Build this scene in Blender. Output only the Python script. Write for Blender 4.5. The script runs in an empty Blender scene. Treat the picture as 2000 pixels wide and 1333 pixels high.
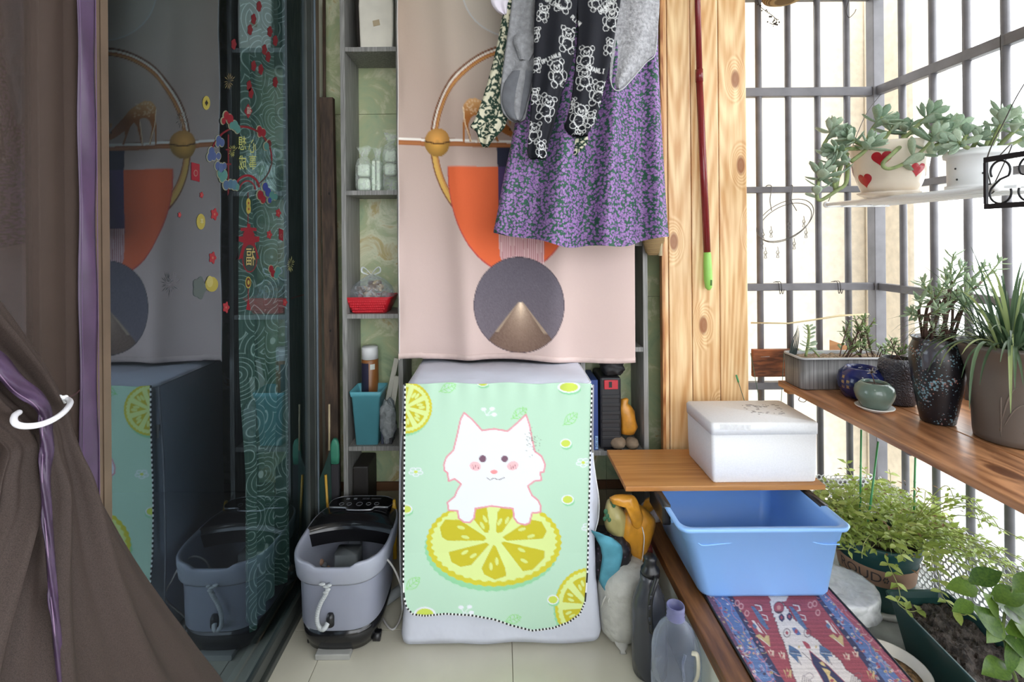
import bpy, bmesh, math, random
import numpy as np
from mathutils import Vector, Matrix, noise

R = random.Random(7)
sc = bpy.context.scene
COL = sc.collection
# ---------------------------------------------------------------- camera, world, exposure
F, PX, PY, CH, ROLL = 970.0, 975.0, 468.0, 1.31, 0.0085
cam_data = bpy.data.cameras.new('camera')
cam_data.sensor_width = 36.0
cam_data.lens = F / 2000 * 36
cam_data.shift_x = (1000 - PX) / 2000
cam_data.shift_y = -(666.5 - PY) / 2000
cam_data.clip_start = 0.02
cam = bpy.data.objects.new('camera', cam_data)
COL.objects.link(cam)
_c, _s = math.cos(ROLL), math.sin(ROLL)
cam.matrix_world = Matrix(((_c, _s, 0, 0), (0, 0, -1, 0), (-_s, _c, 0, CH), (0, 0, 0, 1)))
sc.camera = cam

world = bpy.data.worlds.new('overcast_sky')
sc.world = world
world.use_nodes = True
bg = world.node_tree.nodes['Background']
bg.inputs['Color'].default_value = (0.93, 0.965, 1.0, 1)
bg.inputs['Strength'].default_value = 5.0
sc.view_settings.view_transform = 'Standard'
sc.view_settings.look = 'None'
sc.view_settings.exposure = 0.22
sc.view_settings.gamma = 1.0
sc.view_settings.use_curve_mapping = False
cy = sc.cycles
cy.max_bounces = 8
cy.diffuse_bounces = 5
cy.glossy_bounces = 4
cy.transmission_bounces = 4
cy.transparent_max_bounces = 16
cy.use_denoising = True
cy.caustics_reflective = False
cy.caustics_refractive = False
cy.sample_clamp_indirect = 8


def L_area(name, loc, rot, sx, sy, power, col=(1, 1, 1)):
    d = bpy.data.lights.new(name, 'AREA')
    d.shape = 'RECTANGLE'
    d.size, d.size_y, d.energy, d.color = sx, sy, power, col
    o = bpy.data.objects.new(name, d)
    COL.objects.link(o)
    o.location = loc
    o.rotation_euler = rot
    return o


# unseen fill lamp, added behind the camera to brighten the balcony
FILL_LAMP_POWER = 16

# ---------------------------------------------------------------- helpers


def lin(c):
    c = np.asarray(c, dtype=float) / 255.0
    return np.where(c <= 0.04045, c / 12.92, ((c + 0.055) / 1.055) ** 2.4)


def rgb(r, g=None, b=None):
    if g is None:
        r, g, b = r
    x = lin((r, g, b))
    return (float(x[0]), float(x[1]), float(x[2]), 1.0)


def at(px, py, Y):
    dx, dy = px - PX, py - PY
    a, b = dx - ROLL * dy, dy + ROLL * dx
    return Vector((a * Y / F, Y, CH - b * Y / F))


def onz(px, py, Z):
    dx, dy = px - PX, py - PY
    b = dy + ROLL * dx
    return at(px, py, (CH - Z) * F / b)


def onx(px, py, X):
    dx, dy = px - PX, py - PY
    a = dx - ROLL * dy
    return at(px, py, X * F / a)


def on_cyl(px, py, cx, cy_, rf):
    """angle and height where the sight line first meets a turned body of radius rf(z)"""
    z = CH
    for _ in range(12):
        d = at(px, py, 1.0) - Vector((0, 0, CH))
        r = rf(z)
        A, B, Cc = d.x * d.x + 1, -2 * (d.x * cx + cy_), cx * cx + cy_ * cy_ - r * r
        q = max(0.0, B * B - 4 * A * Cc)
        t = (-B - math.sqrt(q)) / (2 * A)
        z = CH + d.z * t
    return math.atan2(d.x * t - cx, cy_ - t), z


def proj(X, Y, Z):
    a, b = X * F / Y, (CH - Z) * F / Y
    return PX + a + ROLL * b, PY + b - ROLL * a


def smoothstep(a, b, x):
    t = np.clip((x - a) / (b - a), 0, 1)
    return t * t * (3 - 2 * t)


BASE = {}


def prop(o, label=None, cat=None, group=None, kind=None):
    if label:
        o['label'] = label
    if cat:
        o['category'] = cat
    if group:
        o['group'] = group
    if kind:
        o['kind'] = kind


def T(name, label, cat, loc, group=None):
    o = bpy.data.objects.new(name, None)
    o.empty_display_size = 0.05
    COL.objects.link(o)
    o.location = loc
    BASE[o] = Vector(loc)
    prop(o, label, cat, group)
    return o


class MB:
    def __init__(s):
        s.v, s.f, s.sm = [], [], []

    def add(s, vs, fs, smooth=False):
        n = len(s.v)
        s.v.extend([tuple(v) for v in vs])
        s.f.extend([tuple(n + i for i in f) for f in fs])
        s.sm.extend([smooth] * len(fs))
        return s

    def box(s, x0, x1, y0, y1, z0, z1):
        vs = [(x, y, z) for z in (z0, z1) for y in (y0, y1) for x in (x0, x1)]
        return s.add(vs, [(0, 2, 3, 1), (4, 5, 7, 6), (0, 1, 5, 4), (2, 6, 7, 3), (0, 4, 6, 2), (1, 3, 7, 5)])

    def obox(s, c, ax, ay, az):
        c, ax, ay, az = Vector(c), Vector(ax), Vector(ay), Vector(az)
        vs = [c + i * ax + j * ay + k * az for k in (-1, 1) for j in (-1, 1) for i in (-1, 1)]
        return s.add(vs, [(0, 2, 3, 1), (4, 5, 7, 6), (0, 1, 5, 4), (2, 6, 7, 3), (0, 4, 6, 2), (1, 3, 7, 5)])

    def tube(s, pts, r, n=8, cap=True, flat=1.0):
        pts = [Vector(p) for p in pts]
        rs = r if isinstance(r, (list, tuple)) else [r] * len(pts)
        vs, fs = [], []
        up = None
        for i, p in enumerate(pts):
            d = (pts[min(i + 1, len(pts) - 1)] - pts[max(i - 1, 0)])
            if d.length < 1e-9:
                d = Vector((0, 0, 1))
            d.normalize()
            if up is None:
                up = Vector((0, 0, 1)) if abs(d.z) < 0.9 else Vector((0, 1, 0))
            up = (up - up.dot(d) * d)
            if up.length < 1e-6:
                up = Vector((1, 0, 0)) - d.x * d
            up.normalize()
            sd = d.cross(up)
            for k in range(n):
                a = 2 * math.pi * k / n
                vs.append(p + rs[i] * (math.cos(a) * sd + flat * math.sin(a) * up))
        for i in range(len(pts) - 1):
            for k in range(n):
                a, b = i * n + k, i * n + (k + 1) % n
                fs.append((a, b, b + n, a + n))
        if cap:
            fs.append(tuple(range(n - 1, -1, -1)))
            fs.append(tuple((len(pts) - 1) * n + k for k in range(n)))
        return s.add(vs, fs, n > 5)

    def lathe(s, cx, cy_, prof, n=32, smooth=True, cap0=True, cap1=True):
        vs, fs = [], []
        for r, z in prof:
            for k in range(n):
                a = 2 * math.pi * k / n
                vs.append((cx + r * math.cos(a), cy_ + r * math.sin(a), z))
        for i in range(len(prof) - 1):
            for k in range(n):
                a, b = i * n + k, i * n + (k + 1) % n
                fs.append((a, b, b + n, a + n))
        if cap0:
            fs.append(tuple(range(n - 1, -1, -1)))
        if cap1:
            fs.append(tuple((len(prof) - 1) * n + k for k in range(n)))
        return s.add(vs, fs, smooth)

    def loft(s, rings, closed=True, cap=True, smooth=True):
        n = len(rings[0])
        vs = [p for ring in rings for p in ring]
        fs = []
        for i in range(len(rings) - 1):
            for k in range(n if closed else n - 1):
                a, b = i * n + k, i * n + (k + 1) % n
                fs.append((a, b, b + n, a + n))
        if cap and closed:
            fs.append(tuple(range(n - 1, -1, -1)))
            fs.append(tuple((len(rings) - 1) * n + k for k in range(n)))
        return s.add(vs, fs, smooth)

    def ball(s, c, r, nu=12, nv=8, fn=None):
        c = Vector(c)
        r = r if isinstance(r, (tuple, list)) else (r, r, r)
        rings = []
        for i in range(nv + 1):
            t = math.pi * i / nv
            t = min(max(t, 0.02), math.pi - 0.02)
            ring = []
            for k in range(nu):
                a = 2 * math.pi * k / nu
                d = Vector((math.sin(t) * math.cos(a), math.sin(t) * math.sin(a), -math.cos(t)))
                q = fn(d) if fn else d
                ring.append(c + Vector((q.x * r[0], q.y * r[1], q.z * r[2])))
            rings.append(ring)
        return s.loft(rings)

    def build(s, name, mat, parent=None, label=None, cat=None, group=None, kind=None, bevel=0, origin=None, cols=None, segs=2, flip=False):
        me = bpy.data.meshes.new(name)
        if parent is not None:
            base = BASE[parent]
        elif origin is not None:
            base = Vector(origin)
        else:
            vv = np.array(s.v)
            lo, hi = vv.min(0), vv.max(0)
            base = Vector(((lo[0] + hi[0]) / 2, (lo[1] + hi[1]) / 2, lo[2]))
        vv = np.array(s.v, dtype=np.float64) - np.array(base)
        me.from_pydata([tuple(v) for v in vv], [], s.f)
        me.polygons.foreach_set('use_smooth', s.sm)
        bm = bmesh.new()
        bm.from_mesh(me)
        bmesh.ops.recalc_face_normals(bm, faces=bm.faces)
        bm.to_mesh(me)
        bm.free()
        if cols is not None:
            ca = me.color_attributes.new('Col', 'FLOAT_COLOR', 'POINT')
            arr = np.ones((len(vv), 4))
            arr[:, :3] = cols
            ca.data.foreach_set('color', arr.ravel().astype(np.float32))
        me.materials.append(mat)
        me.update()
        o = bpy.data.objects.new(name, me)
        COL.objects.link(o)
        if parent is not None:
            o.parent = parent
        else:
            o.location = base
        BASE[o] = base
        prop(o, label, cat, group, kind)
        if bevel:
            m = o.modifiers.new('Bevel', 'BEVEL')
            m.width, m.segments, m.limit_method, m.angle_limit = bevel, segs, 'ANGLE', 0.7
        return o


def place(name, me, M, parent, label=None):
    o = bpy.data.objects.new(name, me)
    COL.objects.link(o)
    o.parent = parent
    M = M.copy()
    M.translation -= BASE[parent]
    o.matrix_local = M
    if label:
        o['label'] = label
    return o


def rrect(x0, x1, y0, y1, z, r, k=5):
    pts = []
    r = min(r, (x1 - x0) / 2 - 1e-5, (y1 - y0) / 2 - 1e-5)
    for cx, cy_, a0 in ((x1 - r, y1 - r, 0), (x0 + r, y1 - r, 90), (x0 + r, y0 + r, 180), (x1 - r, y0 + r, 270)):
        for i in range(k + 1):
            a = math.radians(a0 + 90 * i / k)
            pts.append((cx + r * math.cos(a), cy_ + r * math.sin(a), z))
    return pts


def spline(pts, n):
    """Catmull-Rom through points, n samples per span."""
    P = [Vector(p) for p in pts]
    P = [2 * P[0] - P[1]] + P + [2 * P[-1] - P[-2]]
    out = []
    for i in range(1, len(P) - 2):
        a, b, c, d = P[i - 1], P[i], P[i + 1], P[i + 2]
        for k in range(n):
            t = k / n
            out.append(0.5 * ((2 * b) + (c - a) * t + (2 * a - 5 * b + 4 * c - d) * t * t + (3 * b - a - 3 * c + d) * t ** 3))
    out.append(P[-2])
    return out


# ---------------------------------------------------------------- materials


def NT(name):
    m = bpy.data.materials.new(name)
    m.use_nodes = True
    nt = m.node_tree
    b = nt.nodes['Principled BSDF']
    return m, nt, b


def N(nt, t, **kw):
    n = nt.nodes.new(t)
    for k, v in kw.items():
        if k.startswith('i_'):
            key = k[2:]
            n.inputs[int(key) if key.isdigit() else key.replace('_', ' ')].default_value = v
        else:
            setattr(n, k, v)
    return n


def ramp(nt, stops, interp='LINEAR'):
    n = nt.nodes.new('ShaderNodeValToRGB')
    cr = n.color_ramp
    cr.interpolation = interp
    while len(cr.elements) < len(stops):
        cr.elements.new(0.5)
    for e, (p, c) in zip(cr.elements, stops):
        e.position, e.color = p, c
    return n


def coords(nt, scale=(1, 1, 1), rnd=False, rot=(0, 0, 0)):
    tc = N(nt, 'ShaderNodeTexCoord')
    mp = N(nt, 'ShaderNodeMapping')
    mp.inputs['Scale'].default_value = scale
    mp.inputs['Rotation'].default_value = rot
    nt.links.new(tc.outputs['Object'], mp.inputs['Vector'])
    if rnd:
        oi = N(nt, 'ShaderNodeObjectInfo')
        ml = N(nt, 'ShaderNodeVectorMath', operation='SCALE')
        ml.inputs[0].default_value = (13.1, 7.7, 19.3)
        nt.links.new(oi.outputs['Random'], ml.inputs['Scale'])
        nt.links.new(ml.outputs[0], mp.inputs['Location'])
    return mp.outputs['Vector']


def bump(nt, b, height, strength=0.2, dist=0.01):
    bp = N(nt, 'ShaderNodeBump')
    bp.inputs['Strength'].default_value = strength
    bp.inputs['Distance'].default_value = dist
    nt.links.new(height, bp.inputs['Height'])
    nt.links.new(bp.outputs[0], b.inputs['Normal'])


def plain(name, col, rough=0.5, metal=0.0, var=0.08, scale=8.0, bmp=0.0, spec=0.5, bscale=None, bdist=0.002):
    m, nt, b = NT(name)
    v = coords(nt)
    nz = N(nt, 'ShaderNodeTexNoise', i_Scale=scale, i_Detail=4.0)
    nt.links.new(v, nz.inputs['Vector'])
    c = np.array(col, dtype=float)
    r = ramp(nt, [(0.3, rgb(*np.clip(c * (1 - var), 0, 255))), (0.7, rgb(*np.clip(c * (1 + var), 0, 255)))])
    nt.links.new(nz.outputs['Fac'], r.inputs['Fac'])
    nt.links.new(r.outputs['Color'], b.inputs['Base Color'])
    b.inputs['Roughness'].default_value = rough
    b.inputs['Metallic'].default_value = metal
    b.inputs['Specular IOR Level'].default_value = spec
    if bmp:
        n2 = N(nt, 'ShaderNodeTexNoise', i_Scale=bscale or scale * 6, i_Detail=3.0)
        nt.links.new(v, n2.inputs['Vector'])
        bump(nt, b, n2.outputs['Fac'], bmp, bdist)
    return m


def leafmat(name, c1, c2, rough=0.5, trans=0.25, scale=14, edge=None):
    """Leaf: varied per leaf and along it, part of the light comes through."""
    m, nt, b = NT(name)
    oi = N(nt, 'ShaderNodeObjectInfo')
    v = coords(nt)
    nz = N(nt, 'ShaderNodeTexNoise', i_Scale=scale, i_Detail=2.0)
    nt.links.new(v, nz.inputs['Vector'])
    ad = N(nt, 'ShaderNodeMath', operation='MULTIPLY_ADD')
    nt.links.new(oi.outputs['Random'], ad.inputs[0])
    ad.inputs[1].default_value = 0.6
    sb = N(nt, 'ShaderNodeMath', operation='MULTIPLY_ADD', i_1=0.8, i_2=-0.2)
    nt.links.new(nz.outputs['Fac'], sb.inputs[0])
    nt.links.new(sb.outputs[0], ad.inputs[2])
    r = ramp(nt, [(0.1, rgb(*c1)), (0.9, rgb(*c2))])
    nt.links.new(ad.outputs[0], r.inputs['Fac'])
    nt.links.new(r.outputs['Color'], b.inputs['Base Color'])
    b.inputs['Roughness'].default_value = rough
    if trans:
        tl = N(nt, 'ShaderNodeBsdfTranslucent')
        nt.links.new(r.outputs['Color'], tl.inputs['Color'])
        mx = N(nt, 'ShaderNodeMixShader', i_0=trans)
        nt.links.new(b.outputs[0], mx.inputs[1])
        nt.links.new(tl.outputs[0], mx.inputs[2])
        nt.links.new(mx.outputs[0], nt.nodes['Material Output'].inputs['Surface'])
    return m


def wood(name, dark, light, axis='Z', freq=30.0, scale=1.6, knots=None, rough=0.45, stretch=0.12, bmp=0.1, kscale=3.2, kr=0.13, ring=0.16):
    """Flat-sawn board: sine rings over stretched noise, knots bend the rings."""
    m, nt, b = NT(name)
    s = {'X': (stretch, 1, 1), 'Y': (1, stretch, 1), 'Z': (1, 1, stretch)}[axis]
    v = coords(nt, tuple(q * scale * 3 for q in s), rnd=True)
    nz = N(nt, 'ShaderNodeTexNoise', i_Scale=1.0, i_Detail=1.0, i_Roughness=0.3, i_Distortion=0.2)
    nt.links.new(v, nz.inputs['Vector'])
    val = nz.outputs['Fac']
    kn = None
    if knots:
        ks = {'X': (.45, 1, 1), 'Y': (1, .45, 1), 'Z': (1, 1, .45)}[axis]
        v2 = coords(nt, tuple(q * kscale for q in ks), rnd=True, rot=(math.pi / 2, 0, 0) if axis == 'Z' else (0, 0, 0))
        vo = N(nt, 'ShaderNodeTexVoronoi', voronoi_dimensions='2D', i_Scale=1.0, i_Randomness=1.0)
        nt.links.new(v2, vo.inputs['Vector'])
        kn = N(nt, 'ShaderNodeMapRange', i_1=0.0, i_2=kr * 2.4, i_3=1.0, i_4=0.0, interpolation_type='SMOOTHSTEP')
        nt.links.new(vo.outputs['Distance'], kn.inputs[0])
        ad = N(nt, 'ShaderNodeMath', operation='MULTIPLY_ADD', i_1=0.12)
        nt.links.new(kn.outputs[0], ad.inputs[0])
        nt.links.new(val, ad.inputs[2])
        val = ad.outputs[0]
    ml = N(nt, 'ShaderNodeMath', operation='MULTIPLY', i_1=freq * 6.28)
    nt.links.new(val, ml.inputs[0])
    sn = N(nt, 'ShaderNodeMath', operation='SINE')
    nt.links.new(ml.outputs[0], sn.inputs[0])
    fine = N(nt, 'ShaderNodeTexNoise', i_Scale=14.0, i_Detail=3.0)
    nt.links.new(v, fine.inputs['Vector'])
    mr = N(nt, 'ShaderNodeMath', operation='MULTIPLY_ADD', i_1=ring)
    nt.links.new(sn.outputs[0], mr.inputs[0])
    nt.links.new(fine.outputs['Fac'], mr.inputs[2])
    r = ramp(nt, [(0.28, rgb(*dark)), (0.72, rgb(*light))])
    nt.links.new(mr.outputs[0], r.inputs['Fac'])
    col = r.outputs['Color']
    if knots:
        k2 = N(nt, 'ShaderNodeMapRange', i_1=kr * 0.55, i_2=kr, i_3=0.85, i_4=0.0, interpolation_type='SMOOTHSTEP')
        nt.links.new(vo.outputs['Distance'], k2.inputs[0])
        mx = N(nt, 'ShaderNodeMix', data_type='RGBA')
        nt.links.new(k2.outputs[0], mx.inputs['Factor'])
        nt.links.new(col, mx.inputs[6])
        mx.inputs[7].default_value = rgb(*knots)
        col = mx.outputs[2]
    nt.links.new(col, b.inputs['Base Color'])
    b.inputs['Roughness'].default_value = rough
    bump(nt, b, mr.outputs[0], bmp, 0.002)
    return m


def print_cloth(name, rough=0.85, weave=900.0, var=0.06, bmp=0.15, sheen=0.0, spec=0.2, trans=0.0, soft=18.0):
    """Printed cloth: the print is the vertex colour, the weave is fine noise."""
    m, nt, b = NT(name)
    at_ = N(nt, 'ShaderNodeVertexColor', layer_name='Col')
    v = coords(nt)
    nz = N(nt, 'ShaderNodeTexNoise', i_Scale=weave, i_Detail=2.0)
    nt.links.new(v, nz.inputs['Vector'])
    mr = N(nt, 'ShaderNodeMapRange', i_3=1 - var, i_4=1 + var)
    nt.links.new(nz.outputs['Fac'], mr.inputs[0])
    ml = N(nt, 'ShaderNodeVectorMath', operation='SCALE')
    nt.links.new(at_.outputs['Color'], ml.inputs[0])
    nt.links.new(mr.outputs[0], ml.inputs['Scale'])
    nt.links.new(ml.outputs[0], b.inputs['Base Color'])
    b.inputs['Roughness'].default_value = rough
    b.inputs['Specular IOR Level'].default_value = spec
    n2 = N(nt, 'ShaderNodeTexNoise', i_Scale=soft, i_Detail=3.0, i_Roughness=0.6)
    nt.links.new(v, n2.inputs['Vector'])
    ad = N(nt, 'ShaderNodeMath', operation='MULTIPLY_ADD', i_1=0.15)
    nt.links.new(nz.outputs['Fac'], ad.inputs[0])
    nt.links.new(n2.outputs['Fac'], ad.inputs[2])
    bump(nt, b, ad.outputs[0], bmp, 0.006)
    return m


def film(name, tint=(255, 255, 255), clear=0.75, rough=0.12, bscale=60, bmp=0.6):
    """Thin plastic: mostly see-through with crinkled shine."""
    m, nt, b = NT(name)
    b.inputs['Base Color'].default_value = rgb(*tint)
    b.inputs['Roughness'].default_value = rough
    v = coords(nt)
    nz = N(nt, 'ShaderNodeTexNoise', i_Scale=bscale, i_Detail=4.0, i_Distortion=1.0)
    nt.links.new(v, nz.inputs['Vector'])
    bump(nt, b, nz.outputs['Fac'], bmp, 0.01)
    tr = N(nt, 'ShaderNodeBsdfTransparent')
    tr.inputs['Color'].default_value = rgb(*[min(255, q + 6) for q in tint])
    mr = N(nt, 'ShaderNodeMapRange', i_1=0.3, i_2=0.75, i_3=clear + 0.12, i_4=clear - 0.2)
    nt.links.new(nz.outputs['Fac'], mr.inputs[0])
    mx = N(nt, 'ShaderNodeMixShader')
    nt.links.new(mr.outputs[0], mx.inputs[0])
    nt.links.new(b.outputs[0], mx.inputs[1])
    nt.links.new(tr.outputs[0], mx.inputs[2])
    nt.links.new(mx.outputs[0], nt.nodes['Material Output'].inputs['Surface'])
    return m


# ---------------------------------------------------------------- prints (flat artwork, evaluated at the cloth's vertices)


class Art:
    """Paints flat shapes onto sample points; coordinates are those of the artwork."""

    def __init__(s, x, y, base, ss=0.3):
        x, y = np.asarray(x, float).ravel(), np.asarray(y, float).ravel()
        s.n = len(x)
        off = ((-ss, -ss), (ss, -ss), (-ss, ss), (ss, ss)) if ss else ((0, 0),)
        s.k = len(off)
        s.x = np.concatenate([x + a for a, b in off])
        s.y = np.concatenate([y + b for a, b in off])
        s.c = np.tile(np.asarray(base, float), (len(s.x), 1))

    def box(s, x0, x1, y0, y1):
        return np.nonzero((s.x >= x0) & (s.x <= x1) & (s.y >= y0) & (s.y <= y1))[0]

    def put(s, idx, col, a=1.0):
        col = np.asarray(col, float)
        if np.ndim(a):
            a = np.asarray(a)[:, None]
        s.c[idx] = s.c[idx] * (1 - a) + col * a

    def inside(s, pts):
        P = np.array(pts, float)
        i = s.box(P[:, 0].min(), P[:, 0].max(), P[:, 1].min(), P[:, 1].max())
        x, y = s.x[i], s.y[i]
        r = np.zeros(len(i), bool)
        for (ax, ay), (bx, by) in zip(P, np.roll(P, -1, 0)):
            if ay == by:
                continue
            c = (ay > y) != (by > y)
            r ^= c & (x < (bx - ax) * (y - ay) / (by - ay) + ax)
        return i[r]

    def poly(s, pts, col, a=1.0):
        i = s.inside(pts)
        s.put(i, col, a)
        return i

    def ell(s, cx, cy_, rx, ry, col, a=1.0, rot=0.0, ring=None):
        m = max(rx, ry) * 1.05
        i = s.box(cx - m, cx + m, cy_ - m, cy_ + m)
        dx, dy = s.x[i] - cx, s.y[i] - cy_
        ca, sa = math.cos(rot), math.sin(rot)
        u, v = (dx * ca + dy * sa) / rx, (-dx * sa + dy * ca) / ry
        d = np.sqrt(u * u + v * v)
        k = d <= 1
        if ring:
            k &= d >= 1 - ring
        s.put(i[k], col, a)
        return i[k], d[k]

    def line(s, pts, w, col, a=1.0, close=False):
        P = [np.array(p, float) for p in pts]
        if close:
            P.append(P[0])
        for p, q in zip(P[:-1], P[1:]):
            i = s.box(min(p[0], q[0]) - w, max(p[0], q[0]) + w, min(p[1], q[1]) - w, max(p[1], q[1]) + w)
            if not len(i):
                continue
            d = q - p
            L2 = max(d @ d, 1e-9)
            t = np.clip(((s.x[i] - p[0]) * d[0] + (s.y[i] - p[1]) * d[1]) / L2, 0, 1)
            k = (s.x[i] - p[0] - t * d[0]) ** 2 + (s.y[i] - p[1] - t * d[1]) ** 2 <= (w / 2) ** 2
            s.put(i[k], col, a)

    def curve(s, pts, w, col, a=1.0, n=6, close=False):
        if close:
            pts = list(pts) + [pts[0]]
        q = [(p.x, p.y) for p in spline([(a_, b_, 0) for a_, b_ in pts], n)]
        s.line(q, w, col, a)
        return q

    def out(s):
        return lin(np.clip(s.c, 0, 255)).reshape(s.k, s.n, 3).mean(0)


STROKES = {
    'O': [[(.1, .2), (.3, 0), (.7, 0), (.9, .2), (.9, .8), (.7, 1), (.3, 1), (.1, .8), (.1, .2)]],
    'P': [[(.1, 1), (.1, 0), (.7, 0), (.9, .15), (.9, .4), (.7, .55), (.1, .55)]],
    'L': [[(.1, 0), (.1, 1), (.9, 1)]], 'I': [[(.5, 0), (.5, 1)], [(.25, 0), (.75, 0)], [(.25, 1), (.75, 1)]],
    'A': [[(0, 1), (.5, 0), (1, 1)], [(.2, .65), (.8, .65)]],
    'N': [[(.1, 1), (.1, 0), (.9, 1), (.9, 0)]], 'H': [[(.1, 0), (.1, 1)], [(.9, 0), (.9, 1)], [(.1, .5), (.9, .5)]],
    'T': [[(0, 0), (1, 0)], [(.5, 0), (.5, 1)]], 'V': [[(0, 0), (.5, 1), (1, 0)]],
}


def art_text(A, txt, x, y, w, h, ang, lw, col, gap=1.35):
    ca, sa = math.cos(ang), math.sin(ang)
    for i, ch in enumerate(txt):
        for st in STROKES.get(ch, []):
            A.line([(x + ca * (i * gap + p) * w - sa * q * h, y + sa * (i * gap + p) * w + ca * q * h) for p, q in st], lw, col)


def text_mesh(txt, size, extr=0.0, res=3):
    cu = bpy.data.curves.new('lettering', 'FONT')
    cu.body, cu.size, cu.extrude, cu.resolution_u = txt, size, extr, res
    cu.align_x, cu.align_y = 'CENTER', 'CENTER'
    o = bpy.data.objects.new('lettering', cu)
    COL.objects.link(o)
    dg = bpy.context.evaluated_depsgraph_get()
    dg.update()
    me = o.evaluated_get(dg).to_mesh()
    vs = [v.co.copy() for v in me.vertices]
    fs = [tuple(p.vertices) for p in me.polygons]
    o.evaluated_get(dg).to_mesh_clear()
    bpy.data.objects.remove(o)
    bpy.data.curves.remove(cu)
    return vs, fs
# ---------------------------------------------------------------- shared materials
HB, X0 = 0.25, 0.538          # bench height, parapet face
DOORX = -0.71
M = {}
M['grout'] = plain('grout', (150, 145, 132), 0.9)
M['floor_tile'] = plain('cream_floor_tile', (196, 192, 176), 0.22, var=0.05, scale=3)
M['paint'] = plain('greenish_white_paint', (205, 208, 198), 0.8, var=0.06, scale=5, bmp=0.1)
M['ceiling'] = plain('ceiling_paint', (228, 226, 220), 0.9, var=0.02)
M['concrete'] = plain('concrete', (128, 130, 126), 0.9, var=0.18, scale=9, bmp=0.3)
M['stucco'] = plain('cream_stucco', (222, 211, 193), 0.95, var=0.04, scale=30, bmp=0.3)
M['bar'] = plain('grille_paint', (106, 104, 108), 0.42, var=0.10, scale=12)
M['frame'] = plain('brown_aluminium', (92, 76, 62), 0.45, var=0.08, scale=10)
M['frame_dark'] = plain('dark_aluminium', (58, 62, 60), 0.4, var=0.08)
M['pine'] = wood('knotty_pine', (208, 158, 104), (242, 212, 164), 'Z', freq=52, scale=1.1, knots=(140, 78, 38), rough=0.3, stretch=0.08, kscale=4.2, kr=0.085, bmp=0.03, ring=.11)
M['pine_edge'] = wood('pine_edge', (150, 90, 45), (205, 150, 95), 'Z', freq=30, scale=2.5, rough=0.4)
M['shelf_wood'] = wood('oiled_shelf_plank', (126, 82, 52), (188, 136, 96), 'Y', freq=22, scale=1.2, knots=(84, 48, 28), rough=0.3, stretch=0.10, kscale=2.4, kr=0.06, ring=.12, bmp=.04)
M['sill_wood'] = wood('sill_wood', (88, 56, 30), (134, 90, 52), 'Y', freq=24, scale=1.6, rough=0.45, ring=.12)
M['board_wood'] = wood('varnished_board', (172, 116, 62), (198, 144, 86), 'X', freq=26, scale=1.6, rough=0.4, stretch=0.06, ring=.10, bmp=.03)
M['grey_wood'] = wood('grey_laminate', (112, 111, 109), (150, 149, 146), 'Z', freq=30, scale=4, rough=0.55, stretch=0.05, bmp=0.02, ring=.1)
M['dark_wood'] = wood('dark_stick_wood', (48, 36, 28), (84, 66, 52), 'Z', freq=8, scale=2.5, rough=0.7)
M['ply'] = wood('orange_ply', (150, 96, 50), (196, 140, 86), 'X', freq=5, scale=2, rough=0.5)
M['black'] = plain('black_plastic', (24, 24, 27), 0.35, var=0.1)
M['white'] = plain('white_plastic', (232, 234, 236), 0.4, var=0.02)
M['wire'] = plain('steel_wire', (150, 148, 146), 0.35, metal=0.7, var=0.1)
M['wire_dark'] = plain('dark_wire', (52, 46, 42), 0.5, metal=0.3)
M['vcol'] = print_cloth('printed_film', rough=0.5, weave=300, var=0.02, bmp=0.02)


def onyx():
    m, nt, b = NT('green_onyx')
    v = coords(nt, (1, 1, 1))
    n1 = N(nt, 'ShaderNodeTexNoise', i_Scale=6.5, i_Detail=6.0, i_Roughness=0.62, i_Distortion=0.9)
    nt.links.new(v, n1.inputs['Vector'])
    r = ramp(nt, [(0.24, rgb(126, 150, 126)), (0.40, rgb(170, 186, 150)), (0.52, rgb(182, 190, 150)), (0.60, rgb(214, 216, 186)), (0.67, rgb(192, 174, 120)), (0.78, rgb(170, 184, 146))])
    nt.links.new(n1.outputs['Fac'], r.inputs['Fac'])
    nt.links.new(r.outputs['Color'], b.inputs['Base Color'])
    b.inputs['Roughness'].default_value = 0.2
    return m


M['onyx'] = onyx()
M['base_tile'] = plain('beige_base_tile', (150, 142, 118), 0.35, var=0.08)
M['brown_tile'] = plain('brown_border_tile', (112, 82, 60), 0.35, var=0.1)


def door_glass():
    m, nt, b = NT('tinted_door_glass')
    fr = N(nt, 'ShaderNodeFresnel', i_IOR=2.75)
    geo = N(nt, 'ShaderNodeNewGeometry')
    front = N(nt, 'ShaderNodeMath', operation='SUBTRACT', i_0=1.0)
    nt.links.new(geo.outputs['Backfacing'], front.inputs[1])
    fm = N(nt, 'ShaderNodeMath', operation='MULTIPLY')
    nt.links.new(fr.outputs[0], fm.inputs[0])
    nt.links.new(front.outputs[0], fm.inputs[1])
    tr = N(nt, 'ShaderNodeBsdfTransparent')
    tr.inputs['Color'].default_value = (0.80, 0.83, 0.85, 1)
    gl = N(nt, 'ShaderNodeBsdfGlossy')
    gl.inputs['Color'].default_value = (0.66, 0.84, 1.0, 1)
    gl.inputs['Roughness'].default_value = 0.008
    mx = N(nt, 'ShaderNodeMixShader')
    nt.links.new(fm.outputs[0], mx.inputs[0])
    nt.links.new(tr.outputs[0], mx.inputs[1])
    nt.links.new(gl.outputs[0], mx.inputs[2])
    nt.links.new(mx.outputs[0], nt.nodes['Material Output'].inputs['Surface'])
    return m


M['glass'] = door_glass()

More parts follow.
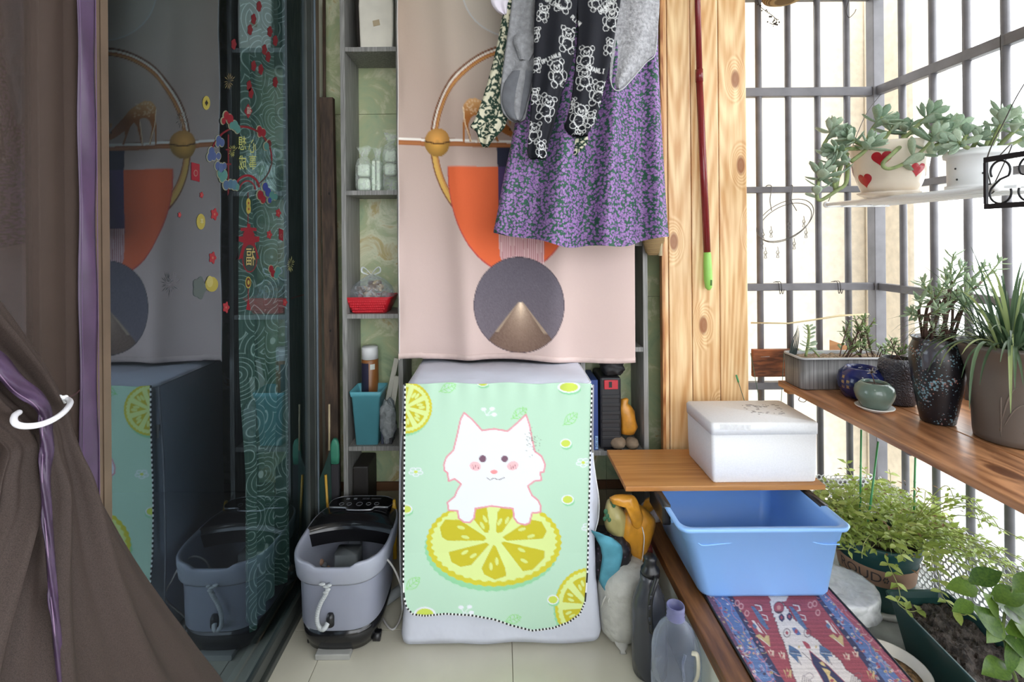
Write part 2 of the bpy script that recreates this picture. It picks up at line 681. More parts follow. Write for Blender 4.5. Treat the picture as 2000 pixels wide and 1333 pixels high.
# ---------------------------------------------------------------- setting
fl = MB().box(-0.76, X0 + 0.02, -1.7, 2.15, -0.08, -0.003).build('floor', M['grout'], kind='structure')
tx, ty = [-0.76, -0.578, 0.030, X0], [-1.7, -0.762, -0.154, 0.454, 1.062, 1.67, 2.13]
for i in range(3):
    for j in range(6):
        MB().box(tx[i] + .0012, tx[i + 1] - .0012, ty[j] + .0012, ty[j + 1] - .0012, -0.012, 0.0).build('tile', M['floor_tile'], fl, bevel=0.0008)

wb = MB().box(-0.8, 1.02, 2.135, 2.25, -0.05, 2.85).build('wall_back', M['grout'], kind='structure')
wx = [-0.78, -0.16, 0.45, 1.0]
for i in range(3):
    for z0, z1, m in ((0.001, 0.235, 'base_tile'), (0.238, 0.275, 'brown_tile'), (0.278, 1.06, 'onyx'), (1.062, 1.85, 'onyx'), (1.852, 2.749, 'onyx')):
        MB().box(wx[i] + .0007, wx[i + 1] - .0007, 2.126, 2.136, z0, z1).build('tile', M[m], wb)

MB().box(-0.8, 1.75, -1.75, 2.25, 2.75, 2.87).build('ceiling', M['ceiling'], kind='structure')
wf = MB().box(-0.8, 0.99, -1.85, -1.7, -0.05, 0.75)
wf.box(-0.8, -0.66, -1.85, -1.7, 0.75, 2.75)
wf.build('wall_front', M['ceiling'], kind='structure')
w1 = MB().box(-0.66, -0.61, -1.80, -1.75, 0.75, 2.75).build('fill_window_1', M['frame'], kind='structure')  # unseen end window, added so sky light fills the front faces
MB().box(-0.61, 0.97, -1.80, -1.75, 0.75, 0.80).build('bottom_rail', M['frame'], w1)
MB().box(-0.61, 0.97, -1.80, -1.75, 2.69, 2.75).build('top_rail', M['frame'], w1)
for X in (0.14, 0.92):
    MB().box(X, X + 0.05, -1.80, -1.75, 0.80, 2.69).build('mullion', M['frame'], w1)

wr = MB().box(X0, 0.965, -1.7, 2.126, 0.0, HB - 0.035).build('wall_right', M['paint'], kind='structure')
ws = MB().box(X0 - 0.006, X0 + 0.058, -1.7, 1.92, HB - 0.035, HB).build('windowsill', M['sill_wood'], kind='structure', bevel=0.003)
MB().box(X0 + 0.0595, 0.965, -1.7, 1.92, HB - 0.03, HB).build('board', M['sill_wood'], ws, bevel=0.002)
MB().box(0.965, 1.62, -1.7, 2.1, -0.06, 0.05).build('floor_bay', M['concrete'], kind='structure')

# left wall around the sliding door: lintel and the two ends
wl = MB().box(-0.86, -0.715, -1.7, 2.0, 2.45, 2.75)
wl.box(-0.86, -0.715, -1.7, -0.62, 0, 2.45)
wl.box(-0.86, -0.745, 1.99, 2.126, 0, 2.75)
wl.build('wall_left', M['ceiling'], kind='structure')
# the dark room behind the glass
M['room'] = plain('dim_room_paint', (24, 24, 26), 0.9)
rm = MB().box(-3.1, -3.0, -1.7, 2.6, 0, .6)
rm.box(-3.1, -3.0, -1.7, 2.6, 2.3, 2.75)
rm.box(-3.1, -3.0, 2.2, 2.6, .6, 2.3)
rm.box(-3.1, -3.0, -1.7, .6, .6, 2.3)  # gap beside this piece: unseen window opening, added to let fill light in
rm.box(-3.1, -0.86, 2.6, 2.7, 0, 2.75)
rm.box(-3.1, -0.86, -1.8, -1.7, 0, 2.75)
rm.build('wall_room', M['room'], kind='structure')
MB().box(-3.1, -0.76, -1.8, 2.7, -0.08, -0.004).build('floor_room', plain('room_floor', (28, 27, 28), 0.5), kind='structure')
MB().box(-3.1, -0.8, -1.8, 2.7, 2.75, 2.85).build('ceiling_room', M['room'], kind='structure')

# sliding door: far leaf with the stickers, near leaf behind the curtain
d1 = MB().box(DOORX - 0.024, DOORX + 0.004, 0.838, 0.902, 0.03, 2.42)
d1 = d1.build('door_1', M['frame'], kind='structure', bevel=0.002)
for k in range(2):
    MB().box(DOORX + 0.0035, DOORX + 0.006, 0.851 + k * .03, 0.855 + k * .03, 0.03, 2.42).build('rib', M['frame'], d1)
MB().box(DOORX - 0.022, DOORX + 0.003, 1.838, 1.888, 0.03, 2.42).build('stile', M['frame_dark'], d1, bevel=0.002)
MB().box(DOORX - 0.022, DOORX + 0.003, 0.9, 1.838, 0.03, 0.07).build('bottom_rail', M['frame_dark'], d1, bevel=0.002)
MB().box(DOORX - 0.022, DOORX + 0.003, 0.9, 1.838, 2.37, 2.42).build('top_rail', M['frame'], d1, bevel=0.002)
pane = MB().box(DOORX - 0.012, DOORX - 0.006, 0.9, 1.84, 0.066, 2.375).build('pane', M['glass'], d1)
d2 = MB().box(DOORX - 0.06, DOORX - 0.03, 0.80, 0.865, 0.03, 2.42).build('door_2', M['frame'], kind='structure', bevel=0.002)
MB().box(DOORX - 0.048, DOORX - 0.042, -0.56, 0.81, 0.07, 2.375).build('pane', M['glass'], d2)
MB().box(DOORX - 0.06, DOORX - 0.03, -0.62, -0.56, 0.03, 2.42).build('stile', M['frame'], d2)
MB().box(DOORX - 0.06, DOORX - 0.03, -0.56, 0.80, 0.03, 0.07).build('bottom_rail', M['frame'], d2)
MB().box(DOORX - 0.06, DOORX - 0.03, -0.56, 0.80, 2.37, 2.42).build('top_rail', M['frame'], d2)
jm = MB().box(DOORX - 0.10, DOORX + 0.006, 1.89, 1.925, 0.0, 2.45).build('trim_1', M['frame_dark'], kind='structure', bevel=0.002)
MB().box(DOORX - 0.10, DOORX - 0.004, 1.925, 1.99, 0.0, 2.45).build('outer_jamb', M['frame'], jm, bevel=0.002)
MB().box(DOORX + 0.006, DOORX + 0.011, 1.905, 1.912, 0.02, 2.44).build('brush_strip', plain('blue_grey_brush', (96, 108, 118), 0.8), jm)
tr_ = MB().box(DOORX - 0.10, DOORX + 0.012, -0.62, 1.99, 0.0, 0.022).build('trim_2', M['frame_dark'], kind='structure', bevel=0.002)
for dx in (-0.075, -0.045, -0.012):
    MB().box(DOORX + dx, DOORX + dx + 0.006, -0.62, 1.89, 0.022, 0.03).build('track', M['frame'], tr_)
MB().box(DOORX - 0.10, DOORX + 0.006, -0.62, 1.99, 2.42, 2.45).build('trim_3', M['frame'], kind='structure')

# ---------------------------------------------------------------- pine-clad pillar
cl = MB().box(0.712, 0.962, 1.957, 2.124, HB - 0.035, 2.75).build('column', M['paint'], kind='structure')
ex = [at(x, 600, 1.935).x for x in (1307, 1352.5, 1407, 1462)]
z_top = 2.748
xa = at(1293, 600, 1.935).x
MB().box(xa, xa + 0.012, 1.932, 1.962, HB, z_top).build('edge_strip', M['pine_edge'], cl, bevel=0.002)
MB().box(xa + 0.0125, ex[0] - 0.001, 1.938, 1.956, HB, z_top).build('edge_strip', M['pine'], cl, bevel=0.003)
for i in range(3):
    MB().box(ex[i] + 0.0012, ex[i + 1] - 0.0012, 1.936, 1.956, HB, z_top).build('plank', M['pine'], cl, bevel=0.004)
MB().box(ex[3] - 0.012, ex[3], 1.957, 2.124, HB, z_top).build('edge_strip', M['pine'], cl)

# ---------------------------------------------------------------- security grille of the bay
GY, GX = 2.02, 1.547
s_g = F / GY


def gz(py, px=1600):
    return at(px, py, GY).z


g = T('security_grille', 'dark grey steel bar grille enclosing the planted window bay', 'grille', (1.25, 2.0, 0.05))
rails = [(172, 189), (364.5, 376.5), (553, 567), (745, 759)]
post_x0, post_x1 = at(1699, 180, GY).x, at(1720, 180, GY).x
GX = (post_x0 + post_x1) / 2 + 0.0
for a, b in rails + [(938, 950), (-8, 1)]:
    z1, z0 = gz(a), gz(b)
    MB().box(0.968, post_x0, GY - 0.014, GY + 0.014, z0, z1).build('rail', M['bar'], g, bevel=0.002)
    MB().box(GX - 0.012, GX + 0.014, -1.65, GY - 0.022, z0, z1).build('rail', M['bar'], g, bevel=0.002)
MB().box(post_x0, post_x1, GY - 0.021, GY + 0.021, 0.05, 2.749).build('post', M['bar'], g, bevel=0.002)
for px in (1480, 1537.4, 1594.8, 1652.2):
    X = at(px, 0, GY).x
    MB().tube([(X, GY, 0.05), (X, GY, 2.749)], 0.0121, 12).build('bar', M['bar'], g)
ys = []
for px in (1760.7, 1820.8, 1887.3, 1963.2):
    a = px - PX + ROLL * PY
    ys.append(F * GX / a)
stp = (ys[0] - ys[3]) / 3
while ys[-1] > -1.5:
    ys.append(ys[-1] - stp)
bar0 = None
for Y in ys:
    MB().tube([(GX, Y, 0.05), (GX, Y, 2.749)], 0.0121, 12).build('bar', M['bar'], g)

# ---------------------------------------------------------------- outside: the neighbouring facade
ew = MB().box(0.9, 2.28, 2.75, 3.0, -9, 9)
ew.build('wall_outside', M['stucco'], kind='structure')
MB().box(2.02, 2.20, 2.42, 2.75, -9, 9).build('wall_outside_pier', M['stucco'], kind='structure', bevel=0.02)
MB().box(2.2, 2.28, 2.66, 2.75, -9, 9).build('wall_outside_return', M['stucco'], kind='structure')
MB().box(-60, 60, -60, 60, -12.5, -12).build('ground', M['concrete'], kind='structure')

# ---------------------------------------------------------------- added fill lamp (unseen, behind the camera)
lamp = T('fill_lamp', 'round white fill lamp added out of view above the balcony floor', 'lamp', (0.0, -0.2, 2.66))
MB().lathe(0, -0.2, [(0.15, 2.748), (0.155, 2.73), (0.15, 2.715)], 24).build('fill_lamp_base', M['white'], lamp)
dm, dnt, db = NT('fill_lamp_diffuser')
db.inputs['Base Color'].default_value = (0.9, 0.9, 0.88, 1)
db.inputs['Emission Color'].default_value = (1, 0.97, 0.92, 1)
db.inputs['Emission Strength'].default_value = FILL_LAMP_POWER
MB().lathe(0, -0.2, [(0.14, 2.715), (0.13, 2.69), (0.09, 2.672), (0.02, 2.665)], 24).build('diffuser', dm, lamp)

# ---------------------------------------------------------------- stickers on the glass
SX = DOORX - 0.0056


def sk(cx, cy_, k=0):
    p = onx(340 + cx / 2.835, 150 + cy_ / 2.835, SX)
    return (p.x + 0.0004 * (k + 1), p.y, p.z)


def sticker(name, shapes):
    """shapes: (points in the sheet, colour); later ones lie on top."""
    mb, cols = MB(), []
    for k, (pts, col) in enumerate(shapes):
        mb.add([sk(x, y, k) for x, y in pts], [tuple(range(len(pts)))])
        cols += [lin(col) * .34] * len(pts)
    return mb.build(name, M['vcol'], pane, cols=np.array(cols))


def el(cx, cy_, rx, ry, n=20, a0=0.0, a1=6.2832, wob=0, wn=5):
    return [(cx + rx * (1 + wob * math.cos(wn * a)) * math.cos(a), cy_ + ry * (1 + wob * math.cos(wn * a)) * math.sin(a))
            for a in [a0 + (a1 - a0) * i / n for i in range(n if abs(a1 - a0) > 6.2 else n + 1)]]


def arc_band(cx, cy_, rx, ry, w, a0, a1, n=40):
    return [(cx + rx * math.cos(a), cy_ + ry * math.sin(a)) for a in np.linspace(a0, a1, n)] + \
           [(cx + (rx - w) * math.cos(a), cy_ + (ry - w * 1.3) * math.sin(a)) for a in np.linspace(a1, a0, n)]


def glyph(txt, cx, cy_, w, h, col, mirror=True, layer=6):
    vs, fs = text_mesh(txt, 1.0)
    mb = MB()
    mb.add([sk(cx + (-1 if mirror else 1) * v.x * w, cy_ - v.y * h, layer) for v in vs], fs)
    return mb.build('character', M['vcol'], pane, cols=np.tile(lin(col) * .5, (len(vs), 1)))


GOLD, RED, TEAL, BLUE, CREAM = (206, 190, 92), (168, 42, 58), (96, 158, 152), (88, 108, 160), (206, 206, 170)
for cx, cy_, rx, ry in ((178, 145, 21, 39), (148, 803, 24, 44)):
    if cy_ < 400:
        sticker('coin_sticker', [(el(cx, cy_, rx, ry), GOLD), (el(cx, cy_, rx * .45, ry * .45, 4), (50, 48, 44))])
    else:
        sticker('coin_sticker', [(el(cx, cy_, rx, ry), GOLD)])
        glyph('羊', cx, cy_, 19, 34, CREAM)


def cloud(lobes):
    sh = [(el(x, y, r * .62 + 3, r + 4, 14), CREAM) for x, y, r, c in lobes]
    sh += [(el(x, y, r * .62, r, 14), c) for x, y, r, c in lobes]
    sticker('cloud_sticker', sh)


cloud([(285, 215, 24, RED), (305, 235, 28, RED), (268, 245, 18, RED), (330, 270, 28, TEAL), (345, 290, 24, TEAL), (310, 270, 20, TEAL)])
cloud([(245, 350, 24, BLUE), (262, 365, 22, BLUE), (238, 372, 16, BLUE)])
cloud([(205, 415, 26, BLUE), (195, 445, 24, BLUE), (215, 440, 24, BLUE)])
cloud([(245, 440, 20, BLUE)])
cloud([(240, 495, 24, BLUE), (258, 505, 26, (96, 120, 170)), (275, 495, 18, BLUE)])
cloud([(255, 535, 28, TEAL), (275, 545, 28, TEAL), (262, 562, 22, TEAL)])
cloud([(285, 600, 26, (90, 120, 160)), (310, 595, 26, (90, 130, 160)), (330, 600, 28, (96, 140, 165)), (345, 612, 18, TEAL)])
cloud([(470, 295, 22, RED), (490, 310, 22, RED), (470, 318, 16, RED), (520, 370, 20, (120, 40, 50)), (505, 385, 22, TEAL)])
cloud([(500, 610, 24, (66, 84, 170)), (515, 640, 26, (66, 84, 170)), (535, 660, 26, TEAL), (555, 665, 18, TEAL), (470, 655, 26, RED), (485, 680, 22, RED), (520, 685, 16, (66, 84, 170))])
cloud([(535, 1065, 20, RED), (545, 1090, 20, RED), (570, 1075, 24, TEAL), (560, 1100, 20, TEAL)])
sticker('ring_sticker', [(arc_band(372, 450, 172, 178, 8, math.radians(175), math.radians(365)), (150, 44, 56)),
                         (arc_band(372, 450, 172, 178, 5, math.radians(5), math.radians(60)), (120, 70, 66)),
                         (arc_band(372, 420, 150, 150, 4, math.radians(200), math.radians(340)), (150, 44, 56))])
sticker('arch_sticker', [(arc_band(405, 625, 72, 84, 10, math.pi * 1.05, math.pi * 1.95), RED), (arc_band(405, 635, 48, 62, 6, math.pi * 1.05, math.pi * 1.95), RED)])
sticker('bracket_sticker', [([(296, 320), (304, 320), (304, 640), (296, 660)], (130, 44, 54)), ([(285, 480), (315, 480), (315, 490), (285, 490)], (130, 44, 54)),
                            ([(285, 400), (312, 400), (312, 408), (285, 408)], (130, 44, 54))])
for ch, x, y in (('想', 372, 375), ('成', 375, 482), ('心', 428, 390), ('事', 430, 480)):
    glyph(ch, x, y, 46, 86, (190, 196, 110))
sticker('diamond_sticker', [([(410, 148), (433, 190), (410, 232), (387, 190)], RED)])
glyph('福', 410, 190, 26, 44, (206, 200, 190))
for cx, cy_, w, h in ((118, 528, 23, 55), (592, 875, 12, 37)):
    sticker('red_packet_sticker', [([(cx - w, cy_ - h), (cx + w, cy_ - h + 12), (cx + w, cy_ + h), (cx - w, cy_ + h - 12)], RED), (el(cx, cy_ + 6, w * .5, w * .8), (190, 150, 140)),
                                   (el(cx, cy_ + 6, w * .36, w * .6), RED)])
for cx, cy_, r in ((223, 762, 30), (213, 1003, 30), (527, 875, 22), (577, 755, 22), (287, 1278, 28), (613, 1250, 20), (152, 655, 16), (30, 765, 14)):
    sticker('flower_sticker', [(el(cx, cy_, r * .6, r, 30, wob=.2), (196, 62, 72)), (el(cx, cy_, r * .15, r * .25, 8), (220, 150, 120))])


def firework(cx, cy_, r, col, n=14):
    sh = []
    for i in range(n):
        a = 6.283 * i / n + R.uniform(-.1, .1)
        q = r * R.uniform(.7, 1.1)
        ex_, ey = math.cos(a) * q * .6, math.sin(a) * q
        nx, ny = -math.sin(a) * 1.6, math.cos(a) * 1.6
        sh.append(([(cx + ex_ * .2, cy_ + ey * .2), (cx + ex_ * .7 + nx, cy_ + ey * .7 + ny), (cx + ex_, cy_ + ey), (cx + ex_ * .7 - nx, cy_ + ey * .7 - ny)], col))
    sticker('firework_sticker', sh)


firework(318, 410, 44, (200, 200, 110))
firework(478, 520, 40, (110, 160, 120))
firework(300, 25, 52, (170, 150, 100))
firework(45, 235, 52, (130, 130, 126))
firework(640, 1040, 46, (190, 190, 120))
firework(-18, 1150, 70, (128, 126, 134), 22)
sticker('ingot_sticker', [(el(140, 1170, 36, 60, 20, wob=.12), (110, 122, 120)), (el(207, 1150, 36, 42, 16), GOLD), (el(196, 1135, 18, 32, 14), (224, 212, 130))])
sticker('lantern_sticker', [([(407, 640), (411, 640), (411, 820), (407, 820)], (150, 44, 56)),
                            (el(410, 700, 12, 27), GOLD), (el(410, 733, 13, 27), GOLD), (el(410, 700, 4, 9, 4), RED), (el(410, 733, 4, 9, 4), RED),
                            ([(400, 815), (418, 815), (418, 835), (452, 838), (452, 855), (364, 855), (364, 838), (400, 835)], RED),
                            ([(385, 855), (430, 855), (440, 872), (440, 885), (376, 885), (376, 872)], RED),
                            ([(352, 885), (466, 885), (466, 912), (440, 920), (466, 1010), (440, 1000), (380, 1000), (350, 1015), (378, 920), (352, 912)], RED),
                            (el(412, 1005, 42, 80, 30), RED), (el(412, 1005, 37, 74, 30), (70, 84, 80))])
glyph('福', 412, 1005, 54, 108, (206, 188, 120), layer=14)
sticker('medallion_sticker', [(el(410, 1140, 16, 33), GOLD), (el(410, 1140, 12, 26), (120, 60, 50)), (el(410, 1140, 7, 14, 6), GOLD)])
sticker('tassel_sticker', [([(408, 1175), (412, 1175), (412, 1235), (424, 1295), (398, 1290), (408, 1235)], (176, 40, 56))])
for k, (x, y) in enumerate([(470 + 0, -390), (440, -320), (420, -260), (530, -250), (560, -200), (330, -180), (500, -150), (520, -110), (440, -60), (480, -40), (415, 50), (425, 90), (560, 30)]):
    sticker('petal_sticker', [(el(x, y, 14, 30, 12, wob=.15), (150, 40, 52))])

# sheer patterned curtain in the room behind the glass


def swirl_cloth():
    m, nt, b = NT('swirl_patterned_curtain')
    v = coords(nt, (1, 1, 1))
    vo = N(nt, 'ShaderNodeTexVoronoi', i_Scale=8.0)
    nt.links.new(v, vo.inputs['Vector'])
    ml = N(nt, 'ShaderNodeMath', operation='MULTIPLY', i_1=58.0)
    nt.links.new(vo.outputs['Distance'], ml.inputs[0])
    sn = N(nt, 'ShaderNodeMath', operation='SINE')
    nt.links.new(ml.outputs[0], sn.inputs[0])
    r = ramp(nt, [(0.0, rgb(72, 104, 92)), (0.82, rgb(84, 116, 104)), (0.95, rgb(168, 190, 180))])
    nt.links.new(sn.outputs[0], r.inputs['Fac'])
    nt.links.new(r.outputs['Color'], b.inputs['Base Color'])
    b.inputs['Roughness'].default_value = 0.6
    tl = N(nt, 'ShaderNodeBsdfTranslucent')
    nt.links.new(r.outputs['Color'], tl.inputs['Color'])
    mx = N(nt, 'ShaderNodeMixShader', i_0=0.35)
    nt.links.new(b.outputs[0], mx.inputs[1])
    nt.links.new(tl.outputs[0], mx.inputs[2])
    nt.links.new(mx.outputs[0], nt.nodes['Material Output'].inputs['Surface'])
    return m


cu = MB()
rows = []
for i in range(40):
    z = 2.55 - 2.52 * i / 39
    wd = 0.5 - 0.12 * smoothstep(0.9, 0.5, z) * 1.0
    rows.append([(-0.835 + 0.030 * math.sin(k / 100 * 6.283 * 5 + .4 * math.sin(i * .2)) * (0.6 + 0.4 * math.sin(k * .13)),
                  1.60 + wd * k / 100 + 0.10 * (1 - wd / .5), z) for k in range(101)])
cu.loft(rows, closed=False, cap=False)
o = cu.build('sheer_curtain', swirl_cloth(), label='green swirl-patterned sheer curtain hanging behind the sliding glass door', cat='curtain')
rod = MB().tube([(-0.84, -0.6, 2.57), (-0.84, 2.3, 2.57)], 0.012, 10)
rod.build('curtain_rod', M['frame'], label='brown curtain rod above the green curtain inside the room', cat='rod')
# ---------------------------------------------------------------- shelf units
CY0, CY1 = 1.932, 2.122


def unit(name, label, xl, xr, zs, t=0.018):
    u = T(name, label, 'shelf', ((xl + xr) / 2, (CY0 + CY1) / 2, 0))
    for a, b in ((xl, xl + t), (xr - t, xr)):
        MB().box(a, b, CY0, CY1, 0.0, 2.70).build('side_panel', M['grey_wood'], u, bevel=0.0008)
    for z in zs:
        MB().box(xl + t + .0005, xr - t - .0005, CY0 + 0.003, CY1, z - 0.018, z).build('shelf', M['grey_wood'], u, bevel=0.0008)
    return u


def cz(py, px):
    return at(px, py, CY0).z


xl, xr = at(667, 450, CY0).x, at(787, 700, CY0).x
LZ = [cz(91, 725), cz(372, 725), cz(614, 727), cz(873, 730)]
unit('narrow_shelf_unit', 'tall narrow grey wood-grain shelf unit standing left of the tapestry', xl, xr, LZ + [2.70])
xl2, xr2 = at(1134, 700, CY0).x, at(1266, 700, CY0).x
RZ = [cz(472, 1250), cz(679, 1250), cz(882, 1200), cz(200, 1250)]
unit('narrow_shelf_unit', 'tall narrow dark grey shelf unit between the tapestry and the pine pillar', xl2, xr2, RZ + [2.70])

# ---------------------------------------------------------------- tapestry


def tapestry_art(x, y):
    A = Art(x, y, (204, 182, 174))
    t_ = np.clip(A.y / 520.0, 0, 1)[:, None]
    A.c = np.array((186, 166, 150)) * (1 - t_) + np.array((203, 181, 175)) * t_
    # pale moon disc at the top
    i, d = A.ell(1005, -30, 230, 270, (0, 0, 0), 0)
    A.put(i, (206, 198, 186), .7 * (1 - d ** 2))
    A.ell(1000, -28, 100, 100, (222, 216, 206), 0.4)
    A.ell(1000, -28, 100, 100, (206, 206, 206), 1, ring=0.03)
    for cx in (1010,):
        i = A.box(cx - 190, cx + 190, 80, 480)
        d = np.sqrt(((A.x[i] - cx) / 163) ** 2 + ((A.y[i] - 277) / 184) ** 2)
        for lo, hi, c in ((.955, 1.045, (150, 92, 60)), (.965, 1.0, (206, 150, 88)), (1.0, 1.022, (246, 236, 222)), (1.022, 1.04, (120, 82, 62)), (.985, 1.0, (176, 106, 58))):
            k = (d > lo) & (d < hi)
            A.put(i[k], c)
        i = A.box(cx - 190, cx + 190, 300, 480)
        d = np.sqrt(((A.x[i] - cx) / 163) ** 2 + ((A.y[i] - 277) / 184) ** 2)
        k = (d > .985) & (d < 1.03)
        A.put(i[k], (222, 178, 96))
    # long golden bar
    for y0, y1, c in ((270, 274, (150, 112, 92)), (271, 276, (250, 244, 236)), (276, 285, (168, 106, 66)), (279, 282, (186, 122, 78))):
        A.poly([(770, y0 - 1), (1245, y0 + 8), (1245, y1 + 8), (770, y1 - 1)], c)
    rr = np.random.RandomState(3)
    # central column: navy, orange bowl, striped panel
    A.poly([(970, 288), (1046, 288), (1052, 326), (972, 326)], (52, 54, 72))
    A.poly([(972, 288), (1048, 288), (1048, 326), (972, 326)], (52, 54, 72))
    i, d = A.ell(1003, 330, 129, 205, (0, 0, 0), 0)
    k = A.y[i] > 325
    A.put(i[k], (232, 110, 68))
    kk = i[k & (d > .985)]
    A.put(kk, (196, 84, 78))
    A.poly([(973, 326), (1047, 326), (1047, 450), (973, 450)], (84, 66, 110))
    pan = [(973, 440), (1062, 440), (1062, 520), (985, 520), (976, 500)]
    i = A.inside(pan)
    st = (np.floor((A.x[i] - 973) / 2.0) % 2) > 0
    A.put(i[st], (236, 206, 206))
    A.put(i[~st], (186, 120, 126))
    # grey disc with the lit peak
    i, d = A.ell(1013, 596, 88, 94, (104, 98, 108))
    A.put(i[d > .985], (74, 66, 74))
    x_, y_ = A.x[i], A.y[i]
    grain = rr.normal(0, 1, len(i))
    A.c[i] += (grain * 5)[:, None]
    sh = smoothstep(520, 690, y_) * 26
    A.c[i] += (sh[:, None]) * np.array((.3, .2, .1))
    ax, ay = 1017, 590
    hw = np.maximum(y_ - ay, 0) * 0.78 + 4
    u = (x_ - ax) / hw
    fan = (np.abs(u) < 1) & (y_ > ay) & (d < .985)
    f = np.clip((1 - np.abs(u)), 0, 1) ** 0.6
    depth = np.exp(-np.maximum(y_ - 598, 0) / 34.0)
    c = np.array((120, 96, 84))[None] * (0.85 + .1 * f[:, None]) + depth[:, None] * f[:, None] * np.array((150, 146, 128))
    c += (grain * 6)[:, None]
    A.c[i[fan]] = np.clip(c[fan], 0, 252)
    edge = fan & (np.abs(np.abs(u) - .93) < .07) & (y_ < 650)
    A.put(i[edge], (206, 186, 160), .55)
    # spheres on the ring
    for cx in (854, 1166):
        i, d = A.ell(cx, 278, 25, 28, (190, 138, 66))
        y_ = A.y[i]
        up = y_ < 278 + 2 * np.cos((A.x[i] - cx) / 12)
        t = np.clip((y_ - 250) / 56, 0, 1)
        A.c[i[up]] = np.array((206, 152, 82)) * (0.72 + .5 * (1 - np.abs(d[up] - .25))[:, None]) * (1.1 - .35 * t[up][:, None])
        A.c[i[~up]] = np.array((224, 170, 84)) * (0.7 + .42 * (1 - d[~up])[:, None])
        A.line([(cx - 24, 276), (cx, 281), (cx + 24, 278)], 2.6, (74, 44, 30))
    # grazing deer
    deer = [(835, 540), (815, 515), (780, 508), (745, 525), (700, 555), (675, 585), (640, 620), (600, 660), (580, 690), (590, 712), (615, 700), (640, 685), (668, 665),
            (672, 690), (655, 735), (664, 740), (690, 668), (700, 645), (720, 620), (735, 640), (757, 740), (767, 740), (750, 640), (748, 604), (780, 598), (800, 612), (815, 650), (797, 735), (806, 739),
            (830, 652), (834, 736), (843, 736), (842, 640), (834, 595), (842, 560)]
    dp = [(1220 - a / 2.666, b / 2.666) for a, b in deer]
    i = A.poly(dp, (200, 138, 76))
    t = np.clip((A.y[i] - 192) / 36, 0, 1)[:, None]
    A.c[i] = np.array((236, 186, 128)) * (1 - t) + np.array((178, 112, 58)) * t
    for k in range(26):
        cx, cy_ = rr.uniform(910, 950), rr.uniform(195, 222)
        A.ell(cx, cy_, 2.2, 1.6, (250, 228, 196), .6)
    A.line([(905, 210), (908, 240), (920, 275)], 2, (246, 222, 186))
    A.line([(938, 232), (934, 275)], 2, (246, 222, 186))
    A.poly([(993, 236), (999, 232), (997, 246)], (214, 160, 100))
    A.ell(996, 252, 2, 2, (60, 36, 24))
    return A.out()


TY = 1.888


def tap_pt(x, y):
    """flat print position (photo-scale inches of cloth) to the hanging cloth"""
    p = at(x, y, TY)
    u, v = (x - 778) / 460.0, y / 705.0
    f = 0.014 * math.sin(6.283 * (1.2 * u + .35) + .5 * v) * (0.35 + .65 * v) + 0.007 * math.sin(6.283 * (3.1 * u + .1) + 1.3 * v) * (.4 + .6 * v)
    f += 0.017 * math.exp(-((u - .20 - .10 * v) / .05) ** 2) + 0.013 * math.exp(-((u - .72 + .06 * v) / .06) ** 2)
    f += 0.004 * math.exp(-((u - .0) / .02) ** 2) * math.sin(v * 20)
    return (p.x, TY - f, p.z)


nx, ny = 250, 400
gx, gy = np.meshgrid(np.linspace(0, 1, nx), np.linspace(0, 1, ny))
top, V, px_, py_ = -235, [], [], []
for j in range(ny):
    for i in range(nx):
        u, v = gx[j, i], gy[j, i]
        x = 774 + v * 6 + u * (460 + 2 * v)
        yb = 700 + 9 * u + 2.2 * math.sin(u * 9) * (u > .1)
        y = top + v * (yb - top)
        V.append(tap_pt(x, y))
        px_.append(x)
        py_.append(y)
cols = tapestry_art(px_, py_)
px_, py_ = np.array(px_), np.array(py_)
tb = MB()
tb.add(V, [(j * nx + i, j * nx + i + 1, (j + 1) * nx + i + 1, (j + 1) * nx + i) for j in range(ny - 1) for i in range(nx - 1)], True)
tp = T('tapestry', 'tall pinkish-beige tapestry printed with a golden deer, ring and orange bowl', 'tapestry', (0.06, TY, 0.85))
M['cloth'] = print_cloth('tapestry_cloth', 0.85, 700, 0.05, 0.12)
o = tb.build('cloth', M['cloth'], tp, cols=cols)
md = o.modifiers.new('Solidify', 'SOLIDIFY')
md.thickness = 0.0012
# folded hem along the bottom, white piping down the left edge
hm = MB()
rows = []
for v0 in (0, 1, 2, 3):
    row = []
    for i in range(120):
        u = i / 119
        x = 780 + u * 462
        yb = 700 + 9 * u + 2.2 * math.sin(u * 9) * (u > .1)
        q = tap_pt(x, yb - [11, 10.6, 0.4, 0.8][v0])
        row.append((q[0], q[1] - [0.0005, .0028, .0028, -.002][v0] - .0006 * math.sin(i * 1.9), q[2]))
    rows.append(row)
hm.loft(rows, closed=False, cap=False)
hm.build('hem', plain('tapestry_hem_cloth', (206, 184, 178), 0.9, bmp=.3, bscale=200), tp)
hp = MB().tube([Vector(tap_pt(776 + 6 * v, 235 * 0 + top + v * (702 - top))) + Vector((-.001, -.001, 0)) for v in np.linspace(0, 1, 60)], 0.0022, 6)
hp.build('edge_piping', plain('pale_piping', (206, 200, 198), 0.8), tp)
rod = MB().tube([(-0.45, TY, at(1000, top, TY).z + .004), (0.57, TY, at(1000, top, TY).z + .004)], 0.009, 10)
rod.build('tapestry_rod', M['white'], tp)
for X in (-0.36, 0.48):
    MB().obox((X, 1.91, at(1000, top, TY).z + .004), (.006, 0, 0), (0, .026, 0), (0, 0, .006)).build('rod_bracket', M['white'], tp)

# ---------------------------------------------------------------- covered washing machine
w = T('washing_machine', 'washing machine under a grey-white cover with a mint kitten flap', 'washing machine', (0, 1.8, 0))
M['cover'] = plain('grey_white_cover_cloth', (204, 208, 222), 0.7, var=0.03, scale=4, bmp=0.5, bscale=9, bdist=0.02)
WY = 1.617


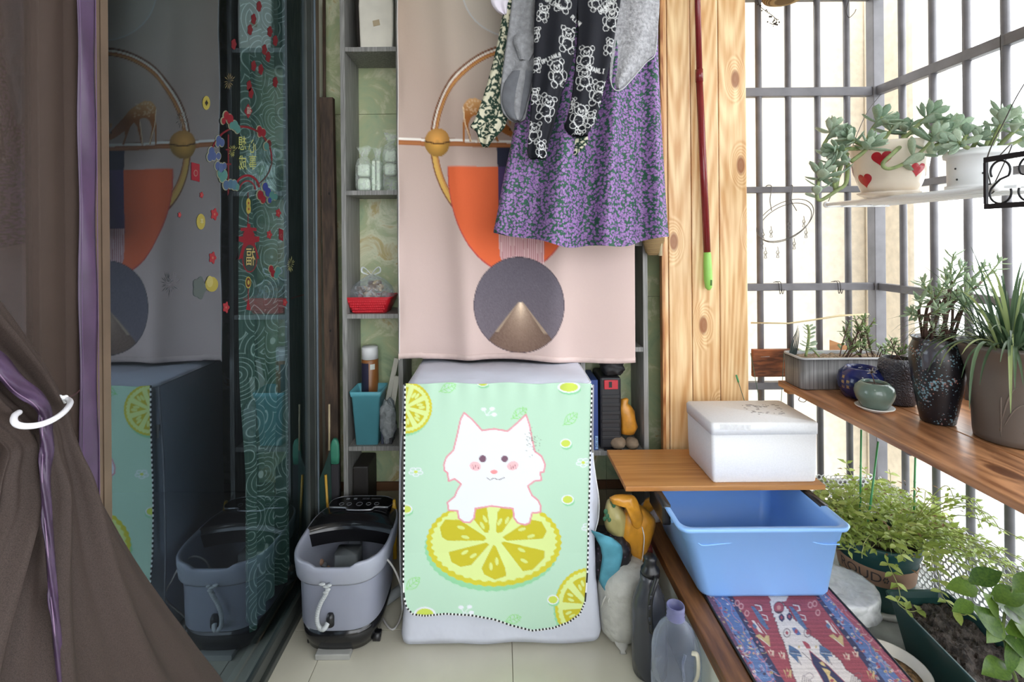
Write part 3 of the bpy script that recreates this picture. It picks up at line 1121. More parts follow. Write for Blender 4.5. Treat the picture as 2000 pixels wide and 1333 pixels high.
def ring_at(z, x0, x1, y0, y1, r, wav=0.0, seed=0):
    pts = rrect(x0, x1, y0, y1, z, r, 8)
    out = []
    # denser ring: subdivide the sides
    for a, b in zip(pts, pts[1:] + pts[:1]):
        n = max(1, int((Vector(b) - Vector(a)).length / 0.03))
        for k in range(n):
            q = Vector(a).lerp(Vector(b), k / n)
            out.append(q)
    c = Vector(((x0 + x1) / 2, (y0 + y1) / 2, z))
    res = []
    for q in out:
        nn = noise.noise(Vector((q.x * 7 + seed, q.y * 7, z * 3)))
        d = (q - c)
        d.z = 0
        d.normalize()
        res.append(q + d * wav * nn)
    return res


prof = [(0.012, .018, .03, .010), (0.03, .022, .032, .012), (0.08, .018, .028, .012), (0.2, .006, .012, .008), (0.45, 0, 0, .007), (0.7, 0, 0, .005), (0.818, 0, 0, .003), (0.835, -.004, -.004, .002), (0.841, -.010, -.010, .001)]
xL, xR = -0.308, 0.302
rings = []
npt = len(ring_at(0.5, xL, xR, WY, 2.03, .03))
for z, ex_, fr, wv in prof:
    src = ring_at(z, xL, xR, WY, 2.03, .03, wv)
    c = Vector(((xL + xR) / 2, 1.82, z))
    rings.append([Vector((c.x + (q.x - c.x) * (1 + ex_ / .31), c.y + (q.y - c.y) * (1 + fr / .31 * (1 if q.y < c.y else 0)), q.z + (.004 * math.sin(q.x * 25) if z < .05 else 0))) for q in src])
cv = MB().loft(rings, cap=True)
cv.build('cover', M['cover'], w)
# drum body peeks nowhere, but the machine stands inside on four feet
for X in (-.26, .26):
    for Y in (1.67, 1.98):
        MB().lathe(X, Y, [(.022, 0), (.022, .012), (.012, .02), (.012, .05)], 10).build('foot', M['black'], w)
# seam welt round the top
sm = MB().tube([q + Vector((0, 0, .0)) for q in rings[-2]] + [rings[-2][0]], 0.0032, 6)
sm.build('top_seam', plain('cover_welt', (196, 200, 208), 0.7), w)


def cat_art(px, py):
    x, y = (np.asarray(px) - 760) * 2.15, (np.asarray(py) - 680) * 2.15
    A = Art(x, y, (184, 218, 196), ss=.55)
    YEL, PALE, SEG, SHD, W, GR = (206, 198, 60), (214, 230, 152), (196, 186, 48), (146, 208, 162), (228, 232, 240), (198, 214, 92)
    P_ = (222, 154, 164)

    def lemon(cx, cy_, rx, ry, segs=8, rot=0.1):
        A.poly(el(cx - 5, cy_ + 10, rx * 1.0, ry, 160, wob=.012, wn=44), SHD)
        A.poly(el(cx, cy_, rx, ry, 160, wob=.012, wn=44), YEL)
        A.poly(el(cx, cy_, rx * .91, ry * .91, 160, wob=.02, wn=40), PALE)
        for k in range(segs):
            a = rot + 6.283 * (k + .5) / segs
            hw = 6.283 / segs / 2 - .13
            pts = [(cx + rx * .16 * math.cos(a), cy_ + ry * .16 * math.sin(a))]
            pts += [(cx + rx * .78 * math.cos(a + t), cy_ + ry * .78 * math.sin(a + t)) for t in np.linspace(-hw, hw, 7)]
            A.poly(pts, SEG)
            for t, q in ((-.09, .55), (.1, .62)):
                A.ell(cx + rx * q * math.cos(a + t), cy_ + ry * q * math.sin(a + t), 6, 14, PALE, .9, rot=a + 1.57)

    def disc(cx, cy_, rx, ry):
        A.ell(cx + 3, cy_ + 8, rx, ry, SHD)
        A.ell(cx, cy_, rx, ry, W)
        A.ell(cx, cy_, rx * .8, ry * .78, GR)

    lemon(68, 250, 112, 110, 8, .3)
    lemon(838, 1085, 142, 160, 8, 0)
    for d in ((742, 401, 24, 19), (750, 637, 26, 20), (688, 1058, 24, 20), (755, 165, 48, 24), (72, 678, 26, 20), (150, 1120, 46, 32), (393, 150, 24, 12)):
        disc(*d)
    for cx, cy_ in ((112, 521), (815, 482), (838, 755)):
        for k in range(5):
            a = k * 1.2566 + .3
            A.ell(cx + 18 * math.cos(a), cy_ + 12 * math.sin(a), 14, 9, W, .9)
            A.ell(cx + 18 * math.cos(a), cy_ + 12 * math.sin(a), 10, 5, (184, 218, 196), .8)
        A.ell(cx, cy_, 8, 6, GR)

    def leaf(cx, cy_, L, a):
        ca, sa = math.cos(a), math.sin(a)
        up = [(t, .28 * math.sin(math.pi * (t + .5))) for t in np.linspace(-.5, .5, 9)]
        f = lambda p: (cx + L * (p[0] * ca - p[1] * sa), cy_ + L * (p[0] * sa + p[1] * ca))
        A.line([f(p) for p in up] + [f((p[0], -p[1])) for p in reversed(up)], 3, (146, 214, 128))
        A.line([f((-.6, 0)), f((.4, 0))], 3, (146, 214, 128))
        for t in (-.25, 0, .22):
            A.line([f((t, 0)), f((t + .14, .2))], 2.4, (146, 214, 128))
            A.line([f((t, 0)), f((t + .14, -.2))], 2.4, (146, 214, 128))
    for l in ((763, 298, 72, -.7), (248, 168, 72, -.4), (548, 275, 72, -.6), (522, 1140, 66, -.3), (100, 990, 74, -.7)):
        leaf(*l)
    for cx, cy_ in ((415, 268), (320, 1100)):
        for dx, dy in ((-18, -10), (18, -12), (26, 12)):
            A.line([(cx - 6, cy_ + 16), (cx + dx, cy_ + dy)], 3, W)
            A.ell(cx + dx, cy_ + dy, 11, 8, W)
    # big lemon slice, drawn segment by segment
    A.poly(el(432, 838, 282, 184, 200, wob=.01, wn=46), SHD)
    A.poly(el(440, 818, 283, 184, 200, wob=.012, wn=44), YEL)
    A.poly(el(440, 814, 262, 168, 200, wob=.02, wn=40), PALE)
    segs = [[(213, 755), (235, 722), (295, 722), (402, 792), (408, 802), (398, 810), (245, 810), (222, 795)],
            [(250, 858), (408, 818), (420, 826), (345, 912), (300, 920), (262, 900)],
            [(437, 828), (447, 832), (487, 925), (492, 958), (445, 974), (400, 952), (388, 926)],
            [(470, 818), (482, 814), (652, 852), (652, 882), (602, 932), (562, 938)],
            [(476, 796), (590, 720), (640, 730), (662, 770), (645, 802), (495, 810)],
            [(448, 770), (456, 690), (470, 672), (530, 672), (528, 696), (474, 774), (456, 778)],
            [(360, 680), (410, 668), (422, 760), (414, 778), (400, 774), (348, 712)]]
    for sg in segs:
        A.poly(sg, SEG)
        m = np.mean(sg, 0)
        a = math.atan2(m[1] - 810, m[0] - 437)
        for t, q in ((-.12, .85), (.14, 1.05)):
            r_ = math.hypot(m[0] - 437, m[1] - 810) * q
            A.ell(437 + r_ * math.cos(a + t), 810 + r_ * math.sin(a + t), 7, 17, PALE, .85, rot=a - 1.57)
    # kitten
    out = [(315, 272), (350, 302), (390, 347), (440, 340), (498, 350), (535, 318), (575, 280), (590, 325), (600, 380), (612, 435), (640, 455), (655, 490), (650, 520), (634, 524), (640, 555), (610, 560),
           (582, 580), (600, 620), (625, 640), (637, 665), (636, 690), (600, 694), (590, 735), (570, 744), (540, 735), (525, 715), (520, 675), (500, 673), (430, 664), (362, 675), (357, 715), (340, 733),
           (315, 733), (292, 715), (288, 685), (250, 683), (245, 650), (275, 625), (285, 600), (302, 572), (275, 550), (250, 560), (245, 525), (232, 515), (230, 490), (240, 460), (270, 430), (285, 370), (300, 300)]
    A.poly(out, W)
    A.line(out, 7, P_, close=True)
    for cx, r_ in ((393, 15), (485, 14)):
        A.ell(cx, 466, r_, r_, (122, 92, 110))
    A.ell(362, 497, 24, 19, (240, 190, 196), rot=.3)
    A.ell(519, 495, 24, 19, (240, 190, 196), rot=-.3)
    for cx in (352, 362, 372, 510, 519, 529):
        A.line([(cx, 492), (cx + 3, 508)], 2.4, (150, 100, 110))
    A.ell(441, 521, 15, 9, (236, 152, 156))
    A.line([(441, 530), (441, 548)], 2.6, (80, 60, 66))
    A.curve([(411, 546), (424, 554), (441, 547), (458, 554), (485, 545)], 2.6, (80, 60, 66))
    rr = np.random.RandomState(5)
    for k in range(70):
        A.ell(rr.normal(603, 14), rr.normal(392, 26), rr.uniform(.8, 3), rr.uniform(.8, 3), (120, 124, 112), .6)
    return A.out()


def flap_bot(u):
    x = u * 375 + 785
    p = [(785, 1100), (789, 1165), (794, 1186), (806, 1200), (830, 1203), (870, 1199), (920, 1202), (965, 1210), (1000, 1222), (1040, 1232), (1080, 1227), (1110, 1216), (1132, 1200), (1142, 1175), (1146, 1100)]
    return p


def flap_y(x):
    p = flap_bot(0)
    return float(np.interp(x, [q[0] for q in p], [q[1] for q in p]))


def smooth01(t):
    t = min(max(t, 0), 1)
    return t * t * (3 - 2 * t)


def flap_pt(u, t):
    """u across, t down; photo-scale print coordinates and the place on the hanging flap"""
    # left/right edges of the flap
    y_t = 749 + 1.5 * math.sin(u * 20)
    xb = 787.5 + u * 357.5
    x_t = 791.5 + u * 364.5
    yb = flap_y(xb)
    y = y_t + t * (yb - y_t)
    k = (y - 749) / 460
    x = x_t + (xb - x_t) * k
    uu = (x - 790) / 365
    f = 0.007 + .004 * math.sin(uu * 6 + 1.2) + .004 * math.sin(uu * 11 + k * 4) * k + .003 * math.sin(k * 9 + uu * 5)
    f += .012 * smooth01((k - .2) / .8) + .05 * max(0, k - .72) * (1.0 + .25 * math.sin(uu * 7.0 + .6))
    f += .0018 * math.sin(uu * 60) * math.exp(-k * 16)
    p = at(x, y, WY - .006 - f)
    return (x, y), p


nu, nv = 230, 300
V, px_, py_ = [], [], []
# spacing condensed near the rounded corners
us = 0.5 - 0.5 * np.cos(np.linspace(0, math.pi, nu))
us = 0.65 * np.linspace(0, 1, nu) + 0.35 * us
for j in range(nv):
    for i in range(nu):
        q, p = flap_pt(us[i], j / (nv - 1))
        V.append(p)
        px_.append(q[0])
        py_.append(q[1])
fb = MB().add(V, [(j * nu + i, j * nu + i + 1, (j + 1) * nu + i + 1, (j + 1) * nu + i) for j in range(nv - 1) for i in range(nu - 1)], True)
fl_ = fb.build('flap', print_cloth('printed_flap_cloth', 0.65, 900, 0.03, 0.10, soft=14), w, label='mint green flap printed with a white kitten on a lemon slice', cols=cat_art(px_, py_))
md = fl_.modifiers.new('Solidify', 'SOLIDIFY')
md.thickness = 0.0012
# black-and-white stitched edge: alternating short beads
edge = [flap_pt(0, t)[1] for t in np.linspace(0.0, 1, 160)] + [flap_pt(u, 1)[1] for u in us] + [flap_pt(1, t)[1] for t in np.linspace(1, 0.0, 160)]
e2 = [edge[0]]
for p in edge[1:]:
    if (p - e2[-1]).length > 0.0042:
        e2.append(p)
mbs = [MB(), MB()]
for k in range(len(e2) - 1):
    a, b = e2[k], e2[k + 1]
    if (b - a).length < .03:
        mbs[k % 2].obox((a + b) / 2 + Vector((0, -.0012, 0)), (b - a) * .5, (b - a).normalized().cross(Vector((0, 1, 0))) * .0022, (0, .0015, 0))
mbs[0].build('dark_stitching', M['black'], fl_, kind='stuff')
mbs[1].build('white_stitching', M['white'], fl_, kind='stuff')
# zips down both sides, their pulls, and the loose side flap on the right
for sgn, pts in ((-1, [(789, 752), (786, 820), (782, 900), (781, 1000), (782, 1100), (786, 1190)]), (1, [(1158, 752), (1157, 860), (1156, 880)])):
    MB().tube(spline([at(x, y, WY + .006) for x, y in pts], 6), 0.0035, 6).build('zipper', plain('zip_tape', (150, 152, 160), .5), w)
for x, y in ((786, 832), (1157, 865)):
    p = at(x, y, WY - .004)
    MB().obox(p, (.004, 0, 0), (0, .003, 0), (0, 0, .010)).obox(p + Vector((0, -.002, -.02)), (.003, 0, 0), (0, .0015, 0), (0, 0, .012)).build('zipper_pull', M['wire'], w, bevel=.001)
sd = MB()
rows = []
for i, (y, xo) in enumerate([(862, 1158), (900, 1160), (940, 1166), (985, 1173), (1020, 1172), (1045, 1164), (1065, 1158)]):
    a = at(1157, y, WY + .01)
    b = at(xo, y, WY + .03)
    rows.append([a.lerp(b, t) + Vector((0, .03 * t * math.sin(i * .5), 0)) for t in np.linspace(0, 1, 6)])
sd.loft(rows, closed=False, cap=False)
o = sd.build('side_flap', M['cover'], w)
o.modifiers.new('Solidify', 'SOLIDIFY').thickness = .002
MB().tube(spline([r[-1] for r in rows], 5), .0025, 6).build('side_flap_piping', M['white'], w)
# small stain on the top
# ---------------------------------------------------------------- things on the left shelf unit


def sackblob(c, r, seed, amp=.12, sq=3.0, freq=2.2, nu=28, nv=20):
    """soft cushion-like body: rounded-box with crumples"""
    def fn(d):
        k = (abs(d.x) ** sq + abs(d.y) ** sq + abs(d.z) ** sq) ** (-1 / sq)
        n_ = noise.noise(Vector((d.x * freq + seed, d.y * freq, d.z * freq))) + .5 * noise.noise(Vector((d.x * freq * 2.7, d.y * freq * 2.7 + seed, d.z * freq * 2.7)))
        return d * k * (1 + amp * n_)
    return MB().ball(c, r, nu, nv, fn)


SY = CY0 + 0.09
lt = T('carton_box', 'battered white carton box on the top shelf left of the tapestry', 'box', (-.47, SY, LZ[0]))
x0, x1 = at(703, 60, CY0 + .02).x, at(766, 60, CY0 + .02).x
b_ = MB()
rg = []
for z, e in ((LZ[0], 0), (LZ[0] + .05, .002), (LZ[0] + .17, .004), (LZ[0] + .24, .0)):
    rg.append([Vector(p) + Vector((noise.noise(Vector(p) * 9) * .003, 0, 0)) for p in rrect(x0 - e, x1 + e, CY0 + .02, CY0 + .17, z, .006, 2)])
b_.loft(rg, smooth=False)
b_.build('carton', plain('white_carton', (216, 212, 200), .85, var=.05, bmp=.2), lt)
MB().obox((x0 + .065, CY0 + .0185, LZ[0] + .10), (.013, 0, .003), (0, .0006, 0), (-.002, 0, .011)).build('torn_patch', plain('torn_card', (176, 160, 132), .9), lt)
MB().box(x0 - .001, x1 + .001, CY0 + .09, CY0 + .10, LZ[0] + .2395, LZ[0] + .2415).build('lid_seam', plain('carton_seam', (180, 176, 164), .8), lt)
dk = sackblob((x0 - .018, SY + .03, LZ[0] + .21), (.02, .05, .21), 3, .05)
dk.build('dark_bag', plain('dark_brown_bag', (52, 46, 42), .8), label='dark bag squeezed beside the white carton on the top shelf', cat='bag')

# soap bars in clear bags on the second shelf
M['film'] = film('clear_bag_film', (244, 248, 246), .80, .1, 55)
M['soap'] = plain('pale_soap', (214, 224, 208), .4, var=.04)
gp = 'clear bags of pale bars on the second shelf'
for k, (x, dz, n_, hgt, lab) in enumerate(((712, 0, 2, .0, 'leftmost clear bag with two white square bars on the second shelf'), (738, 0, 3, .01, 'clear bag of thin white slabs in the middle of the second shelf'), (764, .0, 2, .02, 'clear bag of bars beside the tapestry on the second shelf'))):
    c = at(x, 372, CY0 + .045 + .02 * k)
    t = T('bag_of_bars', lab, 'bag', (c.x, c.y, LZ[1]), gp)
    hw = .028 if k != 1 else .02
    zz = LZ[1] + .002
    for q in range(2):
        if k == 1:
            MB().box(c.x - .017 + q * .018, c.x - .003 + q * .018, c.y - .03, c.y + .03, zz, zz + .12).build('bar', M['soap'], t, bevel=.004)
        else:
            MB().box(c.x - .024, c.x + .024, c.y - .022, c.y + .022, zz + (.002 + .062 if k == 2 else 0) + q * .056, zz + (.064 if k == 2 else 0) + q * .056 + .05).build('bar', M['soap'], t, bevel=.012, segs=3)
    top_ = zz + (.125 if k < 2 else .185)
    bg_ = MB()
    rg = []
    for i, (z, s) in enumerate(((zz, .9), (zz + .02, 1.05), (top_ - .03, 1.08), (top_, .8), (top_ + .012, .45), (top_ + .04, .9), (top_ + .05, 1.1))):
        rg.append([Vector((c.x + (p[0]) * s * (1 + .1 * noise.noise(Vector((p[0] * 90, p[1] * 90, z * 40 + k)))), c.y + p[1] * s * (1 if i < 4 else .35), z + (0.012 * noise.noise(Vector((p[0] * 60, k, z))) if i > 4 else 0))) for p in rrect(-hw, hw, -.032, .032, 0, .012, 3)])
    bg_.loft(rg, cap=False)
    bg_.build('clear_wrap', M['film'], t)

# red basket with a bag of mushrooms on the third shelf
c = at(727, 614, CY0 + .085)
rb = T('plastic_basket', 'red plastic basket on the third shelf holding a bag of mushrooms', 'basket', (c.x, c.y, LZ[2]))
M['red'] = plain('red_plastic', (196, 36, 48), .38, var=.05)
rw0, rw1, rh = .068, .093, .062
wl_ = MB()
rg = [rrect(c.x - w_, c.x + w_, c.y - w_ * .86, c.y + w_ * .86, LZ[2] + z, .02, 6) for z, w_ in ((.0, rw0), (.052, rw1 - .004), (rh, rw1), (rh, rw1 - .003), (.052, rw1 - .007), (.004, rw0 - .003))]
wl_.loft(rg)
wl_.build('basket_wall', M['red'], rb)
rm_ = MB().tube([Vector(p) for p in rrect(c.x - rw1, c.x + rw1, c.y - rw1 * .86, c.y + rw1 * .86, LZ[2] + rh, .02, 6)] + [Vector(rrect(c.x - rw1, c.x + rw1, c.y - rw1 * .86, c.y + rw1 * .86, LZ[2] + rh, .02, 6)[0])], .0035, 6)
rm_.build('basket_rim', M['red'], rb)
kn = MB()
for i in range(5):
    zz = LZ[2] + .008 + i * .010
    w_ = rw0 + (rw1 - rw0) * (i * .01 + .008) / rh
    for k in range(16):
        X = c.x - w_ * .82 + w_ * 1.64 * (k + .5 * (i % 2)) / 15.5
        kn.obox((X, c.y - w_ * .86 - .0002, zz), (.0032, 0, 0), (0, .0012, 0), (0, 0, .0026))
kn.build('weave_ribs', M['red'], rb, kind='stuff')
mg = T('bag_of_mushrooms', 'knotted clear bag of dried mushrooms sitting in the red basket', 'bag', (c.x, c.y, LZ[2] + .01))
M['shroom'] = [plain('mushroom_%d' % i, q, .8, var=.15, scale=40) for i, q in enumerate(((196, 170, 124), (120, 92, 66), (92, 72, 60), (176, 150, 120)))]
for k in range(34):
    a, rr_, z = R.uniform(0, 6.28), R.uniform(.0, .064), R.uniform(.015, .115)
    rr_ *= math.sqrt(max(.15, 1 - (z / .14) ** 2))
    X, Y = c.x + rr_ * math.cos(a), c.y + rr_ * math.sin(a) * .8
    s = R.uniform(.013, .02)
    tilt = Matrix.Rotation(R.uniform(-1.2, 1.2), 3, Vector((R.uniform(-1, 1), R.uniform(-1, 1), .1)).normalized())
    m_ = MB()
    rgs = []
    for r_, zc in ((.25, -.9), (.28, -.2), (.95, -.1), (1.0, .12), (.8, .42), (.4, .6), (.05, .66)):
        rgs.append([Vector((X, Y, LZ[2] + z)) + tilt @ Vector((s * r_ * math.cos(q), s * r_ * math.sin(q), s * zc)) for q in np.linspace(0, 6.283, 11)[:-1]])
    m_.loft(rgs)
    m_.build('mushroom', M['shroom'][k % 4], mg)
bag = MB()
rg = []
for i, (z, s) in enumerate(((.006, .62), (.02, .86), (.05, 1.06), (.075, 1.08), (.10, .95), (.125, .66), (.14, .3), (.148, .1))):
    rg.append([Vector((c.x + .083 * s * math.cos(a) * (1 + .10 * noise.noise(Vector((math.cos(a) * 3, math.sin(a) * 3, z * 25)))) * min(1, (.066 + z * .45) / .083), c.y + .068 * s * math.sin(a), LZ[2] + z + .006 * noise.noise(Vector((a * 2, z * 20, 5))))) for a in np.linspace(0, 6.283, 37)[:-1]])
bag.loft(rg, cap=False)
bag.build('clear_wrap', film('mushroom_bag_film', (240, 244, 250), .82, .1, 45, .8), mg)
M['bow'] = plain('translucent_white_film', (216, 222, 222), .35, var=.04)
for sgn in (-1, 1):
    pts = [Vector((c.x, c.y - .01, LZ[2] + .148)), Vector((c.x + sgn * .02, c.y - .015, LZ[2] + .172)), Vector((c.x + sgn * .034, c.y - .015, LZ[2] + .178)), Vector((c.x + sgn * .036, c.y - .012, LZ[2] + .160)), Vector((c.x + sgn * .012, c.y - .012, LZ[2] + .148))]
    MB().tube(spline(pts, 5), [.002 + .004 * math.sin(math.pi * i / 20) for i in range(21)], 8, flat=.5).build('bow_loop', M['bow'], mg)

# spray can
c = at(724, 873, CY0 + .125)
zb = LZ[3]
sc_ = T('spray_can', 'brown and navy aerosol can with a white cap on the fourth shelf', 'can', (c.x, c.y, zb))
r_ = .0345


def canz(py):
    return at(724, py, c.y - r_).z


zt = canz(706)
MB().lathe(c.x, c.y, [(r_ - .002, zb), (r_, zb + .004), (r_, zt - .001), (r_ - .003, zt + .003)], 28).build('can_body', plain('brown_can_print', (142, 92, 48), .35, var=.06), sc_)
MB().lathe(c.x, c.y, [(r_ - .001, zt + .0035), (r_ - .001, canz(683)), (r_ - .004, canz(680))], 28).build('cap', M['white'], sc_)


def cyl_patch(cx, cy_, r, a0, a1, z0, z1, n=10):
    m_ = MB()
    m_.loft([[(cx + r * math.cos(a), cy_ + r * math.sin(a), z) for a in np.linspace(a0, a1, n)] for z in (z0, z1)], closed=False, cap=False)
    return m_


D = math.radians
cyl_patch(c.x, c.y, r_ + .0004, D(175), D(275), zb + .06, zt - .01).build('navy_label', plain('navy_label', (46, 44, 66), .4), sc_)
cyl_patch(c.x, c.y, r_ + .0005, D(175), D(275), zb + .045, zb + .058).build('red_label', plain('red_label', (150, 40, 44), .4), sc_)
cyl_patch(c.x, c.y, r_ + .0005, D(285), D(318), zt - .036, zt - .014).build('picture_label', plain('pale_label', (200, 206, 200), .4), sc_)
for k in range(3):
    cyl_patch(c.x, c.y, r_ + .0005, D(284), D(320), zb + .03 + k * .026, zb + .048 + k * .026).build('text_label', plain('tan_label', (196, 160, 110), .4), sc_)

# teal bin
c = at(722, 868, CY0 + .062)
tb_ = T('small_bin', 'small teal square plastic bin on the fourth shelf before the spray can', 'bin', (c.x, c.y, LZ[3]))
M['teal'] = plain('teal_plastic', (98, 172, 186), .42, var=.04)
hgt = at(722, 766, c.y - .06).z - LZ[3]
rg = [rrect(c.x - a, c.x + a, c.y - a, c.y + a, LZ[3] + z, .008, 4) for z, a in ((0, .044), (hgt - .022, .056), (hgt - .02, .060), (hgt, .063), (hgt, .060), (hgt - .03, .053), (.006, .042))]
MB().loft(rg).build('bin_wall', M['teal'], tb_)
# white offcuts leaning behind the bin, and a clear bag with dark goods
for k, (a, b_, lab) in enumerate((((744, 800), (775, 700), 'flat white offcut leaning in the corner of the fourth shelf'), ((757, 800), (776, 735), 'shorter pale strip leaning in front of the white offcut'))):
    p0, p1 = at(*a, CY0 + .11 - .035 * k), at(*b_, CY0 + .125 - .035 * k)
    p0.z = LZ[3] + .012
    d = (p1 - p0)
    nrm = d.normalized().cross(Vector((0, 1, 0)))
    MB().obox((p0 + p1) / 2, d / 2, nrm * .010, (0, .004, 0)).build('offcut', plain('white_foam_%d' % k, (206, 204, 192), .8), label=lab, cat='strip', bevel=.001)
c = at(757, 862, CY0 + .035)
cb = T('clear_bag', 'clear plastic bag of dark oddments beside the teal bin', 'bag', (c.x, c.y, LZ[3]))
for k in range(3):
    MB().box(c.x - .022 + k * .016, c.x - .010 + k * .016, c.y - .02, c.y + .035, LZ[3] + .002, LZ[3] + .12 - .02 * k).build('dark_oddment', plain('dark_oddment_%d' % k, ((60, 66, 84), (120, 124, 130), (50, 50, 54))[k], .5), cb, bevel=.004)
bb = sackblob((c.x + .002, c.y + .005, LZ[3] + .086), (.03, .034, .085), 8, .18, 3)
bb.build('clear_wrap', film('grey_bag_film', (206, 212, 216), .62, .15, 40, .9), cb)

# dark case at the bottom of the left unit
cx_ = at(700, 950, 2.03)
MB().box(xl + .02, at(722, 950, 2.0).x, 1.98, 2.115, 0.0, at(715, 912, 1.98).z).build('storage_case', plain('dark_case', (40, 36, 34), .6), label='dark upright case in the bottom compartment of the narrow shelf', cat='case', bevel=.006)

# ---------------------------------------------------------------- leaning stick, broom, dustpan behind the foot bath
p = at(643, 600, 1.985)
hs = at(643, 190, 1.985).z
ld = T('leaning_board', 'dark brown weathered timber leaning upright between door and shelf unit', 'timber', (-.66, 1.99, 0))
MB().loft([[Vector((at(a, 600, 1.985).x + dx, 1.985 + dy, z)) for a, dy in ((631 + o1, 0), (656 + o1, 0), (656 + o1, .028), (631 + o1, .028))] for z, o1, dx in ((0, 3, 0.0), (hs * .5, 0, .004), (hs - .008, -3, 0), (hs, -3, 0))], smooth=False).build('timber', M['dark_wood'], ld)
for z in (.3, .95, 1.5):
    MB().ball((at(645, 600, 1.985).x, 1.985, z), (.004, .0015, .006), 8, 6).build('knot', plain('dark_knot', (30, 24, 20), .8), ld)
MB().tube([at(633, 0, 2.06), at(633, 190, 2.06) + Vector((0, 0, -.2))], .007, 8).build('curtain_pole', M['dark_wood'], label='thin dark pole standing behind the leaning timber', cat='pole')
br = T('hand_brush', 'green-handled brush standing upright behind the foot bath', 'brush', at(654, 1060, 1.925))
MB().loft([rrect(at(654, y, 1.925).x - w_, at(654, y, 1.925).x + w_, 1.915, 1.935, at(654, y, 1.925).z, .008, 4) for y, w_ in ((905, .017), (890, .0185), (870, .017), (861, .012), (857, .006))]).build('brush_head', plain('green_plastic', (62, 132, 108), .4), br)
MB().loft([rrect(at(655, y, 1.925).x - w_, at(655, y, 1.925).x + w_, 1.912, 1.938, at(655, y, 1.925).z, .006, 3) for y, w_ in ((1120, .016), (960, .016), (906, .015))]).build('bristles', plain('dark_bristles', (44, 42, 46), .9), br)
dp_ = T('dustpan', 'dark green dustpan with a yellow edge hanging beside the door jamb', 'dustpan', at(632, 1060, 1.9))
MB().loft([[at(623, 940, 1.905), at(645, 878, 1.905), at(647, 905, 1.915), at(630, 935, 1.915)], [at(628, 1060, 1.905), at(650, 1060, 1.905), at(650, 1060, 1.915), at(632, 1060, 1.915)]], smooth=False).build('pan', plain('dark_green_pan', (32, 56, 50), .4), dp_)
MB().tube([at(636, 928, 1.9), at(644, 1060, 1.9)], .005, 8).build('yellow_edge', plain('yellow_plastic', (196, 152, 52), .45), dp_)
MB().tube([at(643, 790, 1.91), at(643, 880, 1.905)], .004, 8).build('handle', plain('tan_handle', (176, 160, 128), .5), dp_)
MB().loft([rrect(at(770, y, 1.86).x - w_, at(770, y, 1.86).x + w_, 1.85, 1.865, at(770, y, 1.86).z, .004, 3) for y, w_ in ((1090, .01), (1003, .012), (990, .009), (976, .004))]).build('squeegee', plain('yellow_squeegee', (206, 160, 40), .45), label='yellow scraper standing between foot bath and washing machine', cat='scraper')
# ---------------------------------------------------------------- foot bath
bx, byc, hw, hl = -0.527, 1.722, 0.150, 0.185
fb_ = T('foot_bath', 'grey and black electric foot bath on casters beside the glass door', 'foot bath', (bx, byc, 0))
M['bath_grey'] = plain('bath_grey_plastic', (136, 140, 156), .32, var=.02)
M['bath_rim'] = plain('bath_rim_plastic', (150, 154, 168), .28, var=.02)
M['bath_in'] = plain('bath_inside_plastic', (120, 124, 138), .35, var=.02)
M['gloss_black'] = plain('gloss_black_plastic', (20, 20, 23), .16, var=.02)


def plan(z, sx, sy, e=3.2, n=64, notch=0.0, tap=0.0, yo=0.0):
    out = []
    for k in range(n):
        a = 6.28318 * k / n
        c_, s_ = math.cos(a), math.sin(a)
        x = hw * sx * math.copysign(abs(c_) ** (2 / e), c_)
        y = hl * sy * math.copysign(abs(s_) ** (2 / e), s_)
        x *= 1 - tap * (y / hl)
        dz = 0
        if notch and s_ < 0:
            dz = -notch * float(smoothstep(.055, .075, .13 - abs(x)))
        out.append((bx + x, byc + y + yo, z + dz))
    return out


MB().loft([plan(.010, .72, .76), plan(.014, .79, .82), plan(.05, .86, .88), plan(.088, .88, .90)]).build('base', M['gloss_black'], fb_)
MB().loft([plan(.0885, .885, .905), plan(.092, .895, .912), plan(.235, .915, .935), plan(.25, .92, .94)], cap=False).build('tub', M['bath_grey'], fb_)
MB().loft([plan(.240, .925, .945), plan(.238, .975, .975), plan(.246, 1.0, 1.0), plan(.285, 1.03, 1.02, notch=.004), plan(.303, 1.035, 1.02, notch=.01), plan(.308, 1.015, 1.005, notch=.012), plan(.306, .965, .955, notch=.012),
           plan(.298, .945, .935, notch=.008), plan(.24, .915, .91), plan(.10, .78, .80), plan(.095, .70, .72)], cap=False).build('rim', M['bath_rim'], fb_)
MB().loft([plan(.1, .79, .81), plan(.094, .5, .5)], cap=True).build('inner_floor', M['bath_in'], fb_)
# control lid over the far half
lid = []
rows = []
for j, t in enumerate(np.linspace(0, 1, 22)):
    Y = byc + .005 + (hl * 1.0 - .005) * t
    yy = (Y - byc) / hl
    half = hw * 1.0 * max(0, 1 - abs(yy) ** 3.2) ** (1 / 3.2)
    row = []
    for i in range(25):
        u = -1 + 2 * i / 24
        zt_ = .309 + .017 * float(smoothstep(0, .35, t)) * (1 - u ** 4) - .02 * (t < .02)
        yy_ = Y + .035 * (u * u) * (1 - t) * -1 + .03 * (1 - t)
        row.append((bx + half * u * .985, yy_, zt_))
    rows.append(row)
MB().loft(rows, closed=False, cap=False).build('lid', M['gloss_black'], fb_)
lid_f = MB().loft([[(q[0], q[1], q[2]) for q in rows[0]], [(q[0] * .98 + bx * .02, q[1] + .012, q[2] - .05) for q in rows[0]]], closed=False, cap=False)
lid_f.build('lid_skirt', M['black'], fb_)
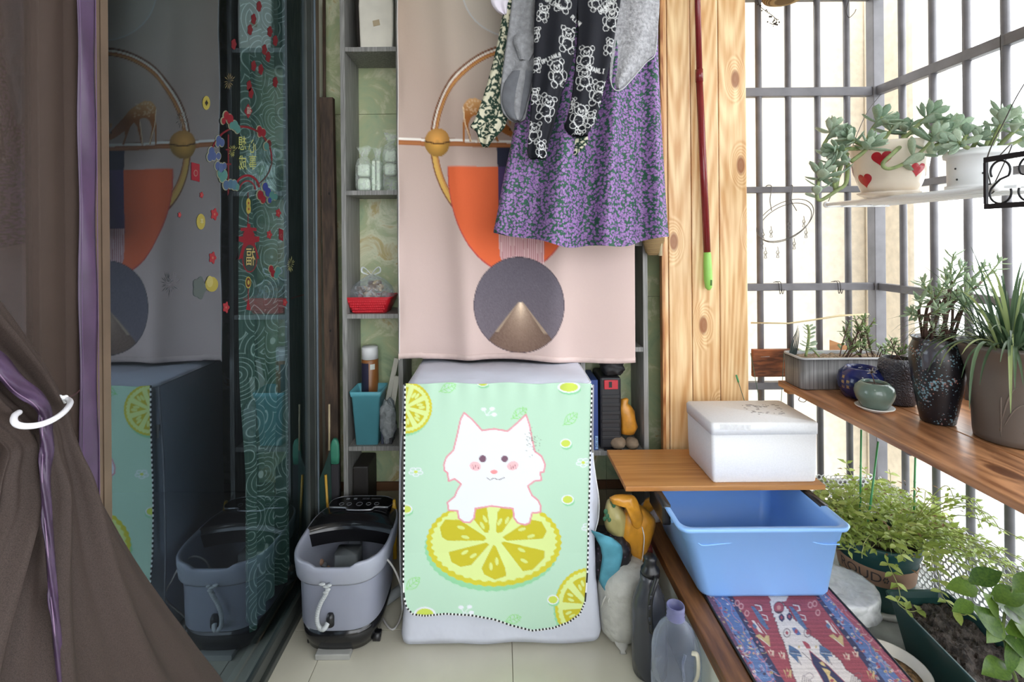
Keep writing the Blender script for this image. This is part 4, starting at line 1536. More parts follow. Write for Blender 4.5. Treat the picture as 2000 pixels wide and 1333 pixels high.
# raised control panel
pz = lambda y: .330 + .10 * (y - byc - .085) * .45
yF, yB = byc + .085, byc + hl - .012
pp = []
for (u, y) in ((-.105, yF + .018), (-.045, yF + .014), (-.03, yF), (.05, yF), (.062, yF + .016), (.11, yF + .014), (.122, yF + .035), (.118, yF + .066), (.09, yB - .004), (.05, yB + .002), (-.04, yB + .002), (-.08, yB - .004), (-.106, yF + .066), (-.112, yF + .035)):
    pp.append((bx + u, y, pz(y)))
cp = MB().loft([[(x, y, .322) for x, y, z in pp], [(x, y, z) for x, y, z in pp], ], smooth=False).build('control_panel', M['gloss_black'], fb_)
MB().tube(spline([Vector(p) + Vector((0, -.001, .0005)) for p in pp[:6]], 3), .0028, 6).build('silver_trim', plain('silver_trim', (176, 176, 182), .3, metal=.6), cp)
MB().tube(spline([Vector(p) + Vector((0, 0, .0005)) for p in pp[5:] + pp[:1]], 3), .0012, 6).build('thin_trim', plain('thin_silver_trim', (130, 130, 136), .3, metal=.6), cp)
M['mark'] = plain('grey_panel_marks', (120, 122, 128), .5)
for k, (u, s) in enumerate(((-.066, .0085), (-.038, .0085), (0, .011), (.034, .0085), (.064, .0085))):
    y = yF + .036
    q = [Vector((bx + u + s * math.cos(a), y + s * math.sin(a), pz(y + s * math.sin(a)) + .0012)) for a in np.linspace(0, 6.283, 21)]
    MB().tube(q, .0009, 5, cap=False).build('button', M['mark'], cp)
for k, (u, w_) in enumerate(((-.052, .006), (-.024, .006))):
    y = yF + .07
    MB().obox((bx + u, y, pz(y) + .001), (w_, 0, 0), (0, .005, .0002), (0, 0, .0003)).build('indicator', M['mark'], cp)
for txt, u, w_ in (('88:88', .016, .016), ('000000', .055, .014)):
    vs, fs = text_mesh(txt, .012)
    m_ = MB().add([(bx + u + v.x, yF + .068 + v.y, pz(yF + .068 + v.y) + .0012) for v in vs], fs)
    m_.build('lettering', M['mark'], cp)
# drain hose clipped to the front
Yf = byc - hl * .96


def fp(px, py, d=0.0):
    return at(px, py, Yf - .018 - d)


M['hose'] = plain('grey_hose', (170, 174, 176), .45, var=.03)
pts = spline([fp(641, 1150), fp(636, 1162), fp(626, 1180), fp(620, 1200), fp(620, 1218), fp(626, 1229), fp(634, 1228), fp(640, 1218, -.01)], 14)
rad = [.0062 + .0012 * math.sin(i * 2.1) if i < len(pts) * .78 else .0075 for i in range(len(pts))]
MB().tube(pts, rad, 12).build('drain_hose', M['hose'], fb_)
cl_ = MB()
for k, (x, y, sx, sy) in enumerate(((629, 1142, .010, .004), (637, 1146, .012, .004), (640, 1152, .009, .005), (636, 1158, .009, .004), (643, 1144, .008, .004))):
    cl_.ball(fp(x, y, .002), (sx, .006, sy), 10, 8)
cl_.build('hose_clip', M['hose'], fb_)
MB().lathe(fp(641, 1219).x, Yf + .002, [(.012, fp(641, 1232).z), (.012, fp(641, 1216).z), (.008, fp(641, 1209).z)], 14).build('hose_outlet', M['black'], fb_)
# power cord looping over the rim to the floor on the right
cp_ = [at(712, 1112, 1.66), at(722, 1092, 1.655), at(742, 1085, 1.65), at(762, 1100, 1.645), at(778, 1130, 1.64), at(787, 1165, 1.63)]
cp_ = [Vector(p) for p in cp_]
end = [onz(783, 1205, .02), onz(768, 1230, .006), onz(752, 1216, .006), onz(742, 1190, .006)]
cp_[-1].x = min(cp_[-1].x, -.325)
MB().tube(spline(cp_ + [Vector((min(e.x, -.333), e.y, e.z)) for e in end], 8), .0033, 8).build('power_cord', plain('pale_grey_cord', (172, 170, 168), .5), fb_)
for X, Y in ((-.094, -.10), (.116, -.095), (-.09, .12), (.09, .12)):
    cs = MB()
    cs.tube([(bx + X - .011, byc + Y, .015), (bx + X + .011, byc + Y, .015)], .015, 16)
    cs.build('caster', M['black'], fb_)
    MB().box(bx + X - .014, bx + X + .014, byc + Y - .008, byc + Y + .012, .014, .03).build('caster_fork', M['gloss_black'], fb_, bevel=.003)
for k, (x, y) in enumerate(((613, 1110), (620, 1104), (628, 1113), (634, 1105), (640, 1112), (616, 1120), (627, 1099), (635, 1117))):
    p = at(x, y, 1.785)
    MB().ball(p + Vector((0, 0, .0)), .011, 12, 10).build('massage_ball', plain('ball_%d' % k, (196, 158, 134) if k % 2 == 0 else (130, 134, 140), .5), fb_)
MB().lathe(at(625, 1110, 1.785).x, 1.785, [(.036, .095), (.036, at(625, 1120, 1.785).z - .004), (.03, at(625, 1120, 1.785).z)], 24).build('roller_seat', M['black'], fb_)
MB().loft([rrect(at(658, 1100, 1.77).x, at(703, 1100, 1.77).x, 1.735, 1.80, z, .008, 4) for z in (.095, at(680, 1086, 1.735).z)]).build('heater_box', plain('heater_box', (118, 124, 128), .5), fb_)
MB().box(at(680, 1060, 1.80).x, at(704, 1060, 1.80).x, 1.80, 1.83, .10, .29).build('heater_riser', plain('heater_riser', (86, 90, 96), .5), fb_, bevel=.004)
p0, p1 = onz(615, 1285, .01), onz(682, 1287, .01)
MB().box(p0.x, p1.x, p0.y, p0.y + .05, 0.0, .018).build('floor_plate', plain('grey_floor_plate', (150, 150, 146), .6), label='small grey block on the floor under the front of the foot bath', cat='block', bevel=.002)
# pale pipe behind, between bath and machine
MB().tube(spline([onz(742, 1180, .03), onz(765, 1165, .03), onz(785, 1150, .03)], 5), .018, 12).build('drain_pipe', plain('pale_grey_pipe', (140, 144, 146), .5), label='pale grey drain pipe on the floor behind the foot bath', cat='pipe')

# ---------------------------------------------------------------- sacks, jug and bottle right of the machine
M['sack'] = plain('woven_grey_sack', (184, 184, 178), .7, var=.06, scale=20, bmp=.8, bscale=45, bdist=.006)
sk_c = onz(1213, 1262, 0.0)
sx0 = Vector((.392, 1.64, 0))
s1 = T('grain_sack', 'full grey-white woven sack on the floor right of the washing machine', 'sack', sx0)
rg = []
for i, (z, rx, ry, ox) in enumerate(((.001, .020, .03, .0), (.012, .045, .055, -.005), (.04, .064, .07, -.003), (.09, .074, .082, 0), (.15, .080, .088, .003), (.195, .078, .086, .006), (.225, .068, .074, .01), (.243, .052, .05, .014), (.25, .03, .03, .014))):
    rg.append([Vector((sx0.x + ox + rx * math.copysign(abs(math.cos(a)) ** .75, math.cos(a)) * (1 + .05 * noise.noise(Vector((math.cos(a) * 3, math.sin(a) * 3, z * 22)))),
                       sx0.y + ry * math.copysign(abs(math.sin(a)) ** .75, math.sin(a)), z + .006 * noise.noise(Vector((a, z * 30, 2))))) for a in np.linspace(0, 6.283, 49)[:-1]])
for i_, ring_ in enumerate(rg):
    for k_, p_ in enumerate(ring_):
        d_ = .007 * noise.noise(Vector((p_.x * 38, p_.y * 38, p_.z * 22))) + .004 * noise.noise(Vector((p_.x * 90, p_.y * 90, p_.z * 60)))
        p_ += (p_ - Vector((sx0.x, sx0.y, p_.z))).normalized() * d_
MB().loft([ [rg[int(t)][k].lerp(rg[min(int(t) + 1, len(rg) - 1)][k], t - int(t)) for k in range(48)] for t in np.linspace(0, len(rg) - 1.001, 33)]).build('sack_body', M['sack'], s1)
MB().loft([[Vector((sx0.x - .012 + r_ * math.cos(a), sx0.y - .048 + .5 * r_ * math.sin(a) + dy, z)) for a in np.linspace(0, 6.283, 13)[:-1]] for z, r_, dy in ((.028, .03, .01), (.012, .018, -.012), (.004, .008, -.02), (.001, .011, -.026))]).build('tied_corner', M['sack'], s1)
cr = MB()
for k in range(7):
    a = R.uniform(-2.6, -.5)
    p = Vector((sx0.x + .066 * math.cos(a), sx0.y + .08 * math.sin(a), .20 + R.uniform(-.03, .02)))
    cr.tube([p, p + Vector((R.uniform(-.02, .02), -.004, -.03)), p + Vector((R.uniform(-.03, .03), -.002, -.06))], [.002, .0035, .001], 6)
cr.build('crease', M['sack'], s1, kind='stuff')

tl = T('patterned_bag', 'dark patterned bag with a teal flap squeezed on top of the grey sack', 'bag', (.355, 1.66, .24))
dkf, nt_, b_p = NT('dark_floral_film')
vv = coords(nt_)
vo = N(nt_, 'ShaderNodeTexVoronoi', i_Scale=75.0)
nt_.links.new(vv, vo.inputs['Vector'])
rr_ = ramp(nt_, [(0.0, rgb(150, 120, 140)), (.16, rgb(84, 66, 84)), (.3, rgb(30, 28, 34)), (1, rgb(24, 22, 28))])
nt_.links.new(vo.outputs['Distance'], rr_.inputs['Fac'])
nt_.links.new(rr_.outputs['Color'], b_p.inputs['Base Color'])
b_p.inputs['Roughness'].default_value = .4
pc = at(1196, 1100, 1.64)
sackblob((pc.x + .004, 1.66, pc.z - .002), (.062, .055, .085), 11, .16, 3.0, 2.0, 32, 24).build('bag_body', dkf, tl)
tq = [(1164, 1040), (1176, 1046), (1190, 1062), (1196, 1085), (1192, 1110), (1187, 1135), (1184, 1158)]
wdt = [10, 20, 24, 20, 19, 17, 3]
rows = []
for k, q in enumerate(spline([Vector((a, b, 0)) for a, b in tq], 5)):
    w_ = np.interp(k / 5, range(7), wdt)
    rows.append([at(q.x + u * w_, q.y + u * 5 * (k < 14), 1.597 - .010 * (1 - u * u) - .004 * math.sin(k * .7 + u)) for u in np.linspace(-1, 1, 9)])
o = MB().loft(rows, closed=False, cap=False).build('teal_flap', plain('teal_cloth', (78, 146, 166), .75, var=.08, scale=20, bmp=.3, bscale=40), tl)
o.modifiers.new('Solidify', 'SOLIDIFY').thickness = .003

# yellow rice bag standing on the sack, leaning back
rc = T('rice_bag', 'yellow and khaki printed rice bag lying on the sacks under the board', 'bag', (.40, 1.70, .3))
YB = 1.69
quad = [(1183, 990), (1215, 970), (1280, 1010), (1286, 1040), (1252, 1108), (1236, 1105), (1190, 1055)]


def bagskin(front_px, Yd, dep, name, mat, parent, bulge=.05, n=18):
    """pillow between an outline (given as seen in the photo, at depth Yd) and its back"""
    c = Vector((sum(p[0] for p in front_px) / len(front_px), sum(p[1] for p in front_px) / len(front_px), 0))
    ring0 = spline([Vector((a, b, 0)) for a, b in front_px + [front_px[0]]], 6)[:-1]
    rings = []
    for i in range(n + 1):
        t = math.pi * i / n
        s, dy = math.sin(t) ** .55 if 0 < i < n else 0.02, -math.cos(t)
        ring = []
        for q in ring0:
            p = c.lerp(q, max(s, .02))
            nn = noise.noise(Vector((p.x * .05, p.y * .05, i * .3))) * .006
            ring.append(at(p.x, p.y, Yd + dep * dy * .5 + nn))
        rings.append(ring)
    return MB().loft(rings).build(name, mat, parent)


M['rice_y'] = plain('yellow_rice_bag', (198, 138, 44), .32, var=.08, scale=30, bmp=.4, bscale=60)
M['rice_k'] = plain('khaki_rice_bag', (170, 160, 104), .4, var=.06, bmp=.4, bscale=60)
bagskin([(1212, 1000), (1245, 985), (1272, 1005), (1280, 1030), (1254, 1106), (1248, 1109), (1230, 1085), (1205, 1062)], YB, .10, 'bag_body', M['rice_y'], rc)
bagskin([(1180, 1000), (1188, 975), (1208, 985), (1226, 1015), (1220, 1064), (1196, 1048), (1182, 1030)], YB - .012, .09, 'khaki_panel', M['rice_k'], rc)
bagskin([(1190, 972), (1206, 966), (1236, 968), (1248, 985), (1256, 1012), (1250, 1032), (1238, 1030), (1226, 1004), (1214, 985), (1196, 985)], YB - .05, .05, 'folded_mouth', M['rice_y'], rc)
MB().tube(spline([at(1254, 1030, YB - .052), at(1258, 1050, YB - .053), at(1256, 1080, YB - .045), at(1252, 1106, YB - .02)], 6), .0016, 6).build('seam_thread', M['white'], rc)
fr = MB()
for k in range(7):
    p = at(1236 + k * 3, 1104 + (k % 3), YB - .02)
    fr.tube([p, p + Vector((R.uniform(-.003, .003), -.002, -.012))], .0006, 4)
fr.build('frayed_edge', M['white'], rc, kind='stuff')
gl = MB()
for a, b, r_ in ((1183, 1000, 6), (1186, 1009, 6), (1181, 1014, 5), (1190, 1016, 5), (1196, 982, 5), (1199, 988, 5)):
    gl.ball(at(a, b, YB - .060), (r_ * .0012, .0012, r_ * .0016), 8, 6)
gl.build('green_print', plain('green_bag_print', (48, 96, 66), .5), rc)
wb_ = T('white_lined_bag', 'white-lined orange plastic bag crumpled behind the rice bag', 'bag', (.52, 1.74, .28))
bagskin([(1252, 985), (1268, 972), (1290, 970), (1300, 990), (1296, 1015), (1276, 1022), (1258, 1014)], 1.78, .06, 'bag_body', film('pale_bag', (206, 200, 204), .25, .35, 50, .5), wb_)
bagskin([(1254, 990), (1262, 974), (1284, 970), (1282, 990), (1266, 1002)], 1.745, .03, 'orange_lining', M['rice_y'], wb_)
rs = sackblob((at(1268, 1075, 1.80).x, 1.80, at(1268, 1075, 1.8).z - .01), (.03, .03, .055), 21, .2)
rs.build('red_bag', plain('dull_red_bag', (120, 52, 50), .5), label='dull red bag in the gap behind the yellow rice bag', cat='bag')
stl = MB().box(.335, .51, 1.735, 1.90, 0.0, .215)
stl.build('storage_crate', plain('dark_crate', (46, 44, 44), .7), label='dark low crate on the floor under the rice bag', cat='crate', bevel=.004)

# grey jug with a strap handle
jc = at(1268, 1200, 1.50)
jg = T('lidded_jug', 'dark smoky jug with black strap handle behind the clear bottle', 'jug', (jc.x, 1.50, 0))
jx = jc.x


def jz(py):
    return at(1270, py, 1.50).z


M['smoke'] = plain('smoky_plastic', (60, 62, 68), .25, var=.05)
MB().lathe(jx, 1.50, [(.042, 0.0), (.05, .006), (.052, .05), (.052, jz(1185)), (.046, jz(1165)), (.032, jz(1145)), (.026, jz(1132)), (.026, jz(1120))], 28).build('jug_body', M['smoke'], jg)
MB().lathe(jx + .004, 1.50, [(.028, jz(1121)), (.028, jz(1112)), (.02, jz(1106)), (.017, jz(1096)), (.02, jz(1090)), (.012, jz(1084))], 20).build('jug_cap', M['black'], jg)
rows = spline([Vector((jx + .012, 1.462, jz(1112))), Vector((jx - .002, 1.452, jz(1130))), Vector((jx - .012, 1.447, jz(1150))), Vector((jx - .014, 1.443, jz(1180))), Vector((jx - .010, 1.442, jz(1208)))], 6)
MB().tube(rows, .0085, 8, flat=.5).build('strap_handle', M['black'], jg)
for t in (.45, .6, .75, .9):
    p = rows[int(t * (len(rows) - 1))]
    MB().obox(p + Vector((0, -.004, 0)), (.006, 0, 0), (0, .0012, 0), (0, 0, .006)).build('strap_pad', M['smoke'], jg, bevel=.001)

# big clear bottle with a cream handle
BY = 1.37
bc = at(1320, 1260, BY)
bt = T('clear_jug', 'large clear empty plastic bottle with cream handle beside the bench wall', 'bottle', (bc.x, BY, 0))


def bz(py):
    return at(1320, py, BY).z


def clearp(name, tint, fac):
    m, nt, b = NT(name)
    b.inputs['Base Color'].default_value = rgb(*tint)
    b.inputs['Roughness'].default_value = .06
    tr = N(nt, 'ShaderNodeBsdfTransparent')
    tr.inputs['Color'].default_value = rgb(*[min(255, t + 12) for t in tint])
    lw = N(nt, 'ShaderNodeLayerWeight', i_Blend=.35)
    mr = N(nt, 'ShaderNodeMapRange', i_1=0, i_2=1, i_3=fac, i_4=fac * .35)
    nt.links.new(lw.outputs['Facing'], mr.inputs[0])
    mx = N(nt, 'ShaderNodeMixShader')
    nt.links.new(mr.outputs[0], mx.inputs[0])
    nt.links.new(b.outputs[0], mx.inputs[1])
    nt.links.new(tr.outputs[0], mx.inputs[2])
    nt.links.new(mx.outputs[0], nt.nodes['Material Output'].inputs['Surface'])
    return m


M['pet'] = clearp('clear_bottle_plastic', (206, 212, 226), .93)
bx_ = bc.x
prf = [(.05, .002), (.062, .006), (.066, .03), (.064, .06), (.067, .065), (.067, .10), (.064, .106), (.066, .112), (.066, .15), (.064, bz(1262)), (.058, bz(1245)), (.044, bz(1226)), (.028, bz(1214)), (.0225, bz(1208)), (.022, bz(1203))]
wav = MB()
rings = []
for r_, z in prf:
    rings.append([(bx_ + r_ * math.cos(a) * (1 + (.02 * math.sin(5 * a + z * 60) if .1 < z < .22 else 0)), BY + r_ * math.sin(a), z) for a in np.linspace(0, 6.283, 49)[:-1]])
wav.loft(rings, cap=False)
wav.add(rings[0], [tuple(range(47, -1, -1))])
wav.build('bottle_body', M['pet'], bt)
nk = MB()
for k, (r_, z) in enumerate(((.0225, bz(1208)), (.0235, bz(1204)), (.0225, bz(1200)), (.024, bz(1196)), (.0225, bz(1192)), (.024, bz(1188)), (.023, bz(1181)))):
    pass
nk.lathe(bx_, BY, [(.0225, bz(1208)), (.025, bz(1205)), (.0225, bz(1201)), (.0245, bz(1197)), (.0225, bz(1193)), (.0245, bz(1189)), (.0235, bz(1182)), (.021, bz(1182)), (.021, bz(1206))], 28, cap0=False, cap1=False)
nk.build('threaded_neck', clearp('neck_plastic', (166, 168, 206), .7), bt)
hd = spline([at(1352, 1277, BY - .068), at(1361, 1280, BY - .075), at(1364, 1300, BY - .078), at(1362, 1322, BY - .076), at(1354, 1338, BY - .066)], 6)
MB().tube(hd, .0075, 8, flat=.6).build('cream_handle', plain('cream_plastic', (204, 200, 182), .45), bt)
hb2 = spline([at(1338, 1280, BY - .064), at(1334, 1300, BY - .07), at(1336, 1330, BY - .066)], 6)
MB().tube(hb2, .004, 8).build('moulded_grip', M['pet'], bt)

# ---------------------------------------------------------------- things on the right shelf unit
zs = RZ[2]


def shelfpt(px, py, Y):
    return at(px, py, Y)


p = at(1160, 885, 1.95)
b1 = T('blue_carton', 'narrow blue carton marked 345 W beside the black tool case', 'box', (p.x, 1.98, zs))
X1 = at(1168, 800, 1.945).x
zt1 = at(1160, 743, 1.945).z
MB().box(xl2 + .02, X1, 1.945, 2.10, zs, zt1).build('carton', plain('navy_carton', (38, 62, 120), .5, var=.04), b1, bevel=.001)
MB().box(X1 - .012, X1 - .0015, 1.9442, 1.9452, zs + .004, zs + .055).build('label_panel', plain('light_blue_label', (130, 160, 196), .5), b1)
vs, fs = text_mesh('345 W', .014)
MB().add([(X1 - .0068 - v.y * .85, 1.9438, zs + .03 + v.x * 1.0) for v in vs], fs).build('lettering', plain('dark_ink', (30, 40, 70), .6), b1)
tcx0, tcx1 = at(1172, 800, 1.95).x, at(1214, 800, 1.95).x
tct = at(1190, 738, 1.95).z
tc = T('tool_case', 'black ribbed tool case with a red latch on the dark right shelf', 'case', ((tcx0 + tcx1) / 2, 2.0, zs))
MB().box(tcx0, tcx1, 1.95, 2.11, zs, tct).build('case_body', plain('black_case', (30, 30, 34), .5), tc, bevel=.01)
for k in range(6):
    z = zs + .04 + k * .032
    MB().box(tcx0 + .006, tcx1 - .006, 1.946, 1.951, z, z + .014).build('case_rib', plain('black_case_rib', (26, 26, 30), .5), tc, bevel=.002)
MB().box(at(1180, 750, 1.945).x, at(1207, 750, 1.945).x, 1.943, 1.951, at(1190, 761, 1.945).z, at(1190, 743, 1.945).z).build('red_latch', plain('red_latch', (176, 40, 50), .4), tc, bevel=.002)
MB().box(at(1189, 750, 1.945).x, at(1195, 750, 1.945).x, 1.9415, 1.944, at(1190, 757, 1.945).z, at(1190, 746, 1.945).z).build('latch_slot', M['black'], tc)
sackblob((at(1196, 722, 1.99).x, 2.0, tct + .032), (.045, .05, .03), 31, .2).build('black_bag', plain('black_bag', (26, 25, 27), .6), label='crumpled black bag on top of the black tool case', cat='bag')
yb = T('twisted_bag', 'twisted orange-yellow plastic bag standing on the dark right shelf', 'bag', (at(1226, 800, 1.97).x, 1.97, zs))
rg = []
for i, (py, wpx) in enumerate(((846, 14), (835, 17), (820, 16), (805, 15), (795, 12), (788, 7), (781, 8), (778, 3))):
    c = at(1226 - (i * .8) + 3 * math.sin(i), py, 1.975)
    w_ = wpx * 1.975 / F
    rg.append([Vector((c.x + w_ * math.cos(a) * (1 + .25 * noise.noise(Vector((math.cos(a) * 2, math.sin(a) * 2, i * .7)))), c.y + w_ * .8 * math.sin(a), c.z)) for a in np.linspace(0, 6.283, 25)[:-1]])
rg[0] = [Vector((q.x, q.y, max(zs + .03, q.z))) for q in rg[0]]
MB().loft(rg).build('bag_body', plain('orange_film', (190, 130, 44), .35, var=.1, scale=30, bmp=.6, bscale=70), yb)
M['stone'] = plain('brown_stone', (128, 110, 90), .8, var=.12, scale=30, bmp=.2)
for (px, py, rx, lab) in ((1207, 863, 15, 'left oval brown potato on the front edge of the dark shelf'), (1234, 859, 13.5, 'right upright brown potato below the orange bag')):
    c = at(px, py, 1.955)
    r_ = rx * 1.955 / F
    sackblob((c.x, 1.955, zs + r_ * .82), (r_, r_, r_ * .82), px, .1, 2.0, 1.5, 20, 14).build('potato', M['stone'], label=lab, cat='potato')
MB().box(at(1180, 880, 1.94).x, at(1214, 880, 1.94).x, 1.937, 1.99, zs, zs + .006).build('dark_strip', M['black'], label='flat dark strip lying in front of the tool case', cat='strip')

# woven basket hanging from a hook on the far side of the skirt
wbk = T('woven_basket', 'small woven straw basket on the shelf edge half hidden by the purple skirt', 'basket', (at(1272, 480, 1.90).x, 1.90, RZ[0]))
c = at(1276, 480, 1.90)
rg = [[(c.x + r_ * math.cos(a), 1.90 + .6 * r_ * math.sin(a), at(1276, py, 1.90).z) for a in np.linspace(0, 6.283, 29)[:-1]] for py, r_ in ((499, .018), (493, .03), (470, .042), (430, .05), (400, .052))]
straw, nt_, b_ = NT('woven_straw')
vv = coords(nt_)
wv = N(nt_, 'ShaderNodeTexWave', bands_direction='Z', i_Scale=90.0, i_Distortion=1.0)
nt_.links.new(vv, wv.inputs['Vector'])
rr_ = ramp(nt_, [(0.2, rgb(120, 96, 62)), (.7, rgb(176, 148, 104))])
nt_.links.new(wv.outputs['Fac'], rr_.inputs['Fac'])
nt_.links.new(rr_.outputs['Color'], b_.inputs['Base Color'])
b_.inputs['Roughness'].default_value = .9
bump(nt_, b_, wv.outputs['Fac'], .6, .004)
MB().loft(rg, cap=True).build('basket_body', straw, wbk)
MB().tube([(c.x, 1.90, at(1276, 400, 1.90).z), (c.x, 1.915, at(1276, 330, 1.90).z), (c.x, 1.931, at(1276, 325, 1.9).z)], .002, 6).build('hanging_loop', straw, wbk)
MB().tube([at(1290, 385, 1.89), at(1290, 500, 1.89)], .0075, 10).build('bamboo_stick', plain('pale_bamboo', (206, 192, 158), .5), label='pale bamboo stick end beside the woven basket', cat='stick')

# ---------------------------------------------------------------- red telescopic pole on the pillar
tp_ = T('telescopic_pole', 'dark red telescopic pole with green grip hanging on the pine pillar', 'pole', at(1384, 567, 1.905))
PYD = 1.905
M['maroon'] = plain('maroon_enamel', (120, 32, 34), .2, var=.05)
q = lambda x, y: at(x, y, PYD)
MB().tube([q(1357, -200), q(1366, 140)], 5.6 * PYD / F, 14).build('upper_tube', M['maroon'], tp_)
MB().tube([q(1365.5, 136), q(1366, 160)], 7.2 * PYD / F, 14).build('joint_collar', M['maroon'], tp_)
MB().tube([q(1366, 158), q(1381, 493)], 6.6 * PYD / F, 14).build('lower_tube', M['maroon'], tp_)
MB().tube([q(1381, 492), q(1381.5, 498), q(1382, 520), q(1383, 545), q(1384, 562), q(1384.3, 567)], [.0125, .014, .0155, .0160, .0125, .005], 16).build('green_grip', plain('lime_grip', (150, 206, 96), .4, var=.04), tp_, label='lime green moulded grip with a hanging hole')
MB().obox(q(1386, 552) + Vector((0, -.0145, 0)), (.003, 0, 0), (0, .002, 0), (0, 0, .011)).build('hanging_hole', plain('grip_shadow_green', (70, 110, 46), .6), tp_, bevel=.001)
MB().tube([q(1357, -200) + Vector((0, .0, 0)), q(1357, -206) + Vector((0, .03, 0))], .004, 8).build('wall_hook', M['wire_dark'], tp_)
# ---------------------------------------------------------------- clothes hanging on the rod
RZ_, RY = 2.36, 1.62
rodt = T('clothes_rod', 'white clothes drying rod hung from the ceiling above the laundry', 'rod', (0.3, RY, RZ_))
MB().tube([(-0.30, RY, RZ_), (0.62, RY, RZ_)], .012, 12).build('rod', M['white'], rodt)
for X in (-.2, .5):
    MB().tube([(X, RY, RZ_ + .012), (X, RY, 2.749)], .004, 6).build('hanger_rope', M['white'], rodt)


def interp_rows(rows, n):
    r = np.array(rows, float)
    t = np.linspace(0, len(rows) - 1, n)
    return np.stack([np.interp(t, np.arange(len(rows)), r[:, k]) for k in range(r.shape[1])], 1)


def smooth_rows(rows, n):
    P = [Vector((r[1], r[2], r[0])) for r in rows]
    per = max(1, n // (len(rows) - 1))
    return [(q.z, q.x, q.y) for q in spline(P, per)]


def garment(name, rows, Y, thick, fold, mat, parent, art=None, n=90, m=160, label=None, tail=0.0, open_bottom=True):
    """hollow hanging cloth between left and right outlines; folds push the surface in depth"""
    rr = smooth_rows(rows, m)
    V, ax, ay, fs = [], [], [], []
    for j, (py, x0, x1) in enumerate(rr):
        v = j / (len(rr) - 1)
        for k in range(n):
            a = 2 * math.pi * k / n
            u = -math.cos(a)                    # -1..1..-1
            s = math.sin(a)
            front = s > 0
            x = (x0 + x1) / 2 + (x1 - x0) / 2 * u
            f = fold((u + 1) / 2, v)
            y = Y - thick * .5 * math.copysign(abs(s) ** .6, s) - f * (1 - abs(u) ** 6) * (1 if front else .6)
            yy = py + tail * math.sin(u * 7 + v) * v
            # each depth keeps the same outline on the cloth
            p = at(x, yy, Y)
            V.append((p.x, y, p.z))
            ax.append(x + (0 if front else 37))
            ay.append(yy)
    L = len(rr)
    for j in range(L - 1):
        for k in range(n):
            a, b = j * n + k, j * n + (k + 1) % n
            fs.append((a, b, b + n, a + n))
    fs.append(tuple(range(n)))
    mb = MB().add(V, fs, True)
    mb.sm[-1] = False
    return mb.build(name, mat, parent, label=label, cols=art(ax, ay) if art else None)


# purple floral skirt: small blossoms over green


def floral():
    m, nt, b = NT('purple_floral_cloth')
    v = coords(nt, (1, .35, 1))
    wn = N(nt, 'ShaderNodeTexNoise', i_Scale=120.0, i_Detail=2.0)
    nt.links.new(v, wn.inputs['Vector'])
    va = N(nt, 'ShaderNodeVectorMath', operation='MULTIPLY_ADD')
    nt.links.new(wn.outputs['Color'], va.inputs[0])
    va.inputs[1].default_value = (.012, .012, .012)
    nt.links.new(v, va.inputs[2])
    vo = N(nt, 'ShaderNodeTexVoronoi', i_Scale=112.0, i_Randomness=.95)
    nt.links.new(va.outputs[0], vo.inputs['Vector'])
    ve = N(nt, 'ShaderNodeTexVoronoi', feature='DISTANCE_TO_EDGE', i_Scale=250.0)
    nt.links.new(va.outputs[0], ve.inputs['Vector'])
    r1 = ramp(nt, [(0.0, rgb(172, 138, 190)), (.48, rgb(146, 110, 168)), (.58, rgb(100, 70, 122)), (.60, rgb(46, 96, 72)), (1, rgb(40, 84, 64))])
    nt.links.new(vo.outputs['Distance'], r1.inputs['Fac'])
    r2 = ramp(nt, [(0.0, (0.25, 0.22, 0.30, 1)), (.09, (1, 1, 1, 1))])
    nt.links.new(ve.outputs['Distance'], r2.inputs['Fac'])
    mx = N(nt, 'ShaderNodeMix', data_type='RGBA', blend_type='MULTIPLY', i_0=.85)
    nt.links.new(r1.outputs['Color'], mx.inputs[6])
    nt.links.new(r2.outputs['Color'], mx.inputs[7])
    nt.links.new(mx.outputs[2], b.inputs['Base Color'])
    b.inputs['Roughness'].default_value = .6
    b.inputs['Specular IOR Level'].default_value = .3
    return m


skt = T('purple_skirt', 'purple floral skirt with green gaps hanging in front of the tapestry', 'skirt', at(1135, 490, 1.70))


def fold_skirt(u, v):
    g = min(1, .25 + v)
    return g * (.027 * math.sin(6.283 * (3.1 * u + .15) + .6 * v) + .016 * math.sin(6.283 * (6.3 * u + .4 * v)) + .04 * math.exp(-((u - .42 + .05 * v) / .05) ** 2))


rows = [(-190, 1030, 1290), (-60, 1030, 1290), (60, 1026, 1284), (150, 1022, 1286), (250, 1004, 1291), (350, 984, 1297), (420, 972, 1301), (462, 964, 1305)]
n_, m_ = 140, 200
rr = smooth_rows(rows, m_)
V, fs = [], []
for j, (py, x0, x1) in enumerate(rr):
    v = max(0, (py + 60) / 520)
    for k in range(n_):
        a = 2 * math.pi * k / n_
        u, s = -math.cos(a), math.sin(a)
        uu = (u + 1) / 2
        hem = (0 - 12 * (1 - uu) + 26 * math.sin(math.pi * uu) ** 1.0 + 3 * math.sin(uu * 19)) * max(0, (py - 300) / 160)
        x = x0 + (x1 - x0) * uu
        p = at(x, py + hem * (1 if s > 0 else .6), 1.70)
        y = 1.70 - .045 * math.copysign(abs(s) ** .6, s) - fold_skirt(uu, v) * (1 - abs(u) ** 6) * (1 if s > 0 else .5)
        V.append((p.x, y, p.z))
for j in range(len(rr) - 1):
    for k in range(n_):
        a, b = j * n_ + k, j * n_ + (k + 1) % n_
        fs.append((a, b, b + n_, a + n_))
MB().add(V, fs, True).build('skirt_cloth', floral(), skt)


